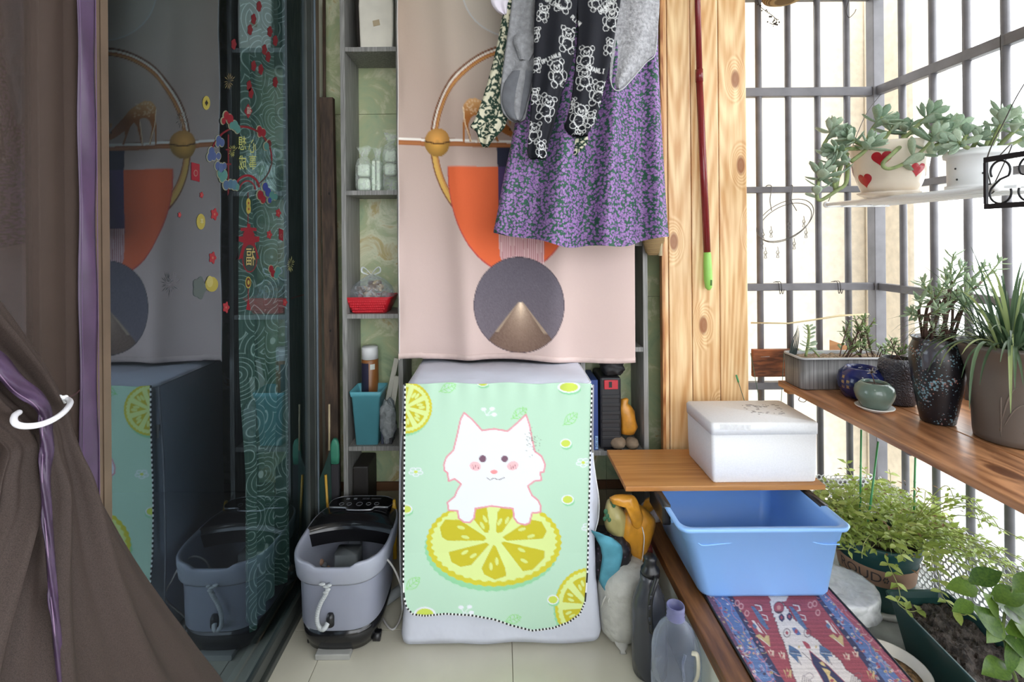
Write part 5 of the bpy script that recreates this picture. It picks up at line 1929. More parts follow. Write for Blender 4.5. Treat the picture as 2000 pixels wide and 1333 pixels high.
def hanger(t, Y, x0, x1, xm, zs_):
    """wire hanger from the rod down into the garment"""
    a, b, c = Vector((at(x0, -100, Y).x, Y, zs_)), Vector((at(x1, -100, Y).x, Y, zs_)), Vector((at(xm, -100, Y).x, Y, zs_ + .05))
    top_ = Vector((c.x, RY, RZ_ + .015))
    MB().tube([a, c, b], .003, 6).build('hanger_arms', M['white'], t)
    MB().tube(spline([c, c.lerp(top_, .6), top_ + Vector((.02, 0, -.006)), top_, top_ + Vector((-.018, 0, -.012))], 5), .0022, 6).build('hanger_hook', M['wire'], t)


def zoff(py, Y):
    return at(1100, py, Y).z


hanger(skt, 1.70, 1030, 1290, 1160, zoff(-190, 1.70))

# grey fleece jacket: left and right fronts
M['fleece'] = plain('grey_fleece', (146, 147, 151), .95, var=.10, scale=60, bmp=.7, bscale=170, bdist=.004, spec=.15)
M['fleece_dark'] = plain('grey_fleece_inside', (104, 106, 112), .95, var=.06, scale=40, bmp=.3)
M['quilt'] = plain('grey_quilted_knit', (168, 168, 172), .95, var=.14, scale=90, bmp=.9, bscale=120, bdist=.006, spec=.15)
fj = T('grey_fleece_jacket', 'grey fleece jacket hanging behind the black pyjamas', 'jacket', at(1090, 240, 1.655))


def fo(k, amp, ph=0.0, tw=0.0):
    return lambda u, v: amp * math.sin(6.283 * (k * u + ph) + tw * v) * (.4 + .6 * v)


garment('left_panel', [(-190, 1012, 1070), (-60, 1006, 1062), (0, 1000, 1052), (60, 992, 1048), (110, 985, 1046), (150, 980, 1042), (185, 977, 1036), (215, 980, 1030), (232, 992, 1026), (238, 1003, 1018)], 1.648, .03, fo(1.4, .012, .2, 2), M['fleece'], fj, n=48, m=80)
garment('left_lining', [(140, 1000, 1042), (165, 984, 1038), (200, 980, 1030), (228, 992, 1022), (237, 1004, 1016)], 1.640, .026, fo(1, .004), M['fleece_dark'], fj, n=40, m=40)
garment('fleece_fold', [(70, 1004, 1046), (84, 1002, 1046), (100, 1008, 1044), (120, 1014, 1034)], 1.636, .028, fo(1, .006), M['fleece'], fj, n=40, m=40)
garment('right_panel', [(-190, 1190, 1282), (-60, 1196, 1286), (0, 1200, 1288), (50, 1196, 1285), (100, 1193, 1280), (120, 1191, 1262), (145, 1190, 1243), (162, 1192, 1226), (173, 1198, 1214), (177, 1203, 1208)], 1.640, .032, fo(1.2, .012, .5, 1.5), M['quilt'], fj, n=60, m=100)
MB().tube(spline([at(x, y, 1.622) for x, y in ((1191, 150), (1196, 170), (1205, 177), (1218, 172), (1240, 148), (1262, 122), (1279, 106), (1284, 60))], 6), .0022, 6).build('edge_binding', plain('fleece_binding', (186, 188, 190), .8), fj)
garment('grey_bodice', [(-190, 1090, 1130), (-40, 1092, 1130), (20, 1096, 1128), (60, 1100, 1122), (95, 1106, 1114)], 1.668, .02, fo(1, .004), M['fleece'], fj, n=40, m=40)
hanger(fj, 1.648, 1012, 1285, 1150, zoff(-190, 1.648))

# cream pyjamas with dark green damask


def damask_art(px, py):
    A = Art(px, py, (206, 202, 178), ss=.25)
    rr = np.random.RandomState(11)
    G = (34, 56, 46)
    x0, x1 = 905, 1190
    for cx in np.arange(x0, x1, 16):
        for cy_ in np.arange(-60, 330, 20):
            ox, oy = cx + rr.uniform(-4, 4) + 10 * ((int(cy_) // 20) % 2), cy_ + rr.uniform(-4, 4)
            a = rr.uniform(0, 6.28)
            # scroll: a curling stem with leaves
            pts = [(ox + (2 + t * 1.9) * math.cos(a + t * .75), oy + (2 + t * 1.9) * math.sin(a + t * .75)) for t in range(8)]
            A.line(pts, 2.3, G)
            for q in range(2, 8):
                an = a + q * .75 + rr.choice((-1, 1)) * 1.0
                p = pts[q]
                A.ell(p[0] + 3.4 * math.cos(an), p[1] + 3.4 * math.sin(an), 4.2, 1.9, G, rot=an)
            A.ell(ox, oy, 2.8, 2.8, G)
    return A.out()


M['cloth2'] = print_cloth('damask_cloth', .75, 900, .05, .2, soft=30)
dj = T('damask_pyjamas', 'cream pyjama trousers with dark green damask print hanging at the left of the laundry', 'pyjamas', at(955, 285, 1.668))
garment('left_leg', [(-190, 1000, 1075), (-60, 990, 1060), (0, 985, 1050), (30, 981, 1040), (90, 970, 1028), (150, 955, 1015), (200, 940, 1000), (235, 926, 990), (248, 919, 986), (258, 930, 978), (275, 936, 962), (287, 942, 954)], 1.672, .030, fo(1.3, .010, .1, 2), M['cloth2'], dj, damask_art, n=110, m=260)
garment('right_leg', [(-190, 1090, 1150), (-20, 1100, 1150), (100, 1108, 1145), (200, 1108, 1146), (262, 1107, 1148), (280, 1105, 1147), (296, 1105, 1132), (304, 1108, 1127)], 1.640, .024, fo(1.0, .006, .1, 2), M['cloth2'], dj, damask_art, n=80, m=200)
hanger(dj, 1.672, 1000, 1130, 1060, zoff(-190, 1.672))

# black pyjamas with white line-drawn bears


def bear_art(px, py):
    A = Art(px, py, (28, 29, 36), ss=.25)
    rr = np.random.RandomState(23)
    W = (205, 206, 206)

    def bear(cx, cy_, s, rot):
        ca, sa = math.cos(rot), math.sin(rot)

        def loop(x, y, rx, ry, k=2, w=1.0):
            for q in range(k):
                ph = rr.uniform(0, 6.28)
                pts = []
                for a in np.linspace(0, 6.283 * rr.uniform(.85, 1.05), 18):
                    j = 1 + rr.uniform(-.08, .08)
                    u, v = x + rx * j * math.cos(a + ph), y + ry * j * math.sin(a + ph)
                    pts.append((cx + s * (u * ca - v * sa), cy_ + s * (u * sa + v * ca)))
                A.line(pts, w, W)
        loop(0, -.55, .52, .44, 2)
        loop(-.46, -.92, .2, .2, 2)
        loop(.46, -.92, .2, .2, 2)
        loop(0, -.38, .24, .18, 2)
        for d in (-.2, .2):
            A.ell(cx + s * (d * ca + .62 * sa), cy_ + s * (d * sa - .62 * ca), .055 * s + .6, .055 * s + .6, W)
        A.ell(cx + s * (.42 * sa), cy_ - s * .42 * ca, .08 * s, .06 * s, W)
        loop(0, .28, .42, .46, 2)
        loop(-.55, .12, .18, .34, 2)
        loop(.55, .12, .18, .34, 2)
        loop(-.38, .78, .26, .26, 2)
        loop(.38, .78, .26, .26, 2)
        for k in range(9):
            u, v = rr.uniform(-.4, .4), rr.uniform(-.9, .9)
            A.line([(cx + s * (u * ca - v * sa), cy_ + s * (u * sa + v * ca)), (cx + s * ((u + .16) * ca - (v - .1) * sa), cy_ + s * ((u + .16) * sa + (v - .1) * ca))], .8, W, .7)

    for b_ in ((1088, 148, 25, -.15), (1108, 82, 24, .1), (1060, 30, 16, .2), (1100, 8, 22, .3), (1066, 214, 24, .3), (1042, 262, 20, .1), (1058, 296, 18, -.2), (1044, 70, 14, .2), (1046, 130, 14, 0), (1044, 190, 15, 0),
               (1142, 118, 22, .15), (1140, 158, 22, .0), (1192, 42, 22, .1), (1190, 12, 18, .2), (1168, 186, 24, .2), (1130, 232, 24, .2), (1112, 206, 14, .3), (1152, 236, 16, 0), (1190, 96, 16, .2), (1160, 10, 18, -.2), (1126, 270, 16, .4)):
        bear(*b_)
    art_text(A, 'OPLIANLH', 1056, 120, 3.6, 7, -.32, 1.5, W)
    art_text(A, 'TOPLIANLH', 1064, -4, 3.6, 7, .62, 1.5, W)
    art_text(A, 'VANLI', 1152, 133, 4.4, 8, .22, 1.6, W)
    art_text(A, 'OPLIANLH', 1166, 28, 4, 7, -.75, 1.5, W)
    art_text(A, 'PLIAN', 1118, 32, 3.6, 7, .75, 1.5, W)
    return A.out()


M['cloth3'] = print_cloth('black_bear_cloth', .7, 900, .08, .2, soft=26)
bp = T('bear_pyjamas', 'black pyjamas printed with white line-drawn teddy bears hanging in front', 'pyjamas', at(1090, 310, 1.60))
garment('left_leg', [(-190, 1052, 1135), (-60, 1048, 1130), (0, 1045, 1128), (60, 1043, 1124), (120, 1042, 1118), (180, 1038, 1098), (230, 1035, 1086), (280, 1031, 1072), (300, 1030, 1068), (310, 1034, 1066)], 1.60, .036, fo(1.6, .010, .2, 2), M['cloth3'], bp, bear_art, n=170, m=330)
garment('right_leg', [(-190, 1120, 1216), (-60, 1124, 1214), (0, 1126, 1212), (60, 1128, 1202), (120, 1124, 1192), (180, 1118, 1178), (230, 1108, 1166), (246, 1102, 1158), (258, 1108, 1150), (266, 1118, 1148)], 1.604, .036, fo(1.5, .010, .6, 2.4), M['cloth3'], bp, bear_art, n=170, m=330)
hanger(bp, 1.602, 1052, 1214, 1130, zoff(-190, 1.602))
wc = T('white_cloth', 'corner of a white cloth hanging at the top left of the laundry', 'cloth', at(975, 28, 1.66))
garment('cloth_corner', [(-190, 955, 1010), (-60, 955, 1002), (-10, 958, 998), (8, 960, 992), (22, 970, 991), (30, 982, 989)], 1.66, .014, fo(1.5, .006), plain('white_lilac_cloth', (226, 220, 232), .8), wc, n=40, m=60)
hanger(wc, 1.66, 955, 1010, 985, zoff(-190, 1.66))

# ---------------------------------------------------------------- brown mesh door curtain, tied back


def mesh_cloth(name, col, clear):
    m, nt, b = NT(name)
    v = coords(nt)
    nz = N(nt, 'ShaderNodeTexNoise', i_Scale=900.0)
    nt.links.new(v, nz.inputs['Vector'])
    r = ramp(nt, [(.3, rgb(*[q * .8 for q in col])), (.7, rgb(*[min(255, q * 1.15) for q in col]))])
    nt.links.new(nz.outputs['Fac'], r.inputs['Fac'])
    nt.links.new(r.outputs['Color'], b.inputs['Base Color'])
    b.inputs['Roughness'].default_value = .75
    b.inputs['Specular IOR Level'].default_value = .25
    tr = N(nt, 'ShaderNodeBsdfTransparent')
    mx = N(nt, 'ShaderNodeMixShader', i_0=clear)
    nt.links.new(b.outputs[0], mx.inputs[1])
    nt.links.new(tr.outputs[0], mx.inputs[2])
    nt.links.new(mx.outputs[0], nt.nodes['Material Output'].inputs['Surface'])
    return m


M['mesh'] = mesh_cloth('brown_mesh_cloth', (62, 50, 45), .22)
M['mesh2'] = mesh_cloth('brown_mesh_cloth_bunched', (58, 48, 44), .05)
M['trim'] = plain('purple_satin_trim', (68, 50, 76), .42, var=.10, scale=18, bmp=.25, bscale=40)
mc = T('mesh_door_curtain', 'dark brown mesh curtain with purple edging hung flat over the door', 'curtain', (-.675, .6, .3))
CX = -.672
rows = []
ysx = np.linspace(.30, .806, 70)
for z in np.linspace(2.40, .12, 60):
    rows.append([(CX + .0035 * math.sin(y * 95 + .6 * math.sin(z * 2)), y, z) for y in ysx])
MB().loft(rows, closed=False, cap=False).build('mesh_panel', M['mesh'], mc)
rows = []
for z in np.linspace(2.40, .12, 90):
    w0 = onx(150 + (z < 1.6) * 0, 300, CX + .006)
    q = .5 * (1 + math.sin(z * 2.2))
    y0, y1 = .787 + .001 * math.sin(z * 5), .823 + .0015 * math.sin(z * 3.1 + 1)
    rows.append([(CX + .006 + .002 * math.sin(u * 3.14) + .0015 * math.sin(z * 24 + u * 4), y0 + (y1 - y0) * u, z) for u in np.linspace(0, 1, 7)])
MB().loft(rows, closed=False, cap=False).build('purple_trim', M['trim'], mc).modifiers.new('Solidify', 'SOLIDIFY').thickness = .0015
for dy in (.0025, .0335):
    MB().tube([(CX + .0085, .787 + dy, z) for z in np.linspace(2.4, .12, 40)], .0007, 4).build('stitch_line', plain('purple_thread', (78, 54, 88), .7), mc)
MB().tube([(CX, .2, 2.405), (CX, .85, 2.405)], .007, 8).build('curtain_rail', M['frame'], mc)
# tied half
tc2 = T('tied_mesh_curtain', 'dark brown mesh curtain gathered through a white ring at lower left', 'curtain', (-.6, .62, .2))
prof_ = [  # py, left px, right px, X of the cloth, half depth in X
    (-80, -1500, -640, -.655, .02), (200, -1300, -380, -.65, .03), (420, -900, -130, -.64, .035), (560, -560, -20, -.632, .04), (640, -320, 36, -.628, .04), (720, -140, 86, -.624, .04), (770, -60, 112, -.62, .036), (800, -20, 128, -.616, .032),
    (830, 8, 133, -.614, .03), (870, -10, 146, -.612, .034), (930, -20, 166, -.606, .042), (1020, -110, 196, -.598, .05), (1120, -220, 230, -.590, .055), (1240, -340, 270, -.582, .06), (1340, -440, 303, -.578, .062), (1500, -560, 352, -.574, .065), (1760, -700, 420, -.572, .066), (2050, -800, 470, -.572, .066)]


def tied(py, s, X, r_):
    pass


rr = interp_rows(prof_, 150)
# smooth
for _ in range(6):
    rr[1:-1] = .25 * rr[:-2] + .5 * rr[1:-1] + .25 * rr[2:]
V, fs = [], []
nk = 100


def ypix(px, X):
    return X * F / (px - PX)


for j, (py, l, r_, X, hd_) in enumerate(rr):
    y1, y0 = ypix(r_, X), ypix(l, X)
    ym = (ypix((max(l, -300) + r_) / 2, X))
    zc = CH - (py - PY + ROLL * ((l + r_) / 2 - PX)) * ypix(min(r_, 133), X) / F
    tight = math.exp(-((py - 825) / 90) ** 2)
    for k in range(nk):
        a = 2 * math.pi * k / nk
        u, s = -math.cos(a), math.sin(a)
        y = (y0 + y1) / 2 + (y1 - y0) / 2 * u
        pl = (1 - .65 * tight) * (.010 * math.sin(u * 11 + j * .015) + .006 * math.sin(u * 23 + 1))
        V.append((X + hd_ * .55 * math.copysign(abs(s) ** .7, s) + pl * (1 if s > 0 else .4), y, zc))
for j in range(len(rr) - 1):
    for k in range(nk):
        a, b = j * nk + k, j * nk + (k + 1) % nk
        fs.append((a, b, b + nk, a + nk))
MB().add(V, fs, True).build('gathered_cloth', M['mesh2'], tc2)


def front_x(y, z):
    """front surface of the gathered cloth nearest to a height and depth"""
    best = None
    for q in V:
        d = (q[1] - y) ** 2 + (q[2] - z) ** 2 - .02 * q[0] * 0
        if q[0] > -0.66 and (best is None or d < best[0] - 1e-9):
            best = (d, q)
    return best[1][0]


# purple edging that runs down through the ring
path = [(-30, 690, -.60), (0, 712, -.596), (34, 752, -.594), (70, 778, -.592), (88, 806, -.590), (90, 840, -.588), (92, 880, -.584), (88, 930, -.578), (92, 1000, -.570), (98, 1080, -.562), (104, 1160, -.556), (112, 1240, -.552), (118, 1340, -.548), (126, 1460, -.545)]
wpx = [26, 27, 24, 22, 18, 17, 18, 14, 13, 12, 12, 13, 14, 15]
pts = spline([Vector(p) for p in path], 6)
rows = []
for i, q in enumerate(pts):
    w_ = np.interp(i / 6, range(len(wpx)), wpx) / 2
    nrm = pts[min(i + 1, len(pts) - 1)] - pts[max(i - 1, 0)]
    nn = Vector((-nrm.y, nrm.x, 0)).normalized()
    rows.append([onx(q.x - nn.x * w_ * -u, q.y - nn.y * w_ * -u, q.z + .006 + .004 * math.cos(u * 1.4) + .0025 * math.sin(i * .55 + u * 3)) for u in np.linspace(-1.6, 1.6, 9)])
MB().loft(rows, closed=False, cap=False).build('purple_trim', M['trim'], tc2).modifiers.new('Solidify', 'SOLIDIFY').thickness = .0015
st = [r[7] + Vector((.0018, 0, 0)) for r in rows]
MB().tube(st, .0006, 4).build('stitch_line', plain('pale_thread', (136, 110, 140), .7), tc2)
# ring and its string
rgc = at(82, 812, .72)
rt = T('curtain_ring', 'white plastic tie ring holding the gathered brown curtain', 'ring', onx(82, 832, -.60))
cY = ypix(82, -.604)
rpts = []
for a in np.linspace(math.radians(-200), math.radians(30), 40):
    yv = cY + .043 * math.sin(math.radians(90)) * 0
    rpts.append(a)
lp = []
for (px, py, X) in ((37, 806, -.592), (29, 812, -.584), (27, 822, -.576), (34, 830, -.568), (52, 833, -.560), (78, 830, -.556), (104, 820, -.556), (124, 806, -.562), (135, 793, -.572), (137, 785, -.585), (131, 780, -.598)):
    lp.append(onx(px, py, X))
MB().tube(spline(lp, 6), .0036, 10).build('ring_band', plain('white_ring_plastic', (226, 226, 232), .35), rt)
kb = MB()
for px, py, r_ in ((122, 778, .0035), (128, 777, .0035), (126, 784, .0035), (117, 776, .003)):
    kb.ball(onx(px, py, -.600), r_, 10, 8)
kb.build('ring_knob', M['white'], rt)
MB().tube(spline([onx(126, 779, -.604), onx(140, 774, -.64), onx(150, 768, -.66), onx(156, 762, -.664)], 5), .0009, 5).build('tie_string', plain('maroon_string', (70, 40, 44), .8), rt)

# ---------------------------------------------------------------- rug on the bench
RGX0, RGX1 = X0 + .060, .975
rt_ = T('patterned_rug', 'red and blue tribal-patterned rug runner laid along the bench', 'rug', (.78, 1.2, HB))
nxr, nyr = 230, 330
V, qx, qy = [], [], []
for j in range(nyr):
    t = j / (nyr - 1)
    Y = 1.60 - t * .62
    for i in range(nxr):
        u = i / (nxr - 1)
        X = RGX0 + (RGX1 - RGX0) * u + .006 * math.sin(Y * 9 + 1) * u
        Z = HB + .004 + .0012 * math.sin(Y * 22 + u * 5)
        V.append((X, Y, Z))
        p = proj(X, Y, Z)
        qx.append((p[0] - 1300) * 4)
        qy.append((p[1] - 1100) * 4)


def rug_art(x, y):
    A = Art(x, y, (150, 58, 72), ss=1.6)
    rr = np.random.RandomState(4)
    NAVY, BLUE, LB, CREAM_, GOLD_, RED_, DK = (46, 48, 84), (70, 100, 160), (120, 152, 200), (206, 196, 192), (190, 164, 106), (164, 62, 76), (70, 50, 62)
    # red field stripes
    i = np.arange(len(A.x))
    yy = A.y
    A.c *= (1 + .10 * np.sin(yy * .31) * np.sin(yy * .117 + 1) + rr.normal(0, .05, len(i)))[:, None]

    def fl(x0, y0, x1, y1, a0, a1, col, a=1):
        """band between two receding lines"""
        pass
    L = lambda xa, xb: (lambda t: xa + (xb - xa) * t)      # x at y=290 .. y=932
    bands = [(L(300, 680), L(400, 760), (96, 62, 92)), (L(385, 720), L(505, 880), BLUE), (L(500, 872), L(540, 930), NAVY),
             (L(1185, 1660), L(1225, 1725), NAVY), (L(1222, 1718), L(1300, 1860), BLUE), (L(1296, 1850), L(1420, 2010), (150, 66, 86))]
    for f0, f1, c in bands:
        A.poly([(f0(-.6), 290 - .6 * 642), (f1(-.6), 290 - .6 * 642), (f1(2.4), 290 + 2.4 * 642), (f0(2.4), 290 + 2.4 * 642)], c)
    # band motifs
    for f0, f1, n in ((L(300, 690), L(400, 740), 70), (L(395, 720), L(500, 870), 130), (L(505, 880), L(535, 925), 40), (L(1190, 1665), L(1220, 1720), 40), (L(1225, 1725), L(1300, 1855), 130), (L(1300, 1850), L(1400, 1990), 80)):
        for k in range(n):
            t = rr.uniform(-.1, 1.5)
            cx, cy_ = f0(t) + (f1(t) - f0(t)) * rr.uniform(0, 1), 290 + 642 * t
            s = (7 + 9 * t)
            c = [CREAM_, RED_, GOLD_, LB, NAVY, (214, 130, 140), LB, RED_][rr.randint(8)]
            kind = rr.randint(4)
            if kind == 0:
                A.ell(cx, cy_, s * .9, s * .7, c)
                A.ell(cx, cy_, s * .35, s * .3, DK)
            elif kind == 1:
                q = rr.uniform(-1, 1)
                A.line([(cx - s * 1.6, cy_ - s * q), (cx + s * .4, cy_ + s * .6), (cx + s * 1.6, cy_ + s * q * 1.4)], 3 + 2 * t, c)
            elif kind == 2:
                A.poly([(cx, cy_ - s), (cx + s * .8, cy_), (cx, cy_ + s), (cx - s * .8, cy_)], c)
                A.poly([(cx, cy_ - s * .4), (cx + s * .3, cy_), (cx, cy_ + s * .4), (cx - s * .3, cy_)], RED_ if c != RED_ else NAVY)
            else:
                for d in (-1, 0, 1):
                    A.line([(cx + d * s * .6 - 4, cy_ - s * .8), (cx + d * s * .6 + 6, cy_ + s * .8)], 3, c)
    for f, c in ((L(398, 745), (206, 120, 130)), (L(470, 850), (206, 120, 130)), (L(1285, 1800), (206, 120, 130)), (L(1330, 1900), (206, 120, 130))):
        A.line([(f(t) + 14 * math.sin(t * 26), 290 + 642 * t) for t in np.linspace(-.1, 1.5, 60)], 3, c)
    # central cream stepped field
    left = [(815, 295), (830, 360), (870, 460), (890, 540), (920, 600), (940, 660), (960, 720), (980, 800), (1000, 870), (1030, 932), (1120, 1200), (1240, 1500)]
    right = [(905, 295), (960, 360), (1010, 440), (1080, 490), (1130, 560), (1190, 600), (1230, 650), (1300, 700), (1370, 760), (1410, 830), (1470, 870), (1550, 932), (1780, 1200), (2060, 1500)]

    def stepped(pts, d):
        o = []
        for (a, b), (c, e) in zip(pts[:-1], pts[1:]):
            for q in range(3):
                t0, t1 = q / 3, (q + 1) / 3
                o += [(a + (c - a) * t0, b + (e - b) * t0), (a + (c - a) * t0 + d, b + (e - b) * t1)]
        return o + [pts[-1]]
    sh = stepped(left, -3) + stepped(right, 6)[::-1]
    A.poly(sh, CREAM_)
    A.line(stepped(left, -3), 4, DK)
    A.line(stepped(right, 6), 4, DK)
    A.poly([(800, 260), (880, 210), (960, 260), (940, 300), (840, 310)], CREAM_)
    A.ell(885, 350, 42, 48, RED_)
    A.ell(885, 350, 42, 48, DK, ring=.12)
    A.ell(885, 350, 16, 20, (190, 120, 110))
    A.poly([(860, 380), (910, 380), (900, 392), (870, 392)], DK)
    for cx, cy_ in ((905, 428), (966, 420)):
        A.poly([(cx - 22, cy_ - 10), (cx, cy_ - 34), (cx + 22, cy_ - 8), (cx + 26, cy_ + 12), (cx + 6, cy_ + 36), (cx - 18, cy_ + 14)], NAVY)
        A.poly([(cx, cy_ - 18), (cx + 13, cy_), (cx + 2, cy_ + 18), (cx - 11, cy_)], RED_)
    for cx, cy_ in ((942, 548), (1102, 548)):
        A.ell(cx + 6, cy_, 28, 36, DK, ring=.16)
        A.poly([(cx + 4, cy_ - 18), (cx + 20, cy_), (cx + 8, cy_ + 18), (cx - 8, cy_)], RED_)
    A.poly([(985, 510), (1010, 505), (1030, 520), (1050, 545), (1060, 562), (1030, 566), (1005, 548)], BLUE)
    A.ell(1020, 535, 12, 18, RED_)
    for s, cx in ((-1, 1005), (1, 1245)):
        A.poly([(cx - 45, 640), (cx, 662), (cx + 40, 690), (cx + 62, 735), (cx + 20, 730), (cx + 40, 790), (cx - 5, 745), (cx - 40, 712)], (64, 96, 140))
        A.line([(cx - 30, 690), (cx + 40, 700)], 4, DK)
        A.line([(cx - 30, 706), (cx + 50, 716)], 4, CREAM_)
        A.line([(cx + 20, 730), (cx + 55, 800)], 4, DK)
    A.poly([(1066, 612), (1086, 612), (1120, 636), (1136, 670), (1104, 672), (1086, 648)], RED_)
    for cx in (1042, 1176):
        A.ell(cx, 658, 8, 12, GOLD_)
    # navy diamond and its figure
    dm_ = [(1122, 684), (1180, 735), (1270, 805), (1335, 870), (1400, 932), (1480, 1010), (1440, 1200), (1300, 1060), (1235, 932), (1195, 860), (1150, 790)]
    A.poly(dm_, NAVY)
    A.line(dm_, 5, RED_, close=True)
    A.line([(1066, 700), (1150, 775)], 4, DK)
    A.line([(1255, 775), (1240, 712)], 4, DK)
    A.poly([(1200, 780), (1225, 772), (1240, 790), (1252, 812), (1232, 806), (1220, 800)], (206, 176, 110))
    A.poly([(1220, 820), (1258, 830), (1290, 850), (1282, 880), (1320, 910), (1340, 932), (1390, 1010), (1330, 1000), (1290, 950), (1262, 880)], (206, 176, 110))
    A.ell(1300, 920, 16, 12, RED_)
    for cx in (1065, 1445):
        for k in range(5):
            A.line([(cx + k * 18, 932), (cx + 10 + k * 14, 880 + 8 * k)], 4, DK)
        A.curve([(cx + 15, 885), (cx + 60, 860), (cx + 90, 890), (cx + 50, 920)], 4, (110, 90, 110))
    # field motifs left and right of the centre
    for dx, m_ in ((0, 0), (298, 1)):
        sx = lambda q: q + dx * 1.0
        A.line([(sx(700), 330), (sx(742), 338), (sx(752), 372), (sx(730), 376)], 9, CREAM_)
        A.line([(sx(725), 395), (sx(760), 440), (sx(800), 450), (sx(790), 415), (sx(752), 405)], 6, CREAM_)
        A.line([(sx(694), 320), (sx(760), 330)], 4, DK)
        A.poly([(sx(664), 340), (sx(690), 342), (sx(740), 400), (sx(770), 450), (sx(812), 520), (sx(790), 522), (sx(740), 470), (sx(700), 400)], (72, 98, 140))
        for t in np.linspace(0, 1, 7):
            A.line([(sx(675 + 125 * t), 350 + 165 * t), (sx(700 + 120 * t), 345 + 165 * t)], 3, NAVY)
    for dx in (0, 575):
        sx = lambda q: q + dx
        A.poly([(sx(700), 570), (sx(735), 556), (sx(770), 590), (sx(785), 565), (sx(808), 570), (sx(818), 655)], GOLD_)
        A.line([(sx(740), 590), (sx(815), 655)], 5, CREAM_)
        A.poly([(sx(672), 452), (sx(690), 450), (sx(740), 520), (sx(765), 556), (sx(730), 540)], CREAM_)
        A.poly([(sx(690), 470), (sx(715), 500), (sx(700), 520), (sx(676), 490)], (72, 98, 140))
        A.line([(sx(720), 470), (sx(790), 560)], 4, CREAM_)
    for cx, cy_ in ((590, 340), (635, 395), (560, 315), (1130, 330), (1190, 390), (1165, 320)):
        A.ell(cx, cy_, 20, 26, (196, 130, 130), ring=.4)
    for cx, cy_, s in ((820, 700, 1), (905, 720, 1.1), (1410, 730, 1.1), (1480, 710, 1), (950, 860, 1.4), (1600, 870, 1.4), (1020, 1010, 1.6), (1730, 1020, 1.6)):
        c = GOLD_ if s > 1.2 else (210, 180, 160)
        for q in (-1, 0, 1):
            A.poly([(cx + q * 18 * s - 6, cy_ - 30 * s + abs(q) * 14), (cx + q * 18 * s + 8, cy_ - 14 * s), (cx + q * 12 * s + 14, cy_ + 34 * s), (cx + q * 10 * s, cy_ + 10 * s)], c)
        A.ell(cx + 4, cy_ + 4, 8 * s, 10 * s, RED_)
    # weaving: streaks across and worn grain
    A.c *= (1 + rr.normal(0, .06, len(A.x)))[:, None]
    yq = np.floor(A.y / 3.2).astype(int) % 997
    A.c *= (1 + (np.random.RandomState(9).normal(0, .05, 997))[yq])[:, None]
    g_ = A.c.mean(1, keepdims=True)
    A.c = np.clip((g_ + (A.c - g_) * .82) * .92 + 26, 0, 255)
    return A.out()


rgm = MB().add(V, [(j * nxr + i, j * nxr + i + 1, (j + 1) * nxr + i + 1, (j + 1) * nxr + i) for j in range(nyr - 1) for i in range(nxr - 1)], True)
o = rgm.build('rug_pile', print_cloth('rug_weave', .95, 500, .12, .3, soft=120), rt_, cols=rug_art(qx, qy))
o.modifiers.new('Solidify', 'SOLIDIFY').thickness = .003
for u in (0, nxr - 1):
    MB().tube([Vector(V[j * nxr + u]) + Vector((0, 0, -.0005)) for j in range(0, nyr, 6)] + [Vector(V[(nyr - 1) * nxr + u])], .0035, 8).build('black_binding', M['black'], rt_)

# ---------------------------------------------------------------- blue tub, board, foam box
TZ = HB + .0055
bt_ = T('blue_storage_tub', 'pale blue plastic storage tub standing on the patterned rug', 'tub', (.76, 1.62, TZ))
M['blue'] = plain('pale_blue_plastic', (142, 190, 250), .36, var=.015, scale=3)
f0 = at(1372, 1170, 1.447)
f1 = at(1626, 1170, 1.447)
xb0, xb1 = f0.x, f1.x
ra = at(1340, 1030, 1.41)
xr0, xr1 = at(1333, 1020, 1.415).x, at(1652, 1020, 1.415).x
zr = .486
yf0, yb0 = 1.450, 1.80
yf1, yb1 = 1.415, 1.83


def tubring(t, e=0.0, dz=0.0, rad=.03):
    z = TZ + (zr - TZ) * t + dz
    return [Vector(p) for p in rrect(xb0 + (xr0 - xb0) * t - e, xb1 + (xr1 - xb1) * t + e, yf0 + (yf1 - yf0) * t - e, yb0 + (yb1 - yb0) * t + e, z, rad, 8)]


NS = 8


def cut(ring, dz):
    """lower the rim on the two short sides where the handles sit"""
    out = []
    for p in ring:
        d = 0
        if p.x < xr0 + .012:
            d = dz * float(smoothstep(.09, .06, abs(p.y - 1.625)))
        out.append(p + Vector((0, 0, -d)))
    return out


rg = [tubring(0, -.014, .0, .03), tubring(.015, -.004), tubring(.06, 0), tubring(.78, 0), tubring(.79, .004), tubring(.93, .005), tubring(.945, .014), tubring(.99, .016), tubring(1.0, .012), tubring(.995, .0), tubring(.93, -.004), tubring(.5, -.004), tubring(.03, -.005)]
MB().loft(rg, cap=True).build('tub_body', M['blue'], bt_)
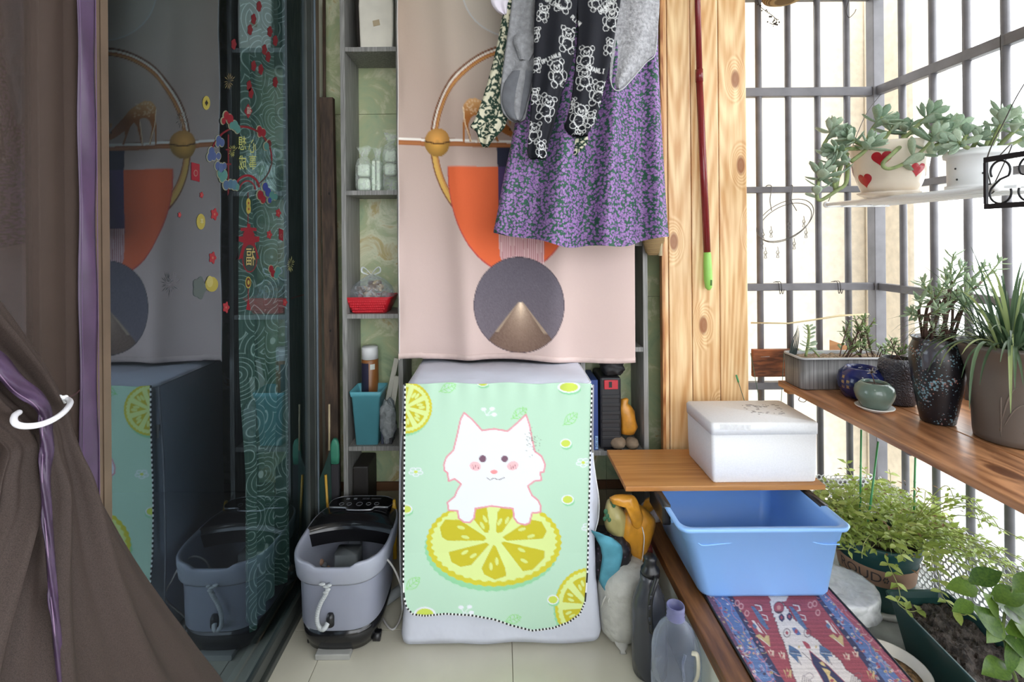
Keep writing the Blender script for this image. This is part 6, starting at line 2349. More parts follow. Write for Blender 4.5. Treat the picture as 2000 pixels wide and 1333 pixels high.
# moulded wave line on the front face
wv = []
for px, py in ((1362, 1060), (1372, 1066), (1400, 1064), (1430, 1060), (1455, 1050), (1480, 1040), (1510, 1035), (1540, 1038), (1568, 1050), (1590, 1060), (1610, 1064), (1640, 1064)):
    t = .72
    wv.append(at(px, py, 1.4235))
MB().tube(spline(wv, 5), .0018, 6).build('wave_line', M['blue'], bt_)
hx = xr0 - .014
MB().loft([rrect(hx - .008, hx + .018, 1.52, 1.66, z, .006, 3) for z in (zr - .055, zr - .045, zr - .008, zr + .004)]).build('side_handle', M['black'], bt_, label='black clip handle on the tub short side')
hx2 = xr1 + .016
MB().loft([rrect(hx2 - .018, hx2 + .006, 1.52, 1.66, z, .006, 3) for z in (zr - .055, zr - .045, zr - .008, zr + .0)]).build('side_handle', M['black'], bt_, label='black clip handle on the tub short side')
MB().obox((hx + .02, 1.512, zr - .03), (.006, 0, 0), (0, .006, 0), (0, 0, .012)).build('handle_pivot', M['blue'], bt_, bevel=.002)
BZ = zr + .003
pA, pB = onz(1222, 961, BZ), onz(1617, 961, BZ)
pC = onz(1190, 879, BZ + .016)
bd = T('wooden_board', 'varnished orange-brown wooden board lying across the blue tub', 'board', ((pA.x + pB.x) / 2, 1.74, BZ))
MB().box(pA.x, pB.x, pA.y, pC.y, BZ, BZ + .016).build('board', M['board_wood'], bd, bevel=.0015)
FZ = BZ + .0165
fx0, fx1 = onz(1393, 944, FZ).x, onz(1597, 944, FZ).x
fy0, fy1 = onz(1393, 944, FZ).y, onz(1329, 889, FZ).y
ftop = at(1390, 826, fy0).z
sf = T('foam_box', 'white polystyrene foam box with lid standing on the wooden board', 'box', ((fx0 + fx1) / 2, (fy0 + fy1) / 2, FZ))
M['foam'] = plain('white_polystyrene', (232, 233, 236), .8, var=.015, scale=200, bmp=.12, bscale=260)
zl = FZ + (ftop - FZ) * .60
MB().loft([rrect(fx0 + .003, fx1 - .003, fy0 + .003, fy1 - .003, FZ, .008, 4), rrect(fx0, fx1, fy0, fy1, FZ + .004, .010, 4), rrect(fx0 - .003, fx1 + .003, fy0 - .003, fy1 + .003, FZ + .06, .011, 4), rrect(fx0 - .004, fx1 + .004, fy0 - .004, fy1 + .004, zl + .04, .011, 4)]).build('box_body', M['foam'], sf)
MB().loft([rrect(fx0 - .006, fx1 + .006, fy0 - .006, fy1 + .006, zl + .0405, .011, 4), rrect(fx0 - .007, fx1 + .007, fy0 - .007, fy1 + .007, ftop - .006, .012, 4), rrect(fx0 - .003, fx1 + .003, fy0 - .003, fy1 + .003, ftop, .012, 4)]).build('lid', M['foam'], sf)
mk = MB()
rr = random.Random(5)
for k in range(46):
    u, v = rr.uniform(.50, .86), rr.uniform(.30, .80)
    X, Y = fx0 + (fx1 - fx0) * u, fy0 + (fy1 - fy0) * v
    mk.box(X, X + rr.uniform(.003, .014), Y, Y + rr.uniform(.003, .006), ftop + .0001, ftop + .0004)
mk.build('faded_print', plain('faded_ink', (150, 148, 152), .8), sf, kind='stuff')
# thin film of tape over the lid seam
MB().loft([[(fx0 + .02 + .10 * t, fy0 - .0085, ftop - .002 - .004 * t), (fx0 + .02 + .10 * t, fy0 - .0085, ftop - .02 - .004 * t)] for t in np.linspace(0, 1, 6)], closed=False, cap=False).build('tape', film('clear_tape', (240, 240, 240), .6, .2, 30, .3), sf)
# ---------------------------------------------------------------- leaves


def leaf_mesh(name, mat, w=.4, th=.10, widest=.62, segs=6, curl=.12, point=.6, flat=False, fold=.0):
    """unit leaf along +X, upper side +Z"""
    vs, fs = [], []
    n = 6
    for i in range(segs + 1):
        t = i / segs
        if t < widest:
            hw_ = w / 2 * (.22 + .78 * math.sin(t / widest * math.pi / 2) ** 1.4)
        else:
            q = (t - widest) / (1 - widest)
            hw_ = w / 2 * max(0.02, (1 - q ** 2) ** point)
        z = curl * (t ** 2)
        if flat:
            for u in (-1, 0, 1):
                vs.append((t, hw_ * u, z + fold * hw_ * abs(u)))
        else:
            h = th / 2 * (.5 + .5 * math.sin(math.pi * min(1, t * 1.1))) * (1 if t < 1 else .2)
            for k in range(n):
                a = 2 * math.pi * k / n
                vs.append((t, hw_ * math.cos(a), z + h * math.sin(a) * (1 if math.sin(a) < 0 else .5)))
    m = 3 if flat else n
    for i in range(segs):
        for k in range(m - 1 if flat else m):
            a, b = i * m + k, i * m + (k + 1) % m
            fs.append((a, a + m, b + m, b))
    if not flat:
        fs.append(tuple(range(n)))
        fs.append(tuple(segs * n + k for k in range(n - 1, -1, -1)))
    me = bpy.data.meshes.new(name)
    me.from_pydata(vs, [], fs)
    me.polygons.foreach_set('use_smooth', [True] * len(fs))
    me.materials.append(mat)
    me.update()
    return me


def leaf_at(parent, me, pos, d, up, L, wf=1.0, name='leaf'):
    d = Vector(d).normalized()
    n = Vector(up) - Vector(up).dot(d) * d
    if n.length < 1e-4:
        n = Vector((1, 0, .1)) - Vector((1, 0, .1)).dot(d) * d
    n.normalize()
    s = n.cross(d)
    Mx = Matrix(((d.x * L, s.x * L * wf, n.x * L, pos[0]), (d.y * L, s.y * L * wf, n.y * L, pos[1]), (d.z * L, s.z * L * wf, n.z * L, pos[2]), (0, 0, 0, 1)))
    return place(name, me, Mx, parent)


def rosette(parent, me, tip, ax, L, n, spread=1.0, jit=.2):
    ax = Vector(ax).normalized()
    a0 = R.uniform(0, 6)
    u = ax.cross(Vector((0, 0, 1)) if abs(ax.z) < .9 else Vector((1, 0, 0))).normalized()
    v = ax.cross(u)
    for k in range(n):
        t = k / n
        ph = a0 + k * 2.39996
        lift = .95 - 1.05 * t * spread
        d = (u * math.cos(ph) + v * math.sin(ph)) * (.45 + .6 * t) + ax * lift
        d += Vector((R.uniform(-jit, jit), R.uniform(-jit, jit), R.uniform(-jit, jit)))
        pos = Vector(tip) - ax * (L * .5 * t)
        leaf_at(parent, me, pos, d, ax, L * (.62 + .5 * t) * R.uniform(.85, 1.12))


def stem_leaves(parent, me, pts, L, n, t0=.35, lift=.5, jit=.25):
    for k in range(n):
        t = t0 + (1 - t0) * (k + .5) / n
        f = t * (len(pts) - 1)
        i = min(int(f), len(pts) - 2)
        p = pts[i].lerp(pts[i + 1], f - i)
        ax = (pts[i + 1] - pts[i]).normalized()
        u = ax.cross(Vector((0, 0, 1)) if abs(ax.z) < .9 else Vector((1, 0, 0))).normalized()
        v = ax.cross(u)
        ph = k * 2.39996 + R.uniform(-.3, .3)
        d = u * math.cos(ph) + v * math.sin(ph) + ax * lift + Vector((R.uniform(-jit, jit), R.uniform(-jit, jit), R.uniform(-jit, jit)))
        leaf_at(parent, me, p, d, ax + Vector((0, 0, .4)), L * R.uniform(.75, 1.15))


M['succ'] = leafmat('grey_green_succulent', (142, 170, 146), (204, 218, 196), .4, .3)
M['succ_stem'] = plain('succulent_stem', (128, 142, 92), .6, var=.15, scale=40)
M['brown_stem'] = plain('brown_stem', (86, 62, 54), .7, var=.15, scale=40)
M['jade'] = leafmat('jade_leaf', (118, 146, 96), (182, 200, 148), .4, .35)
M['jade2'] = leafmat('pale_jade_leaf', (138, 166, 134), (204, 218, 186), .4, .35)
M['grass'] = leafmat('dark_grass_blade', (44, 68, 48), (104, 128, 96), .35, .3)
M['grass_light'] = leafmat('pale_grass_blade', (130, 150, 96), (176, 186, 130), .4, .3)
M['mint'] = leafmat('lime_leaf', (136, 158, 66), (198, 212, 122), .45, .4)
M['mint_stem'] = plain('lime_stem', (150, 158, 92), .6)
M['big_leaf'] = leafmat('broad_green_leaf', (52, 84, 40), (112, 142, 60), .3, .35)
M['soil'] = plain('dark_soil', (58, 50, 46), .95, var=.35, scale=60, bmp=.9, bscale=90, bdist=.01)
M['pebble_soil'] = plain('pebbly_soil', (134, 116, 96), .95, var=.35, scale=120, bmp=.9, bscale=150, bdist=.006)
me_succ = leaf_mesh('succulent_leaf', M['succ'], .48, .13, .66, 6, .10)
me_jade = leaf_mesh('jade_leaf', M['jade'], .42, .12, .62, 5, .08)
me_jade2 = leaf_mesh('vase_leaf', M['jade2'], .30, .11, .6, 5, .16)
me_mint = leaf_mesh('mint_leaf', M['mint'], .55, 0, .42, 4, -.25, .8, True, .3)
me_big = leaf_mesh('broad_leaf', M['big_leaf'], .56, 0, .42, 9, -.16, 1.15, True, .25)

# ---------------------------------------------------------------- hanging white rack with two succulent pots
HZ = at(1614, 400, 1.87).z
hr = T('hanging_rack', 'white tube drying rack hung by wires inside the grille', 'rack', (1.33, 1.55, HZ))
rx0, rx1 = at(1614, 400, 1.87).x, at(1724, 411, 1.86).x + .03
yn = 1.235
for k in range(5):
    X = rx0 + (rx1 - rx0) * k / 4
    MB().tube([(X, 1.87, HZ), (X, yn, HZ)], .0062, 10).build('rack_tube', M['white'], hr)
for Y in (1.87, yn + .002):
    MB().box(rx0, rx1, Y - .007, Y + .007, HZ - .010, HZ - .004).build('end_bar', M['white'], hr, bevel=.001)
for X, Y in ((rx0, 1.872), (rx0, yn - .003)):
    MB().lathe(0, 0, [(.012, -.004), (.0125, 0), (.012, .004)], 16).build('tmp', M['white'])
    tmp = bpy.data.objects['tmp']
    tmp.name = 'end_cap'
    tmp.parent = hr
    tmp.rotation_euler = (math.pi / 2, 0, 0)
    tmp.location = Vector((X, Y, HZ)) - BASE[hr]
# hanging wires
wp = at(1710, 184, GY - .02)
MB().tube(spline([Vector((rx0, 1.865, HZ + .004)), at(1648, 330, 1.88), at(1688, 230, 1.93), Vector((wp.x + .02, GY - .024, wp.z))], 6), .0012, 6).build('hanging_wire', M['wire_dark'], hr)
MB().tube(spline([Vector((rx0, yn + .01, HZ + .005)), at(1928, 310, 1.235), at(1960, 240, 1.25), at(2010, 150, 1.26), Vector((GX - .016, 1.27, gz(172)))], 6), .0014, 6).build('hanging_wire', M['wire_dark'], hr)
MB().tube([Vector((rx0, yn + .012, HZ)) + Vector((.012 * math.cos(a), 0, .012 * math.sin(a) - .004)) for a in np.linspace(0, 6.3, 20)], .002, 6).build('wire_loop', M['wire_dark'], hr)
MB().tube(spline([Vector((rx1, 1.5, HZ - .004)), Vector((GX - .02, 1.5, HZ + .2)), Vector((GX - .016, 1.5, gz(172)))], 6), .0012, 6).build('hanging_wire', M['wire_dark'], hr)

PZ = HZ + .0068
hc = at(1737, 340, 1.615)
hp_ = T('heart_pot_succulent', 'cream pot with red hearts holding a sprawling grey-green succulent', 'potted plant', (hc.x, 1.615, PZ))
M['cream_glaze'] = plain('cream_glaze', (226, 214, 198), .16, var=.03, scale=5)
M['heart'] = plain('red_heart_glaze', (176, 34, 46), .2, var=.06)


def hz_(py):
    return at(1737, py, 1.615).z


r1, r0 = .1135, .076
zt = hz_(283)
hx_, hy_ = hc.x, 1.615
MB().lathe(hx_, hy_, [(.055, PZ + .001), (.062, PZ), (.078, PZ + .006), (.088, PZ + .014), (.084, PZ + .015), (.06, PZ + .006)], 36).build('saucer', M['cream_glaze'], hp_)
pb = PZ + .012
prof_h = [(.060, pb), (.074, pb + .004), (.084, pb + .03), (.098, pb + .075), (.108, zt - .02), (r1, zt - .006), (r1 + .001, zt), (r1 - .006, zt), (r1 - .01, zt - .025)]
MB().lathe(hx_, hy_, prof_h, 40, cap1=False).build('pot', M['cream_glaze'], hp_)
MB().lathe(hx_, hy_, [(r1 - .009, zt - .022), (.05, zt - .018), (.01, zt - .017)], 28).build('soil', M['soil'], hp_)


def pot_r(z):
    return float(np.interp(z, [p[1] for p in prof_h[:6]], [p[0] for p in prof_h[:6]]))


def heart(px, py, s, mat=M['heart']):
    a, zc_ = on_cyl(px, py, hx_, hy_, pot_r)
    p = Vector((0, 0, zc_))
    ring = []
    for t in np.linspace(0, 6.2832, 37)[:-1]:
        hx2 = .95 * math.sin(t) ** 3
        hz2 = (13 * math.cos(t) - 5 * math.cos(2 * t) - 2 * math.cos(3 * t) - math.cos(4 * t)) / 17
        z = p.z + hz2 * s
        r_ = pot_r(z) + .0007
        aa = a + hx2 * s / r_ + .25 * hz2 * s
        ring.append(Vector((hx_ + r_ * math.sin(aa), hy_ - r_ * math.cos(aa), z)))
    c = sum(ring, Vector()) / 36
    rr_ = pot_r(c.z) + .0012
    aa = math.atan2(c.x - hx_, -(c.y - hy_))
    rings = []
    for q in (1, .66, .33):
        rg_ = []
        for v_ in ring:
            w_ = Vector((hx_ + rr_ * math.sin(aa), hy_ - rr_ * math.cos(aa), c.z)).lerp(v_, q)
            k = (pot_r(w_.z) + .0009) / math.hypot(w_.x - hx_, w_.y - hy_)
            rg_.append(Vector((hx_ + (w_.x - hx_) * k, hy_ + (w_.y - hy_) * k, w_.z)))
        rings.append(rg_)
    m_ = MB().loft(rings, cap=False)
    m_.add(rings[-1], [tuple(range(36))], True)
    m_.build('heart_motif', mat, hp_)


heart(1689, 352, .027)
heart(1722, 309, .029)
heart(1793, 330, .025)
heart(1657, 336, .024)


def path(pts):
    return spline([at(*p) for p in pts], 5)


succ_paths = [
    ([(1690, 295, 1.60), (1700, 258, 1.59), (1724, 226, 1.58)], 9), ([(1700, 290, 1.56), (1676, 280, 1.54), (1656, 268, 1.54)], 8), ([(1662, 290, 1.6), (1610, 292, 1.6), (1618, 268, 1.6), (1633, 246, 1.6)], 8),
    ([(1655, 300, 1.56), (1640, 330, 1.55), (1632, 372, 1.55), (1629, 340, 1.54), (1631, 305, 1.54)], 8), ([(1656, 320, 1.56), (1652, 358, 1.54), (1632, 374, 1.53), (1604, 391, 1.53), (1596, 385, 1.53), (1598, 360, 1.53), (1606, 334, 1.53)], 9),
    ([(1715, 290, 1.6), (1735, 262, 1.62), (1748, 244, 1.62)], 9), ([(1748, 286, 1.56), (1775, 262, 1.54), (1800, 238, 1.53), (1822, 219, 1.52)], 9),
    ([(1760, 285, 1.53), (1744, 300, 1.49), (1724, 320, 1.485), (1735, 330, 1.48), (1765, 320, 1.48), (1800, 296, 1.48), (1830, 262, 1.48)], 10), ([(1775, 286, 1.58), (1815, 274, 1.56), (1848, 256, 1.55), (1868, 242, 1.55)], 9),
    ([(1662, 316, 1.51), (1688, 296, 1.50), (1704, 276, 1.49)], 10), ([(1758, 282, 1.6), (1766, 262, 1.6), (1770, 248, 1.6)], 8), ([(1795, 288, 1.56), (1826, 284, 1.55), (1846, 272, 1.55)], 8),
    ([(1688, 290, 1.55), (1650, 292, 1.52), (1628, 296, 1.51)], 7), ([(1790, 284, 1.53), (1820, 262, 1.52), (1858, 254, 1.51)], 8)]
stm = MB()
for k, (p, n) in enumerate(succ_paths):
    q = path(p)
    MB().tube(q, [.0062 - .0018 * i / len(q) for i in range(len(q))], 8).build('stem', M['succ_stem'], hp_)
    L = .060 if k not in (10, 11, 12) else .050
    n += 3
    ax = q[-1] - q[-4]
    rosette(hp_, me_succ, q[-1], ax, L, n)
    stem_leaves(hp_, me_succ, q, L * .95, 5 if len(p) < 5 else 7, .55 if len(p) < 6 else .62, .5)

# white bucket with the second succulent
wc_ = at(1911, 330, 1.375)
wx_, wy_ = wc_.x, 1.375


def wz(py):
    return at(1911, py, wy_ - .06).z


wt = T('white_bucket_succulent', 'white drilled plastic bucket with lid rim holding a succulent on the rack', 'potted plant', (wx_, wy_, PZ))
z1_ = wz(286)
MB().lathe(wx_, wy_, [(.062, PZ), (.071, PZ + .002), (.071, PZ + .012), (.066, PZ + .013), (.067, z1_ - .02), (.074, z1_ - .019), (.0755, z1_ - .008), (.073, z1_ - .007), (.0735, z1_), (.068, z1_), (.066, z1_ - .02)], 36, cap1=False).build('bucket', M['white'], wt)
MB().lathe(wx_, wy_, [(.066, z1_ - .015), (.01, z1_ - .012)], 24).build('soil', M['soil'], wt)
for px, py in ((1866, 330), (1869, 351), (1920, 338)):
    a, z_ = on_cyl(px, py, wx_, wy_, lambda z: .067)
    p = Vector((0, 0, z_))
    MB().ball((wx_ + .0672 * math.sin(a), wy_ - .0672 * math.cos(a), p.z), (.0024, .0024, .0028), 8, 6).build('drilled_hole', M['black'], wt)
stm = MB()
for k, (p, n) in enumerate([([(1880, 288, 1.37), (1885, 270, 1.36), (1890, 258, 1.36)], 8), ([(1900, 288, 1.36), (1908, 275, 1.34), (1914, 266, 1.34)], 8), ([(1935, 286, 1.32), (1950, 255, 1.30), (1966, 226, 1.29)], 9), ([(1950, 286, 1.33), (1975, 262, 1.31), (1995, 246, 1.3)], 9),
                            ([(1925, 288, 1.4), (1932, 268, 1.4), (1938, 256, 1.4)], 8), ([(1862, 288, 1.39), (1858, 282, 1.38), (1852, 279, 1.37)], 6), ([(1960, 288, 1.36), (1990, 275, 1.36), (2015, 256, 1.36)], 9), ([(1890, 289, 1.33), (1880, 284, 1.32), (1872, 278, 1.31)], 6)]):
    q = path(p)
    MB().tube(q, [.0058 - .0016 * i / len(q) for i in range(len(q))], 8).build('stem', M['succ_stem'], wt)
    L = .040 if k in (0, 1, 4, 5, 7) else .054
    rosette(wt, me_succ, q[-1], q[-1] - q[-4], L, n)
    stem_leaves(wt, me_succ, q, L, 4, .5)

# black wrought-iron scroll rail hanging from the rack's front tube
ix, iy0, iy1 = 1.125, 1.150, .80
it = T('iron_scroll_rail', 'black wrought-iron scroll panel hanging before the white bucket', 'iron panel', (ix, 1.0, 1.37))
zt_, zb_ = at(1925, 313, iy0).z, at(1927, 404, iy0).z
M['iron'] = plain('black_iron', (26, 25, 28), .45, metal=.3)
for z in (zt_, zb_):
    MB().box(ix - .003, ix + .003, iy1, iy0, z - .006, z + .006).build('flat_bar', M['iron'], it, bevel=.001)
MB().box(ix - .003, ix + .003, iy0 - .006, iy0, zb_ + .006, zt_ - .006).build('flat_bar', M['iron'], it)
MB().box(ix - .003, ix + .003, iy1, iy1 + .006, zb_ + .006, zt_ - .006).build('flat_bar', M['iron'], it)
hm_ = (zt_ - zb_) / 2
zc = (zt_ + zb_) / 2
for k in range(5):
    yc = iy0 - .036 - k * .063
    sg = 1 if k % 2 == 0 else -1
    up_ = [Vector((ix, yc + sg * .026 * math.cos(a) * (1 - .0 * a), zc + hm_ * .48 + hm_ * .46 * math.sin(a))) for a in np.linspace(D(-40), D(290), 26)]
    lo_ = [Vector((ix, yc - sg * .0 + sg * .026 * math.cos(a), zc - hm_ * .48 + hm_ * .44 * math.sin(a))) for a in np.linspace(D(140), D(-190), 26)]
    cur = [Vector((ix, yc + sg * .022 * math.cos(a), zc + hm_ * .45 + hm_ * .42 * math.sin(a))) for a in np.linspace(D(-30), D(215), 22)]
    cur += [Vector((ix, yc + sg * .02 * math.sin(t * 1.2), zc + hm_ * .1 - hm_ * .35 * t)) for t in (0, .5)]
    cur += [Vector((ix, yc + sg * .024 * math.cos(a), zc - hm_ * .48 + hm_ * .42 * math.sin(a))) for a in np.linspace(D(35), D(-200), 22)]
    MB().tube(cur, .0022, 6).build('scroll', M['iron'], it)
for Y in (1.12, .84):
    MB().tube(spline([Vector((ix, Y, zt_)), Vector((ix + .03, Y, zt_ + .03)), Vector((ix + .09, Y + .06, HZ + .08)), Vector((rx0, Y + .115, HZ + .008))], 5), .0012, 6).build('hanging_wire', M['wire_dark'], it)

# ---------------------------------------------------------------- plank shelf along the grille
SZ = .773
sx0_, sx1_, sx2_ = 1.040, 1.252, 1.535
ps = T('plant_shelf', 'long oiled timber plank shelf fixed along the inside of the grille', 'shelf', (1.26, 1.2, SZ - .02))
MB().box(sx0_, sx1_ - .002, .55, 1.862, SZ - .021, SZ).build('plank', M['shelf_wood'], ps, bevel=.003)
MB().box(sx1_ + .002, sx2_, .55, 1.862, SZ - .021, SZ - .001).build('plank', M['shelf_wood'], ps, bevel=.003)
MB().box(sx2_ + .002, sx2_ + .020, .55, 1.75, SZ - .022, SZ + .075).build('back_board', M['shelf_wood'], ps, bevel=.003)
p0 = at(1537, 756, 1.845)
MB().box(sx0_ + .02, sx1_ + .2, 1.825, 1.86, SZ - .042, SZ - .0215).build('cross_batten', M['ply'], ps, bevel=.002)
for Y in (.7, 1.3):
    MB().box(sx0_ + .03, GX - .012, Y, Y + .02, SZ - .04, SZ - .0215).build('cross_batten', M['bar'], ps, bevel=.002)
MB().box(GX - .06, GX - .013, .7, .72, SZ - .2, SZ - .04).build('bracket', M['bar'], ps)
MB().tube(spline([at(1563, 775, 1.84), at(1560, 782, 1.835), at(1570, 786, 1.83), at(1578, 779, 1.82)], 5), .0013, 6).build('wire_hook', M['wire_dark'], ps)
a_, b__ = at(1470, 683, GY - .03), at(1537, 736, GY - .03)
pl_ = T('timber_offcut', 'short dark-grained timber offcut wired to the far grille beside the pillar', 'timber', ((a_.x + b__.x) / 2, GY - .03, b__.z))
MB().box(a_.x, at(1545, 700, GY - .03).x + .04, GY - .034, GY - .016, b__.z, a_.z).build('offcut', wood('dark_grain_offcut', (84, 44, 22), (164, 96, 56), 'X', freq=9, scale=2.0, rough=.5, stretch=.2), pl_, bevel=.002)
MB().tube([at(1486, 698, GY - .036), at(1503, 697, GY - .036)], .0011, 6).build('wire_staple', M['wire'], pl_)
pw = MB().loft([[at(1620, 664, GY - .018), at(1654, 676, GY - .018), at(1654, 690, GY - .018), at(1620, 690, GY - .018)], [at(1620, 664, GY - .032), at(1654, 676, GY - .032), at(1654, 690, GY - .032), at(1620, 690, GY - .032)]], smooth=False)
pw.build('plywood_piece', M['ply'], label='small slanted plywood piece against the far grille bars behind the grey planter', cat='timber')
# bamboo tied across the bars, wire loops on the rail
bb_ = T('bamboo_cane', 'thin pale bamboo cane tied across the far grille bars', 'cane', at(1580, 632, GY - .015))
q = [at(1467, 631, GY - .016), at(1540, 632, GY - .016), at(1590, 625, GY - .016), at(1640, 617, GY - .016), at(1697, 614, GY - .016)]
MB().tube(q, [.003, .0032, .0035, .0042, .003], 8).build('cane', plain('pale_bamboo_cane', (206, 188, 146), .5, var=.1), bb_)
for px, py in ((1482, 631), (1652, 617)):
    p = at(px, py, GY)
    MB().tube([p + Vector((.012 * math.cos(a), .013 * math.sin(a) - .003, .002 * math.sin(a * 2))) for a in np.linspace(0, 6.3, 20)], .0013, 6).build('tie', M['white'], bb_)
for k, px in enumerate((1518, 1632)):
    p = at(px, 560, GY)
    t = T('wire_clip', ('bent wire loop clipped on the far rail near the pillar', 'bent wire loop clipped on the far rail near the corner post')[k], 'wire', p, )
    for o_ in (-.006, .004):
        z0, z1 = gz(553) + .003, gz(567) - .004
        MB().tube(spline([Vector((p.x + o_, GY + .018, z0)), Vector((p.x + o_, GY - .018, z0 + .002)), Vector((p.x + o_ + .006, GY - .019, z1 - .008)), Vector((p.x + o_ + .014, GY - .018, z1 + .01))], 5), .0013, 6).build('wire_loop', M['wire_dark'], t)

# ---------------------------------------------------------------- pots on the plank shelf
SZ_ = SZ + .0008
# long brushed-grey planter box
yf_, yb_ = 1.735, 1.855
lx0, lx1 = at(1566, 730, yf_).x, 1.39
zt2 = at(1600, 700, yf_).z
gp_ = T('grey_planter_box', 'brushed grey rectangular planter with succulents at the far end of the plank shelf', 'potted plant', ((lx0 + lx1) / 2, 1.795, SZ_))
M['brushed'] = plain('brushed_grey_planter', (104, 102, 103), .5, var=.04)
bm_, nt_, b_ = NT('brushed_planter')
vv = coords(nt_, (260, 260, 3))
nz = N(nt_, 'ShaderNodeTexNoise', i_Scale=1.0, i_Detail=2.0)
nt_.links.new(vv, nz.inputs['Vector'])
rr_ = ramp(nt_, [(.3, rgb(84, 82, 83)), (.7, rgb(140, 138, 138))])
nt_.links.new(nz.outputs['Fac'], rr_.inputs['Fac'])
nt_.links.new(rr_.outputs['Color'], b_.inputs['Base Color'])
b_.inputs['Roughness'].default_value = .45
MB().loft([rrect(lx0 + e, lx1 - e, yf_ + e, yb_ - e, z, .022, 6) for e, z in ((.004, SZ_), (.001, SZ_ + .004), (0, zt2 - .006))] + [rrect(lx0 + .005, lx1 - .005, yf_ + .005, yb_ - .005, zt2 - .02, .018, 6)], cap=True).build('planter', bm_, gp_)
MB().loft([rrect(lx0 - .002, lx1 + .002, yf_ - .002, yb_ + .002, zt2 - .0055, .024, 6), rrect(lx0 - .002, lx1 + .002, yf_ - .002, yb_ + .002, zt2, .024, 6), rrect(lx0 + .006, lx1 - .006, yf_ + .006, yb_ - .006, zt2, .017, 6), rrect(lx0 + .006, lx1 - .006, yf_ + .006, yb_ - .006, zt2 - .016, .017, 6)], cap=False).build('rim', plain('pale_grey_rim', (176, 176, 178), .4), gp_)
soil = MB()
rows = [[(lx0 + .008 + (lx1 - lx0 - .016) * i / 40, yf_ + .008 + (yb_ - yf_ - .016) * j / 14, zt2 - .011 + .006 * noise.noise(Vector((i * .4, j * .5, 1))) + .004 * noise.noise(Vector((i * 1.7, j * 1.9, 3)))) for i in range(41)] for j in range(15)]
soil.loft(rows, closed=False, cap=False)
soil.build('soil', M['pebble_soil'], gp_)
stm = MB()
q = path([(1573, 699, 1.80), (1578, 672, 1.80), (1580, 650, 1.80), (1577, 635, 1.80)])
MB().tube(q, .0045, 8).build('stem', M['succ_stem'], gp_)
for k in range(7):
    i = int((k + 1.2) / 8.2 * (len(q) - 1))
    for sg in (-1, 1):
        leaf_at(gp_, me_succ, q[i], Vector((sg * 1, R.uniform(-.5, .3), .25 + .06 * k)), Vector((0, -.4, 1)), .040 * R.uniform(.8, 1.1) * (1 - .05 * k), .85)
q2 = path([(1600, 697, 1.78), (1592, 688, 1.77), (1584, 680, 1.765)])
MB().tube(q2, .003, 6).build('stem', M['succ_stem'], gp_)
for k in range(5):
    leaf_at(gp_, me_succ, q2[-1 - k], Vector((R.uniform(-1, 1), -.6, R.uniform(-.2, .6))), Vector((0, 0, 1)), .030)
for k in range(14):
    b0 = at(R.uniform(1636, 1712), 700, 1.795)
    tip = at(R.uniform(1645, 1722), R.uniform(622, 676), 1.79 + R.uniform(-.03, .03)) if k > 2 else at((1690, 1706, 1676)[k], (620, 628, 640)[k], 1.79)
    q = spline([b0, b0.lerp(tip, .5) + Vector((R.uniform(-.01, .01), 0, 0)), tip], 5)
    MB().tube(q, .0018, 6).build('stem', M['brown_stem'], gp_)
    stem_leaves(gp_, me_jade, q, .027, 7, .2, .6)
    rosette(gp_, me_jade, q[-1], q[-1] - q[-3], .025, 4)
for k in range(5):
    b0 = at(1712 + 4 * k, 700, 1.78)
    tip = at(1722 + 7 * k, 672 + R.uniform(-12, 12), 1.74)
    q = spline([b0, b0.lerp(tip, .5) + Vector((0, 0, .01)), tip], 5)
    MB().tube(q, .0015, 6).build('stem', M['brown_stem'], gp_)
    stem_leaves(gp_, me_jade, q, .022, 6, .3, .5)
sp = MB()
for k in range(5):
    sp.tube(spline([at(1541 + 3 * k, 700, 1.83), at(1547 + 3 * k, 668, 1.83), at(1556 + 1.2 * k, 636 + 5 * abs(k - 2), 1.83)], 5), [.0035 - .0003 * i for i in range(11)], 6)
sp.build('dark_spike', plain('dark_green_spike', (52, 66, 64), .5), gp_)

# blue glazed round pot
bcx = at(1684, 745, 1.655)
bp_ = T('blue_glazed_pot', 'round cobalt blue glazed pot with gold characters behind the celadon pot', 'pot', (bcx.x, 1.655, SZ_))
zt3 = at(1684, 717, 1.655).z
M['cobalt'] = plain('cobalt_glaze', (34, 42, 96), .08, var=.25, scale=12)
hh = zt3 - SZ_
prb = [(.045, SZ_), (.055, SZ_ + .004), (.068, SZ_ + hh * .3), (.0715, SZ_ + hh * .55), (.066, SZ_ + hh * .8), (.050, SZ_ + hh * .96), (.046, SZ_ + hh), (.041, SZ_ + hh), (.042, SZ_ + hh * .8)]
MB().lathe(bcx.x, 1.655, prb, 36, cap1=False).build('pot', M['cobalt'], bp_)
MB().lathe(bcx.x, 1.655, [(.043, SZ_ + hh * .82), (.01, SZ_ + hh * .84)], 24).build('soil', M['soil'], bp_)
for ch, px, py in (('湘', 1647, 736), ('楠', 1646, 746), ('山', 1647, 755), ('野', 1656, 747), ('菜', 1656, 757)):
    a0, z_ = on_cyl(px, py, bcx.x, 1.655, lambda z: float(np.interp(z, [q[1] for q in prb[:7]], [q[0] for q in prb[:7]])))
    p = Vector((0, 0, z_))
    vs, fs = text_mesh(ch, .011)
    out_ = []
    for v in vs:
        z = p.z + v.y
        r_ = float(np.interp(z, [q[1] for q in prb[:7]], [q[0] for q in prb[:7]])) + .0008
        a = a0 + v.x / r_
        out_.append((bcx.x + r_ * math.sin(a), 1.655 - r_ * math.cos(a), z))
    MB().add(out_, fs).build('character', plain('gold_ink', (206, 176, 104), .35), bp_)

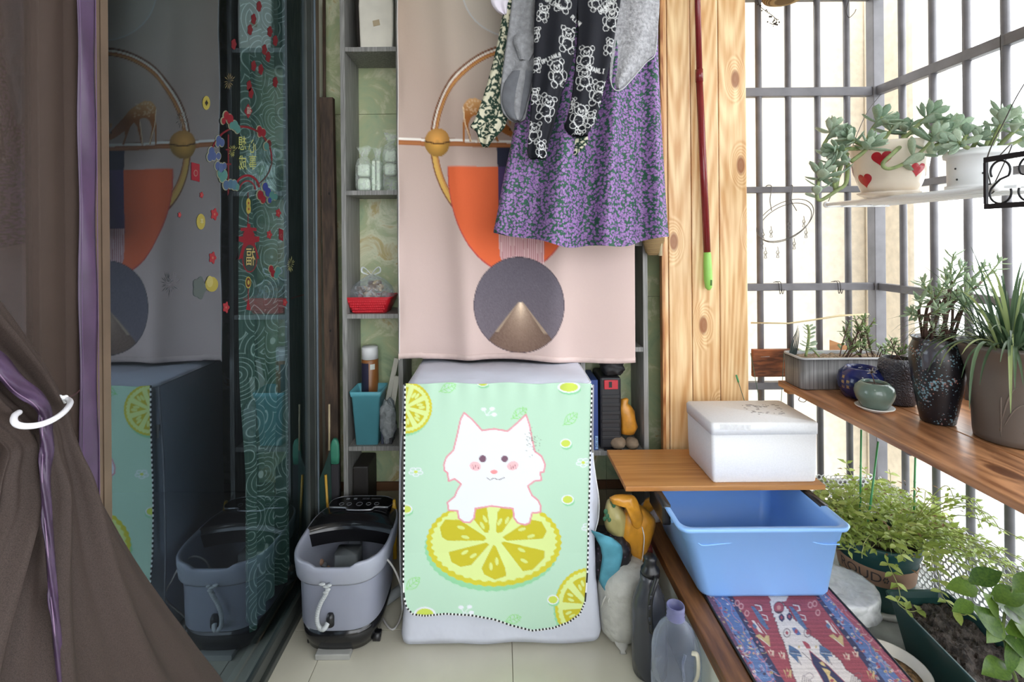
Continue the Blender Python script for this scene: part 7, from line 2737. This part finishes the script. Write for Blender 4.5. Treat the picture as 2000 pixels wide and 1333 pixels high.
# small dark embossed pot with a few leaves
dcx = at(1753, 740, 1.60)
dp2 = T('dark_embossed_pot', 'small dark embossed pot with jade sprigs behind the tall vase', 'potted plant', (dcx.x, 1.60, SZ_))
zt4 = at(1753, 699, 1.60).z
h4 = zt4 - SZ_
eb, nt_, b_ = NT('embossed_dark_clay')
b_.inputs['Base Color'].default_value = rgb(66, 64, 72)
b_.inputs['Roughness'].default_value = .42
vv = coords(nt_)
vo = N(nt_, 'ShaderNodeTexVoronoi', i_Scale=110.0, feature='DISTANCE_TO_EDGE')
nt_.links.new(vv, vo.inputs['Vector'])
bump(nt_, b_, vo.outputs['Distance'], .6, .01)
MB().lathe(dcx.x, 1.60, [(.042, SZ_), (.047, SZ_ + .004), (.052, SZ_ + h4 * .4), (.050, SZ_ + h4 * .72), (.053, SZ_ + h4 * .74), (.050, SZ_ + h4 * .92), (.042, SZ_ + h4), (.037, SZ_ + h4), (.038, SZ_ + h4 * .85)], 32, cap1=False).build('pot', eb, dp2)
MB().lathe(dcx.x, 1.60, [(.039, SZ_ + h4 * .88), (.01, SZ_ + h4 * .9)], 20).build('soil', M['soil'], dp2)
stm = MB()
for k in range(7):
    b0 = Vector((dcx.x + R.uniform(-.02, .02), 1.60 + R.uniform(-.02, .02), SZ_ + h4 * .9))
    tip = at(1738 + 6 * k + R.uniform(-4, 4), 680 - 12 * math.sin(k) * .8 - R.uniform(0, 10), 1.59 + R.uniform(-.03, .03))
    q = spline([b0, b0.lerp(tip, .5), tip], 4)
    MB().tube(q, .0015, 6).build('stem', M['brown_stem'], dp2)
    stem_leaves(dp2, me_jade, q, .020, 4, .4, .5)
    rosette(dp2, me_jade, q[-1], q[-1] - q[-3], .02, 3)

# celadon pot on a white saucer
ccx = at(1708, 778, 1.535)
cz0 = SZ_
cp2 = T('celadon_pot', 'small grey-green celadon pot on a white saucer at the shelf front', 'pot', (ccx.x, 1.535, cz0))
r_ = .0535
MB().lathe(ccx.x, 1.535, [(.030, cz0), (.034, cz0), (.036, cz0 + .004), (.050, cz0 + .009), (.0515, cz0 + .012), (.049, cz0 + .0125), (.03, cz0 + .007)], 32).build('saucer', plain('white_porcelain', (222, 220, 216), .15), cp2)
zt5 = at(1708, 746, 1.535).z
h5 = zt5 - cz0 - .009
M['celadon'] = plain('celadon_glaze', (104, 122, 112), .08, var=.08, scale=14)
MB().lathe(ccx.x, 1.535, [(.026, cz0 + .0085), (.036, cz0 + .011), (.049, cz0 + .009 + h5 * .35), (r_, cz0 + .009 + h5 * .58), (.0495, cz0 + .009 + h5 * .82), (.038, cz0 + .009 + h5 * .97), (.034, cz0 + .009 + h5), (.031, cz0 + .009 + h5 * .98), (.032, cz0 + .009 + h5 * .85)], 36, cap1=False).build('pot', M['celadon'], cp2)
MB().lathe(ccx.x, 1.535, [(.033, cz0 + .009 + h5 * .88), (.01, cz0 + .009 + h5 * .92)], 20).build('soil', M['soil'], cp2)
tw = MB()
tw.tube(spline([Vector((ccx.x + .002, 1.535, cz0 + h5)), at(1704, 735, 1.535), at(1700, 727, 1.535)], 5), .0016, 6)
tw.build('twig', M['brown_stem'], cp2)
tw = MB()
for d in ((-8, 2), (8, -3), (10, 1), (-4, -6), (3, -9)):
    tw.tube([at(1702, 728, 1.535), at(1702 + d[0], 728 + d[1], 1.47)], [.0026, .0008], 6)
tw.build('dried_tip', plain('silvery_dry_tip', (176, 170, 166), .4), cp2)

# tall black splashed vase
vc = at(1831, 740, 1.43)
vx, vy = vc.x, 1.43
vt = T('tall_black_vase', 'tall black pot splashed with blue flecks holding leggy jade stems', 'potted plant', (vx, vy, SZ_))


def vz(py):
    return at(1831, py, vy - .03).z


zt6 = vz(664)
h6 = zt6 - SZ_
m_, nt_, b_ = NT('splashed_black_glaze')
vv = coords(nt_)
vo = N(nt_, 'ShaderNodeTexVoronoi', i_Scale=150.0)
nt_.links.new(vv, vo.inputs['Vector'])
n2 = N(nt_, 'ShaderNodeTexNoise', i_Scale=16.0, i_Detail=3.0)
nt_.links.new(vv, n2.inputs['Vector'])
sb = N(nt_, 'ShaderNodeMath', operation='MULTIPLY_ADD', i_1=1.7, i_2=-.56)
nt_.links.new(n2.outputs['Fac'], sb.inputs[0])
gt = N(nt_, 'ShaderNodeMath', operation='LESS_THAN')
nt_.links.new(vo.outputs['Distance'], gt.inputs[0])
nt_.links.new(sb.outputs[0], gt.inputs[1])
cr_ = ramp(nt_, [(0.0, rgb(120, 158, 172)), (.55, rgb(96, 128, 142)), (.8, rgb(150, 104, 92)), (1, rgb(140, 150, 150))])
nt_.links.new(vo.outputs['Color'], cr_.inputs['Fac'])
mx = N(nt_, 'ShaderNodeMix', data_type='RGBA')
nt_.links.new(gt.outputs[0], mx.inputs['Factor'])
mx.inputs[6].default_value = rgb(26, 25, 30)
nt_.links.new(cr_.outputs['Color'], mx.inputs[7])
nt_.links.new(mx.outputs[2], b_.inputs['Base Color'])
b_.inputs['Roughness'].default_value = .3
MB().lathe(vx, vy, [(.034, SZ_), (.040, SZ_ + .003), (.045, SZ_ + h6 * .12), (.058, SZ_ + h6 * .45), (.0655, SZ_ + h6 * .72), (.0645, SZ_ + h6 * .86), (.056, SZ_ + h6 * .955), (.057, SZ_ + h6 * .975), (.062, SZ_ + h6), (.057, SZ_ + h6), (.050, SZ_ + h6 * .96)], 40, cap1=False).build('vase', m_, vt)
# run-down glossy glaze tongue and torn lip
tg = MB()
rows = []
for t in np.linspace(0, 1, 12):
    z = SZ_ + h6 * (.985 - .34 * t)
    rr_ = float(np.interp(z, [SZ_ + h6 * q for q in (.45, .72, .86, .955, .985)], [.058, .0655, .0645, .056, .058])) + .0012
    a0, a1 = D(-72), D(-72 + 44 * (1 - t) ** .7 + 4)
    rows.append([(vx + rr_ * math.sin(a), vy - rr_ * math.cos(a), z) for a in np.linspace(a0, a1, 8)])
tg.loft(rows, closed=False, cap=False).build('glaze_run', plain('glossy_grey_glaze', (78, 76, 82), .06), vt)
MB().lathe(vx, vy, [(.052, SZ_ + h6 * .962), (.01, SZ_ + h6 * .97)], 24).build('soil', M['soil'], vt)
stm, lt_ = MB(), 0
vtips = [(1800, 548, 1.42), (1862, 498, 1.46), (1778, 612, 1.42), (1882, 520, 1.44), (1926, 518, 1.42), (1797, 582, 1.39), (1842, 560, 1.38), (1836, 602, 1.36), (1872, 572, 1.38), (1902, 556, 1.40), (1956, 508, 1.44), (1818, 575, 1.44), (1888, 590, 1.36), (1846, 530, 1.47)]
for k, tp3 in enumerate(vtips):
    a = 6.283 * k / len(vtips)
    b0 = Vector((vx + .032 * math.cos(a), vy + .032 * math.sin(a), SZ_ + h6 * .965))
    tip = at(*tp3)
    mid = b0.lerp(tip, .42) + Vector((.012 * math.cos(a), 0, .03))
    q = spline([b0, mid, b0.lerp(tip, .75) + Vector((0, 0, .012)), tip], 6)
    n_ = int(len(q) * .55)
    MB().tube(q[:n_ + 1], .0036, 8).build('stem', M['brown_stem'], vt)
    MB().tube(q[n_:], [.0030 - .0014 * i / (len(q) - n_) for i in range(len(q) - n_)], 7).build('green_stem', M['succ_stem'], vt)
    stem_leaves(vt, me_jade2, q, .033, 13, .45, .7, .2)
    rosette(vt, me_jade2, q[-1], q[-1] - q[-4], .024, 5, 1.0, .1)
for k in range(2):
    b0 = at(1822 + 14 * k, 655, 1.39)
    for q in range(7):
        leaf_at(vt, me_jade2, b0 + Vector((0, 0, .004 * q)), Vector((R.uniform(-1, 1), R.uniform(-1, .2), R.uniform(-.1, .8))), Vector((0, 0, 1)), .022)

# big brown-grey pot with strap-leaved grass
gcx = at(1975, 780, 1.30)
gx_, gy_ = gcx.x, 1.30
gt_ = T('brown_pot_grass', 'large brown-grey flared pot of strap-leaved grass at the right of the shelf', 'potted plant', (gx_, gy_, SZ_))
zt7 = at(1880, 672, 1.30).z
h7 = zt7 - SZ_
M['clay'] = plain('brown_grey_clay', (92, 84, 78), .42, var=.08, scale=6, bmp=.08)
MB().lathe(gx_, gy_, [(.066, SZ_), (.074, SZ_ + .002), (.076, SZ_ + h7 * .07), (.078, SZ_ + h7 * .3), (.088, SZ_ + h7 * .68), (.104, SZ_ + h7 * .93), (.110, SZ_ + h7 * .955), (.111, SZ_ + h7), (.103, SZ_ + h7), (.097, SZ_ + h7 * .9)], 40, cap1=False).build('pot', M['clay'], gt_)
MB().lathe(gx_, gy_, [(.099, SZ_ + h7 * .92), (.01, SZ_ + h7 * .94)], 28).build('soil', M['pebble_soil'], gt_)
# engraved orchid leaves on the pot wall
for k, (a0, a1, z0, z1) in enumerate(((-62, -38, .15, .62), (-56, -30, .2, .45), (-30, 8, .16, .5), (-26, 14, .12, .40), (-60, -58, .1, .5), (-10, 12, .3, .36))):
    pts = []
    for t in np.linspace(0, 1, 12):
        a = D(a0 + (a1 - a0) * t)
        z = SZ_ + h7 * (z0 + (z1 - z0) * math.sin(t * math.pi * .5 + .0))
        r_ = float(np.interp((z - SZ_) / h7, (.07, .3, .68, .93), (.076, .078, .088, .104)))
        pts.append((gx_ + r_ * math.sin(a), gy_ - r_ * math.cos(a), z))
    MB().tube(pts, [.0006 + .0014 * math.sin(math.pi * i / 11) for i in range(12)], 6).build('engraved_leaf', plain('engraved_clay', (112, 102, 94), .4), gt_)


def blade(parent, b0, d0, L, w, droop, mat, name='blade'):
    d = Vector(d0).normalized()
    p = Vector(b0)
    n = 10
    rows = []
    for i in range(n + 1):
        t = i / n
        side = d.cross(Vector((0, 0, 1)))
        if side.length < .05:
            side = Vector((1, 0, 0))
        side.normalize()
        up = side.cross(d)
        hw_ = w / 2 * (.55 + .45 * min(1, t * 5)) * (1 - t ** 3) + .0004
        rows.append([p - side * hw_, p - up * hw_ * .35, p + side * hw_])
        p = p + d * (L / n)
        p.x = min(p.x, GX - .022)
        d = (d + Vector((0, 0, -droop * (.3 + t) / n * 3))).normalized()
    return MB().loft(rows, closed=False, cap=False).build(name, mat, parent)


for k in range(165):
    a = R.uniform(0, 6.283)
    rr_ = R.uniform(.0, .055)
    el_ = R.uniform(.3, 1.5)
    b0 = (gx_ + rr_ * math.cos(a), gy_ + rr_ * math.sin(a), SZ_ + h7 * .93)
    a2 = a + R.uniform(-.5, .5)
    blade(gt_, b0, (math.cos(a2) * math.cos(el_), math.sin(a2) * math.cos(el_), math.sin(el_)), R.uniform(.16, .30), R.uniform(.005, .0085), R.uniform(.4, 1.25), M['grass'] if R.random() < .82 else M['grass_light'])
for k in range(6):
    a = D(-150 + 14 * k)
    blade(gt_, (gx_ + .10 * math.cos(a), gy_ + .10 * math.sin(a), SZ_ + h7 * .95), (math.cos(a), math.sin(a), .8), R.uniform(.22, .34), .008, 2.3, M['grass_light'] if k % 2 else M['grass'])

# ---------------------------------------------------------------- white plastic hexagon netting round the bay foot
nt_o = T('hexagon_netting', 'white plastic hexagon netting wired along the foot of the grille', 'netting', (GX - .03, 1.5, .05))
M['net'] = plain('white_netting_plastic', (228, 230, 232), .4, var=.02)


def hexnet(f, w, h, s, ri=.70):
    """hexagon lattice of flat strands over a w x h sheet, f(u, v) -> point"""
    mb = MB()
    dx, dy = s * math.sqrt(3), s * 1.5
    for j in range(int(h / dy) + 1):
        for i in range(int(w / dx) + 1):
            cx, cy_ = (i + .5 * (j % 2)) * dx, j * dy
            vs = []
            for rr_ in (1.0, ri):
                for k in range(6):
                    a = math.pi / 6 + k * math.pi / 3
                    vs.append(f(cx + rr_ * s * math.cos(a), cy_ + rr_ * s * math.sin(a)))
            mb.add(vs, [(k, (k + 1) % 6, 6 + (k + 1) % 6, 6 + k) for k in range(6)])
    return mb


fx = lambda u, v: (1.0 + u, GY - .026 - .012 * math.sin(u * 8), .055 + v + .008 * math.sin(u * 11))
o = hexnet(fx, GX - 1.05, .30, .0115).build('net_sheet', M['net'], nt_o, kind='stuff')
o.modifiers.new('Solidify', 'SOLIDIFY').thickness = .0016
fx = lambda u, v: (GX - .030 - .015 * math.sin(u * 6 + .5) - .02 * max(0, v - .2), GY - .05 - u, .055 + v + .012 * math.sin(u * 9))
o = hexnet(fx, 1.25, .30, .0115).build('net_sheet', M['net'], nt_o, kind='stuff')
o.modifiers.new('Solidify', 'SOLIDIFY').thickness = .0016

# ---------------------------------------------------------------- green round pot with the rambling plant
pcx, pcy = 1.305, 1.735
pg = T('green_round_pot', 'dark green round pot with a brown lettered band and a rambling lime-green plant', 'potted plant', (pcx, pcy, .05))
M['pot_green'] = plain('dark_green_pot', (30, 72, 72), .35, var=.05)
MB().lathe(pcx, pcy, [(.10, .0505), (.122, .052), (.128, .066), (.124, .0665), (.10, .057)], 36).build('saucer', plain('pale_saucer', (206, 204, 196), .4), pg)
MB().lathe(pcx, pcy, [(.088, .058), (.096, .06), (.108, .14), (.121, .232), (.126, .236), (.131, .262), (.134, .276), (.131, .282), (.124, .28), (.117, .235)], 44, cap1=False).build('pot', M['pot_green'], pg)
bd0 = lambda z: float(np.interp(z, (.06, .14, .232), (.096, .108, .121))) + .0012
rows = [[(pcx + bd0(z) * math.sin(a), pcy - bd0(z) * math.cos(a), z) for a in np.linspace(-3.14, 3.14, 60)] for z in (.150, .165, .18, .195, .208)]
MB().loft(rows, closed=False, cap=False).build('brown_band', plain('kraft_band', (150, 118, 96), .6, var=.05), pg)
vs, fs = text_mesh('ROUD', .046)
a0, zq_ = on_cyl(1680, 1142, pcx, pcy, bd0)
ink = plain('dark_band_ink', (62, 54, 54), .7)
MB().add([(pcx + (bd0(.179 + v.y) + .0008) * math.sin(a0 - .02 + v.x / .115), pcy - (bd0(.179 + v.y) + .0008) * math.cos(a0 - .02 + v.x / .115), .179 + v.y) for v in vs], fs).build('lettering', ink, pg)
for k in range(6):
    a = a0 + .64
    c = (bd0(.179) + .0012)
    aa, zz = a + .055 * math.cos(k * 1.047), .179 + .0075 * math.sin(k * 1.047)
    MB().ball((pcx + c * math.sin(aa), pcy - c * math.cos(aa), zz), (.003, .0012, .0032), 8, 6).build('flower_mark', ink, pg)
MB().lathe(pcx, pcy, [(.118, .25), (.05, .262), (.01, .266)], 28).build('soil', M['soil'], pg)
stm, fol = MB(), MB()
nleaf = 0


def flatleaf_into(mb, pos, d, up, L, w=.5):
    d = Vector(d).normalized()
    n = Vector(up) - Vector(up).dot(d) * d
    n.normalize()
    s = n.cross(d)
    pos = Vector(pos)
    mb.add([pos, pos + d * L * .4 + s * L * w * .5 + n * L * .06, pos + d * L - n * L * .12, pos + d * L * .4 - s * L * w * .5 + n * L * .06, pos + d * L * .45], [(0, 1, 4), (1, 2, 4), (2, 3, 4), (3, 0, 4)])


def vine(pts, every, L, cap=True):
    global nleaf
    stm.tube(pts, .0012, 5)
    d_acc = 0
    side = 1
    for a, b in zip(pts[:-1], pts[1:]):
        d_acc += (b - a).length
        if d_acc > every:
            d_acc = 0
            ax = (b - a).normalized()
            for sg in (-1, 1):
                o_ = ax.cross(Vector((0, 0, 1)) if abs(ax.z) < .85 else Vector((0, 1, 0))).normalized() * sg
                d = o_ + ax * .5 + Vector((R.uniform(-.4, .4), R.uniform(-.5, .2), R.uniform(-.3, .5)))
                LL = L * R.uniform(.6, 1.2)
                if nleaf < 285 and R.random() < .62:
                    leaf_at(pg, me_mint, b, d, Vector((R.uniform(-.3, .3), -.3, 1)), LL)
                    nleaf += 1
                else:
                    flatleaf_into(fol, b, d, Vector((R.uniform(-.3, .3), -.3, 1)), LL)


for k in range(96):
    a = R.uniform(0, 6.283)
    el_ = R.uniform(.15, 1.35)
    L = R.uniform(.10, .27) * (1.15 if math.cos(a) > 0 else .85)
    b0 = Vector((pcx + .07 * math.cos(a), pcy + .07 * math.sin(a), .262))
    d = Vector((math.cos(a) * math.cos(el_), math.sin(a) * math.cos(el_), math.sin(el_)))
    p, pts = b0.copy(), [b0.copy()]
    for i in range(12):
        p = p + d * (L / 12)
        d = (d + Vector((R.uniform(-.25, .25), R.uniform(-.25, .25), R.uniform(-.32, .12)))).normalized()
        if p.x > GX - .045:
            p.x = GX - .045
        if p.y > GY - .05:
            p.y = GY - .05
        if p.x < 1.03:
            p.x = 1.03
        if p.z < .30 and ((p.x - pcx) ** 2 + (p.y - pcy) ** 2 < .14 ** 2 or p.y < pcy - .02):
            p.z = .30 + R.uniform(0, .02)
        pts.append(p.copy())
    vine(pts, .030, .030)
# sprays running right along the netting, and the runners that trail over the trough
for k in range(26):
    st = Vector((pcx + .06, pcy - .05, .28))
    e = Vector((GX - .05 - R.uniform(0, .06), pcy - R.uniform(.05, .5), R.uniform(.25, .50)))
    pts = spline([st, st.lerp(e, .5) + Vector((0, 0, R.uniform(.02, .09))), e, e + Vector((R.uniform(-.02, .02), -.05, R.uniform(-.07, .0)))], 6)
    vine(pts, .034, .022)
for pp_ in ([(1728, 1088, 1.60), (1738, 1110, 1.56), (1752, 1140, 1.52), (1758, 1165, 1.50), (1754, 1180, 1.47), (1778, 1195, 1.45), (1800, 1190, 1.44)], [(1818, 1040, 1.58), (1825, 1090, 1.54), (1834, 1130, 1.50), (1838, 1160, 1.46), (1858, 1185, 1.42), (1880, 1202, 1.40), (1898, 1196, 1.39)],
            [(1850, 1060, 1.56), (1866, 1100, 1.5), (1884, 1140, 1.46)]):
    nl0 = nleaf
    nleaf = min(nleaf, 255)
    vine(spline([at(*q) for q in pp_], 6), .028, .036)
for k in range(900):
    a, q_ = R.uniform(0, 6.283), R.random() ** .6
    X, Y, Z = pcx + .02 + .20 * q_ * math.cos(a), pcy + .19 * q_ * math.sin(a), .275 + .17 * R.random() * (1 - .5 * q_)
    if X < GX - .04 and Y < GY - .05 and X > 1.09:
        flatleaf_into(fol, (X, Y, Z), (R.uniform(-1, 1), R.uniform(-1, .6), R.uniform(-.4, .6)), (R.uniform(-.4, .4), -.4, 1), R.uniform(.018, .031))
stm.build('stems', M['mint_stem'], pg, kind='stuff')
fol.build('foliage', M['mint'], pg, kind='stuff')
dry = MB()
for k in range(120):
    flatleaf_into(dry, (pcx + R.uniform(-.16, .22), pcy + R.uniform(-.2, .15), R.uniform(.27, .44)), (R.uniform(-1, 1), R.uniform(-1, 1), R.uniform(-.6, .6)), (0, -.2, 1), R.uniform(.012, .022), .4)
dry.build('dry_leaves', plain('dry_brown_leaf', (120, 92, 60), .8), pg, kind='stuff')

# green stakes
M['stake'] = plain('green_coated_stake', (70, 150, 92), .35)
for k, (a, b, lab) in enumerate((((1682, 840, 1.80), (1679, 1078, 1.78), 'left thin green garden stake in the rambling plant'), ((1715, 863, 1.70), (1688, 1085, 1.68), 'leaning green garden stake with pale tip in the round pot'), ((1788, 885, 1.74), (1783, 1075, 1.73), 'straight green garden stake on the right of the round pot'))):
    t = T('garden_stake', lab, 'stake', at(*b))
    p, q = at(*a), at(*b)
    MB().tube([p, q], .0032, 8).build('stake_rod', M['stake'], t)
    for u in (.3, .55, .8):
        c = p.lerp(q, u)
        MB().ball(c, (.0042, .0042, .003), 8, 6).build('stake_node', M['stake'], t)
for k, (a, b, lab) in enumerate((((1438, 733, 1.915), (1482, 800, 1.90), 'thin green-tipped stick leaning behind the foam box at the pillar'), ((1466, 690, 1.97), (1500, 800, 1.90), 'thin dark stick behind the foam box by the grille'), ((1531, 690, 1.97), (1521, 800, 1.90), 'third thin stick rising behind the foam box in front of the planter'))):
    t = T('thin_stick', lab, 'stick', at(*b))
    p = at(*a)
    q = at(b[0], b[1] + 74, b[2])
    MB().tube([p, q], .0013, 6).build('stick', plain('thin_stick_%d' % k, (60, 92, 72), .5), t)
    if k == 0:
        MB().tube([p, p.lerp(q, .1)], .0035, 8).build('green_tip', M['stake'], t)

# ---------------------------------------------------------------- green trough with soil and a broad-leaved plant
tg_ = T('green_trough', 'long dark green planter trough of dark soil with a broad-leaved plant', 'potted plant', (1.27, 1.28, .05))
M['trough'] = plain('trough_green_plastic', (28, 62, 60), .4, var=.05)


def tro(z, e):
    fl_, fr_, nl_, nr_ = (1.19, 1.545), (1.372, 1.545), (1.145, .98), (1.375, .98)
    pts = []
    for (x, y), sx, sy in ((nr_, -1, 1), (fr_, -1, -1), (fl_, 1, -1), (nl_, 1, 1)):
        pts.append(Vector((x + sx * e, y + sy * e, z)))
    # rounded corners
    out = []
    for i in range(4):
        p, a, b = pts[i], pts[i - 1], pts[(i + 1) % 4]
        da, db = (a - p).normalized() * .015, (b - p).normalized() * .015
        out += [p + da, p + da * .3 + db * .3, p + db]
    return out


MB().loft([tro(.0505, .034), tro(.056, .030), tro(.19, .006), tro(.191, 0), tro(.207, -.003), tro(.209, -.001), tro(.207, .005), tro(.19, .010), tro(.15, .014)], cap=True, smooth=False).build('trough', M['trough'], tg_)
soil = MB()
rows = []
for j in range(60):
    v = j / 59
    Y = .995 + (1.53 - .995) * v
    xa_, xb_ = 1.160 + .044 * v, 1.362 - .002 * v
    rows.append([(xa_ + (xb_ - xa_) * i / 24, Y, .172 + .014 * noise.noise(Vector((i * .22, j * .22, 2))) + .012 * noise.noise(Vector((i * .8, j * .8, 7))) + .008 * noise.noise(Vector((i * 2.1, j * 2.1, 4))) + .010 * math.exp(-((v - .75) / .2) ** 2)) for i in range(25)])
soil.loft(rows, closed=False, cap=False)
soil.build('soil', plain('clumpy_soil', (64, 58, 54), .95, var=.4, scale=50, bmp=1.0, bscale=70, bdist=.02), tg_)
stm = MB()
M['olive'] = plain('olive_stem', (98, 112, 62), .6)
for pp_ in ([(1988, 1392), (1985, 1330), (1968, 1290), (1958, 1230), (1935, 1180), (1905, 1140), (1880, 1130)], [(1958, 1230), (1966, 1180), (1978, 1150)], [(1968, 1290), (1985, 1240), (2005, 1200)], [(1960, 1252), (1945, 1240), (1925, 1215)]):
    n_ = 5 * len(pp_) - 4
    MB().tube(spline([at(a, b, 1.16) for a, b in pp_], 5), [.0035 - .0018 * i / n_ for i in range(n_)], 7).build('stem', M['olive'], tg_)
for (x, y, dx, dy, dyy, L) in ((1893, 1138, 25, -14, -.3, .075), (1908, 1150, -50, -8, -.2, .075), (1938, 1168, 30, 22, -.4, .08), (1900, 1178, -40, 8, -.3, .055), (1900, 1186, 44, 40, -.5, .090), (1935, 1170, 45, -10, -.1, .085), (1960, 1180, 40, 10, -.5, .10), (1962, 1182, 30, 45, -.6, .09), (1920, 1160, 30, 40, -.2, .07),
                               (1965, 1235, 40, -12, -.3, .085), (1968, 1250, -4, 50, -.5, .075), (1968, 1300, -48, -6, -.6, .085), (1968, 1296, 46, 12, -.5, .09), (1975, 1280, 30, -26, -.2, .07), (1958, 1245, 50, 30, -.4, .08), (1980, 1155, 30, -30, -.2, .07), (1955, 1215, -26, 22, -.5, .06), (1985, 1220, 30, 20, -.4, .08)):
    p = at(x, y, 1.155)
    q = at(x + dx, y + dy, 1.155)
    d = (q - p).normalized() + Vector((0, dyy * .6, 0))
    leaf_at(tg_, me_big, p, d, Vector((R.uniform(-.3, .3), -.55, .8)), L)

# bowls behind the rug
bw = T('film_covered_basin', 'white round basin covered with crumpled clear film beside the blue tub', 'basin', (1.083, 1.60, .05))
MB().lathe(1.083, 1.60, [(.065, .0505), (.075, .052), (.098, .175), (.106, .185), (.107, .190), (.102, .190), (.094, .176), (.07, .075), (.02, .07)], 40, cap1=True).build('basin', plain('basin_white', (228, 229, 228), .4), bw)
rows = []
for i, (r_, z) in enumerate(((.02, .193), (.06, .192), (.098, .1925), (.108, .192), (.110, .178), (.108, .15), (.112, .135))):
    rows.append([(1.083 + r_ * math.cos(a) * (1 + (.05 * noise.noise(Vector((math.cos(a) * 5, math.sin(a) * 5, i * .7))) if i > 3 else 0)), 1.60 + r_ * math.sin(a), z + (.004 * noise.noise(Vector((math.cos(a) * r_ * 60, math.sin(a) * r_ * 60, i))))) for a in np.linspace(0, 6.2832, 61)[:-1]])
MB().loft(rows, cap=True).build('film_cover', film('crumpled_film', (248, 250, 252), .55, .2, 28, .25), bw)
wbw = T('white_bowl', 'white bowl of brown husks standing between the rug and the green trough', 'bowl', (1.068, 1.375, .05))
MB().lathe(1.068, 1.375, [(.05, .0505), (.056, .052), (.085, .095), (.096, .118), (.0975, .122), (.0945, .122), (.082, .097), (.055, .075), (.02, .072)], 40).build('bowl', plain('white_bowl_glaze', (226, 222, 212), .3), wbw)
MB().lathe(1.068, 1.375, [(.080, .096), (.05, .1), (.01, .102)], 28).build('husks', plain('brown_husks', (142, 112, 76), .9, var=.4, scale=90, bmp=.9, bscale=120, bdist=.01), wbw)

# ---------------------------------------------------------------- wire clip hanger, dry twig, straw hat, hook on the upper grille
ch_ = T('clip_hanger', 'round stainless wire hanger with dangling clips hooked on the far rail', 'hanger', at(1530, 510, GY - .06))
HYY = GY - .05
cc = at(1532, 430, HYY)
M['wire2'] = plain('dull_steel_wire', (108, 106, 104), .45, metal=.2)
la_ = at(1569, 393, HYY) - at(1529, 432, HYY)
sa_ = at(1548, 447, HYY) - at(1529, 432, HYY) + Vector((0, -.07, 0))
for k, rr_ in enumerate((1.0, .93)):
    pts = [cc + (la_ * math.cos(a) + sa_ * math.sin(a)) * rr_ + Vector((0, 0, -.010 * k)) for a in np.linspace(0, 6.2832, 49)]
    MB().tube(pts, .0016, 6).build('wire_ring', M['wire2'], ch_)
rzz = gz(364)
for px, ex_ in ((1500, 1507), (1541, 1556)):
    p = at(px, 364, GY)
    MB().tube(spline([Vector((p.x - .006, GY + .018, rzz - .004)), Vector((p.x, GY, rzz + .006)), Vector((p.x + .004, GY - .020, rzz - .004)), at(px + 4, 390, HYY), at(ex_, 412, HYY)], 6), .0018, 6).build('hook_wire', M['wire2'], ch_)
for px, py in ((1488, 478), (1495, 496), (1506, 455), (1519, 495), (1541, 440), (1551, 478), (1570, 435), (1574, 456), (1490, 460)):
    p = at(px, py, HYY - .01)
    cm = MB()
    cm.tube([p + Vector((0, 0, .026)), p + Vector((.002, 0, .010))], .0012, 5)
    for sg in (-1, 1):
        cm.tube([p + Vector((sg * .002, 0, .011)), p + Vector((sg * .007, .002 * sg, .002)), p + Vector((sg * .0015, 0, -.004)), p + Vector((sg * .005, 0, -.017)), p + Vector((-sg * .002, 0, -.018))], .0014, 5)
    cm.tube([p + Vector((.002 * math.cos(a), -.002, .0 + .002 * math.sin(a))) for a in np.linspace(0, 6.3, 10)], .0009, 5)
    cm.build('clip', M['wire2'], ch_)
tw_ = T('dry_twig', 'dark dried twig tucked over the far grille beside the pillar top', 'twig', at(1480, 12, GY - .02))
q = spline([at(1478, -20, GY - .016), at(1482, 8, GY - .02), at(1496, 22, GY - .02), at(1508, 30, GY - .02), at(1517, 40, GY - .02), at(1512, 48, GY - .02), at(1503, 45, GY - .02)], 5)
mb_ = MB().tube(q, .0012, 5)
for k in range(26):
    p = q[R.randrange(4, len(q))]
    mb_.ball(p + Vector((R.uniform(-.01, .01), -.002, R.uniform(-.01, .01))), R.uniform(.0015, .004), 6, 4)
mb_.build('twig', plain('dark_dry_twig', (44, 38, 34), .8), tw_)
shz = at(1533, 2, 1.93).z
sh_ = T('straw_hat', 'straw hat brim showing at the top edge above the far grille', 'hat', (at(1533, 0, 1.93).x, 1.93, shz))
hxx = at(1533, 0, 1.93).x
MB().lathe(hxx, 1.93, [(.03, shz), (.055, shz + .003), (.075, shz + .012), (.08, shz + .02), (.05, shz + .02), (.045, shz + .07), (.02, shz + .08)], 28).build('hat_straw', straw, sh_)
MB().tube([(hxx, 1.93, shz + .079), (hxx, GY - .03, shz + .10), (hxx, GY + .02, gz(-8) + .004)], .001, 5).build('hanging_string', M['wire_dark'], sh_)
hk = T('wire_hook', 'bent wire hook dangling from the top rail of the grille', 'hook', at(1658, 34, GY - .02))
MB().tube(spline([Vector((at(1654, -8, GY).x, GY + .018, gz(-8) + .003)), Vector((at(1654, -8, GY).x, GY - .02, gz(-8) + .002)), at(1653, 20, GY - .02), at(1658, 34, GY - .02), at(1668, 26, GY - .02), at(1672, 18, GY - .02)], 6), .0014, 6).build('hook_wire', M['wire_dark'], hk)
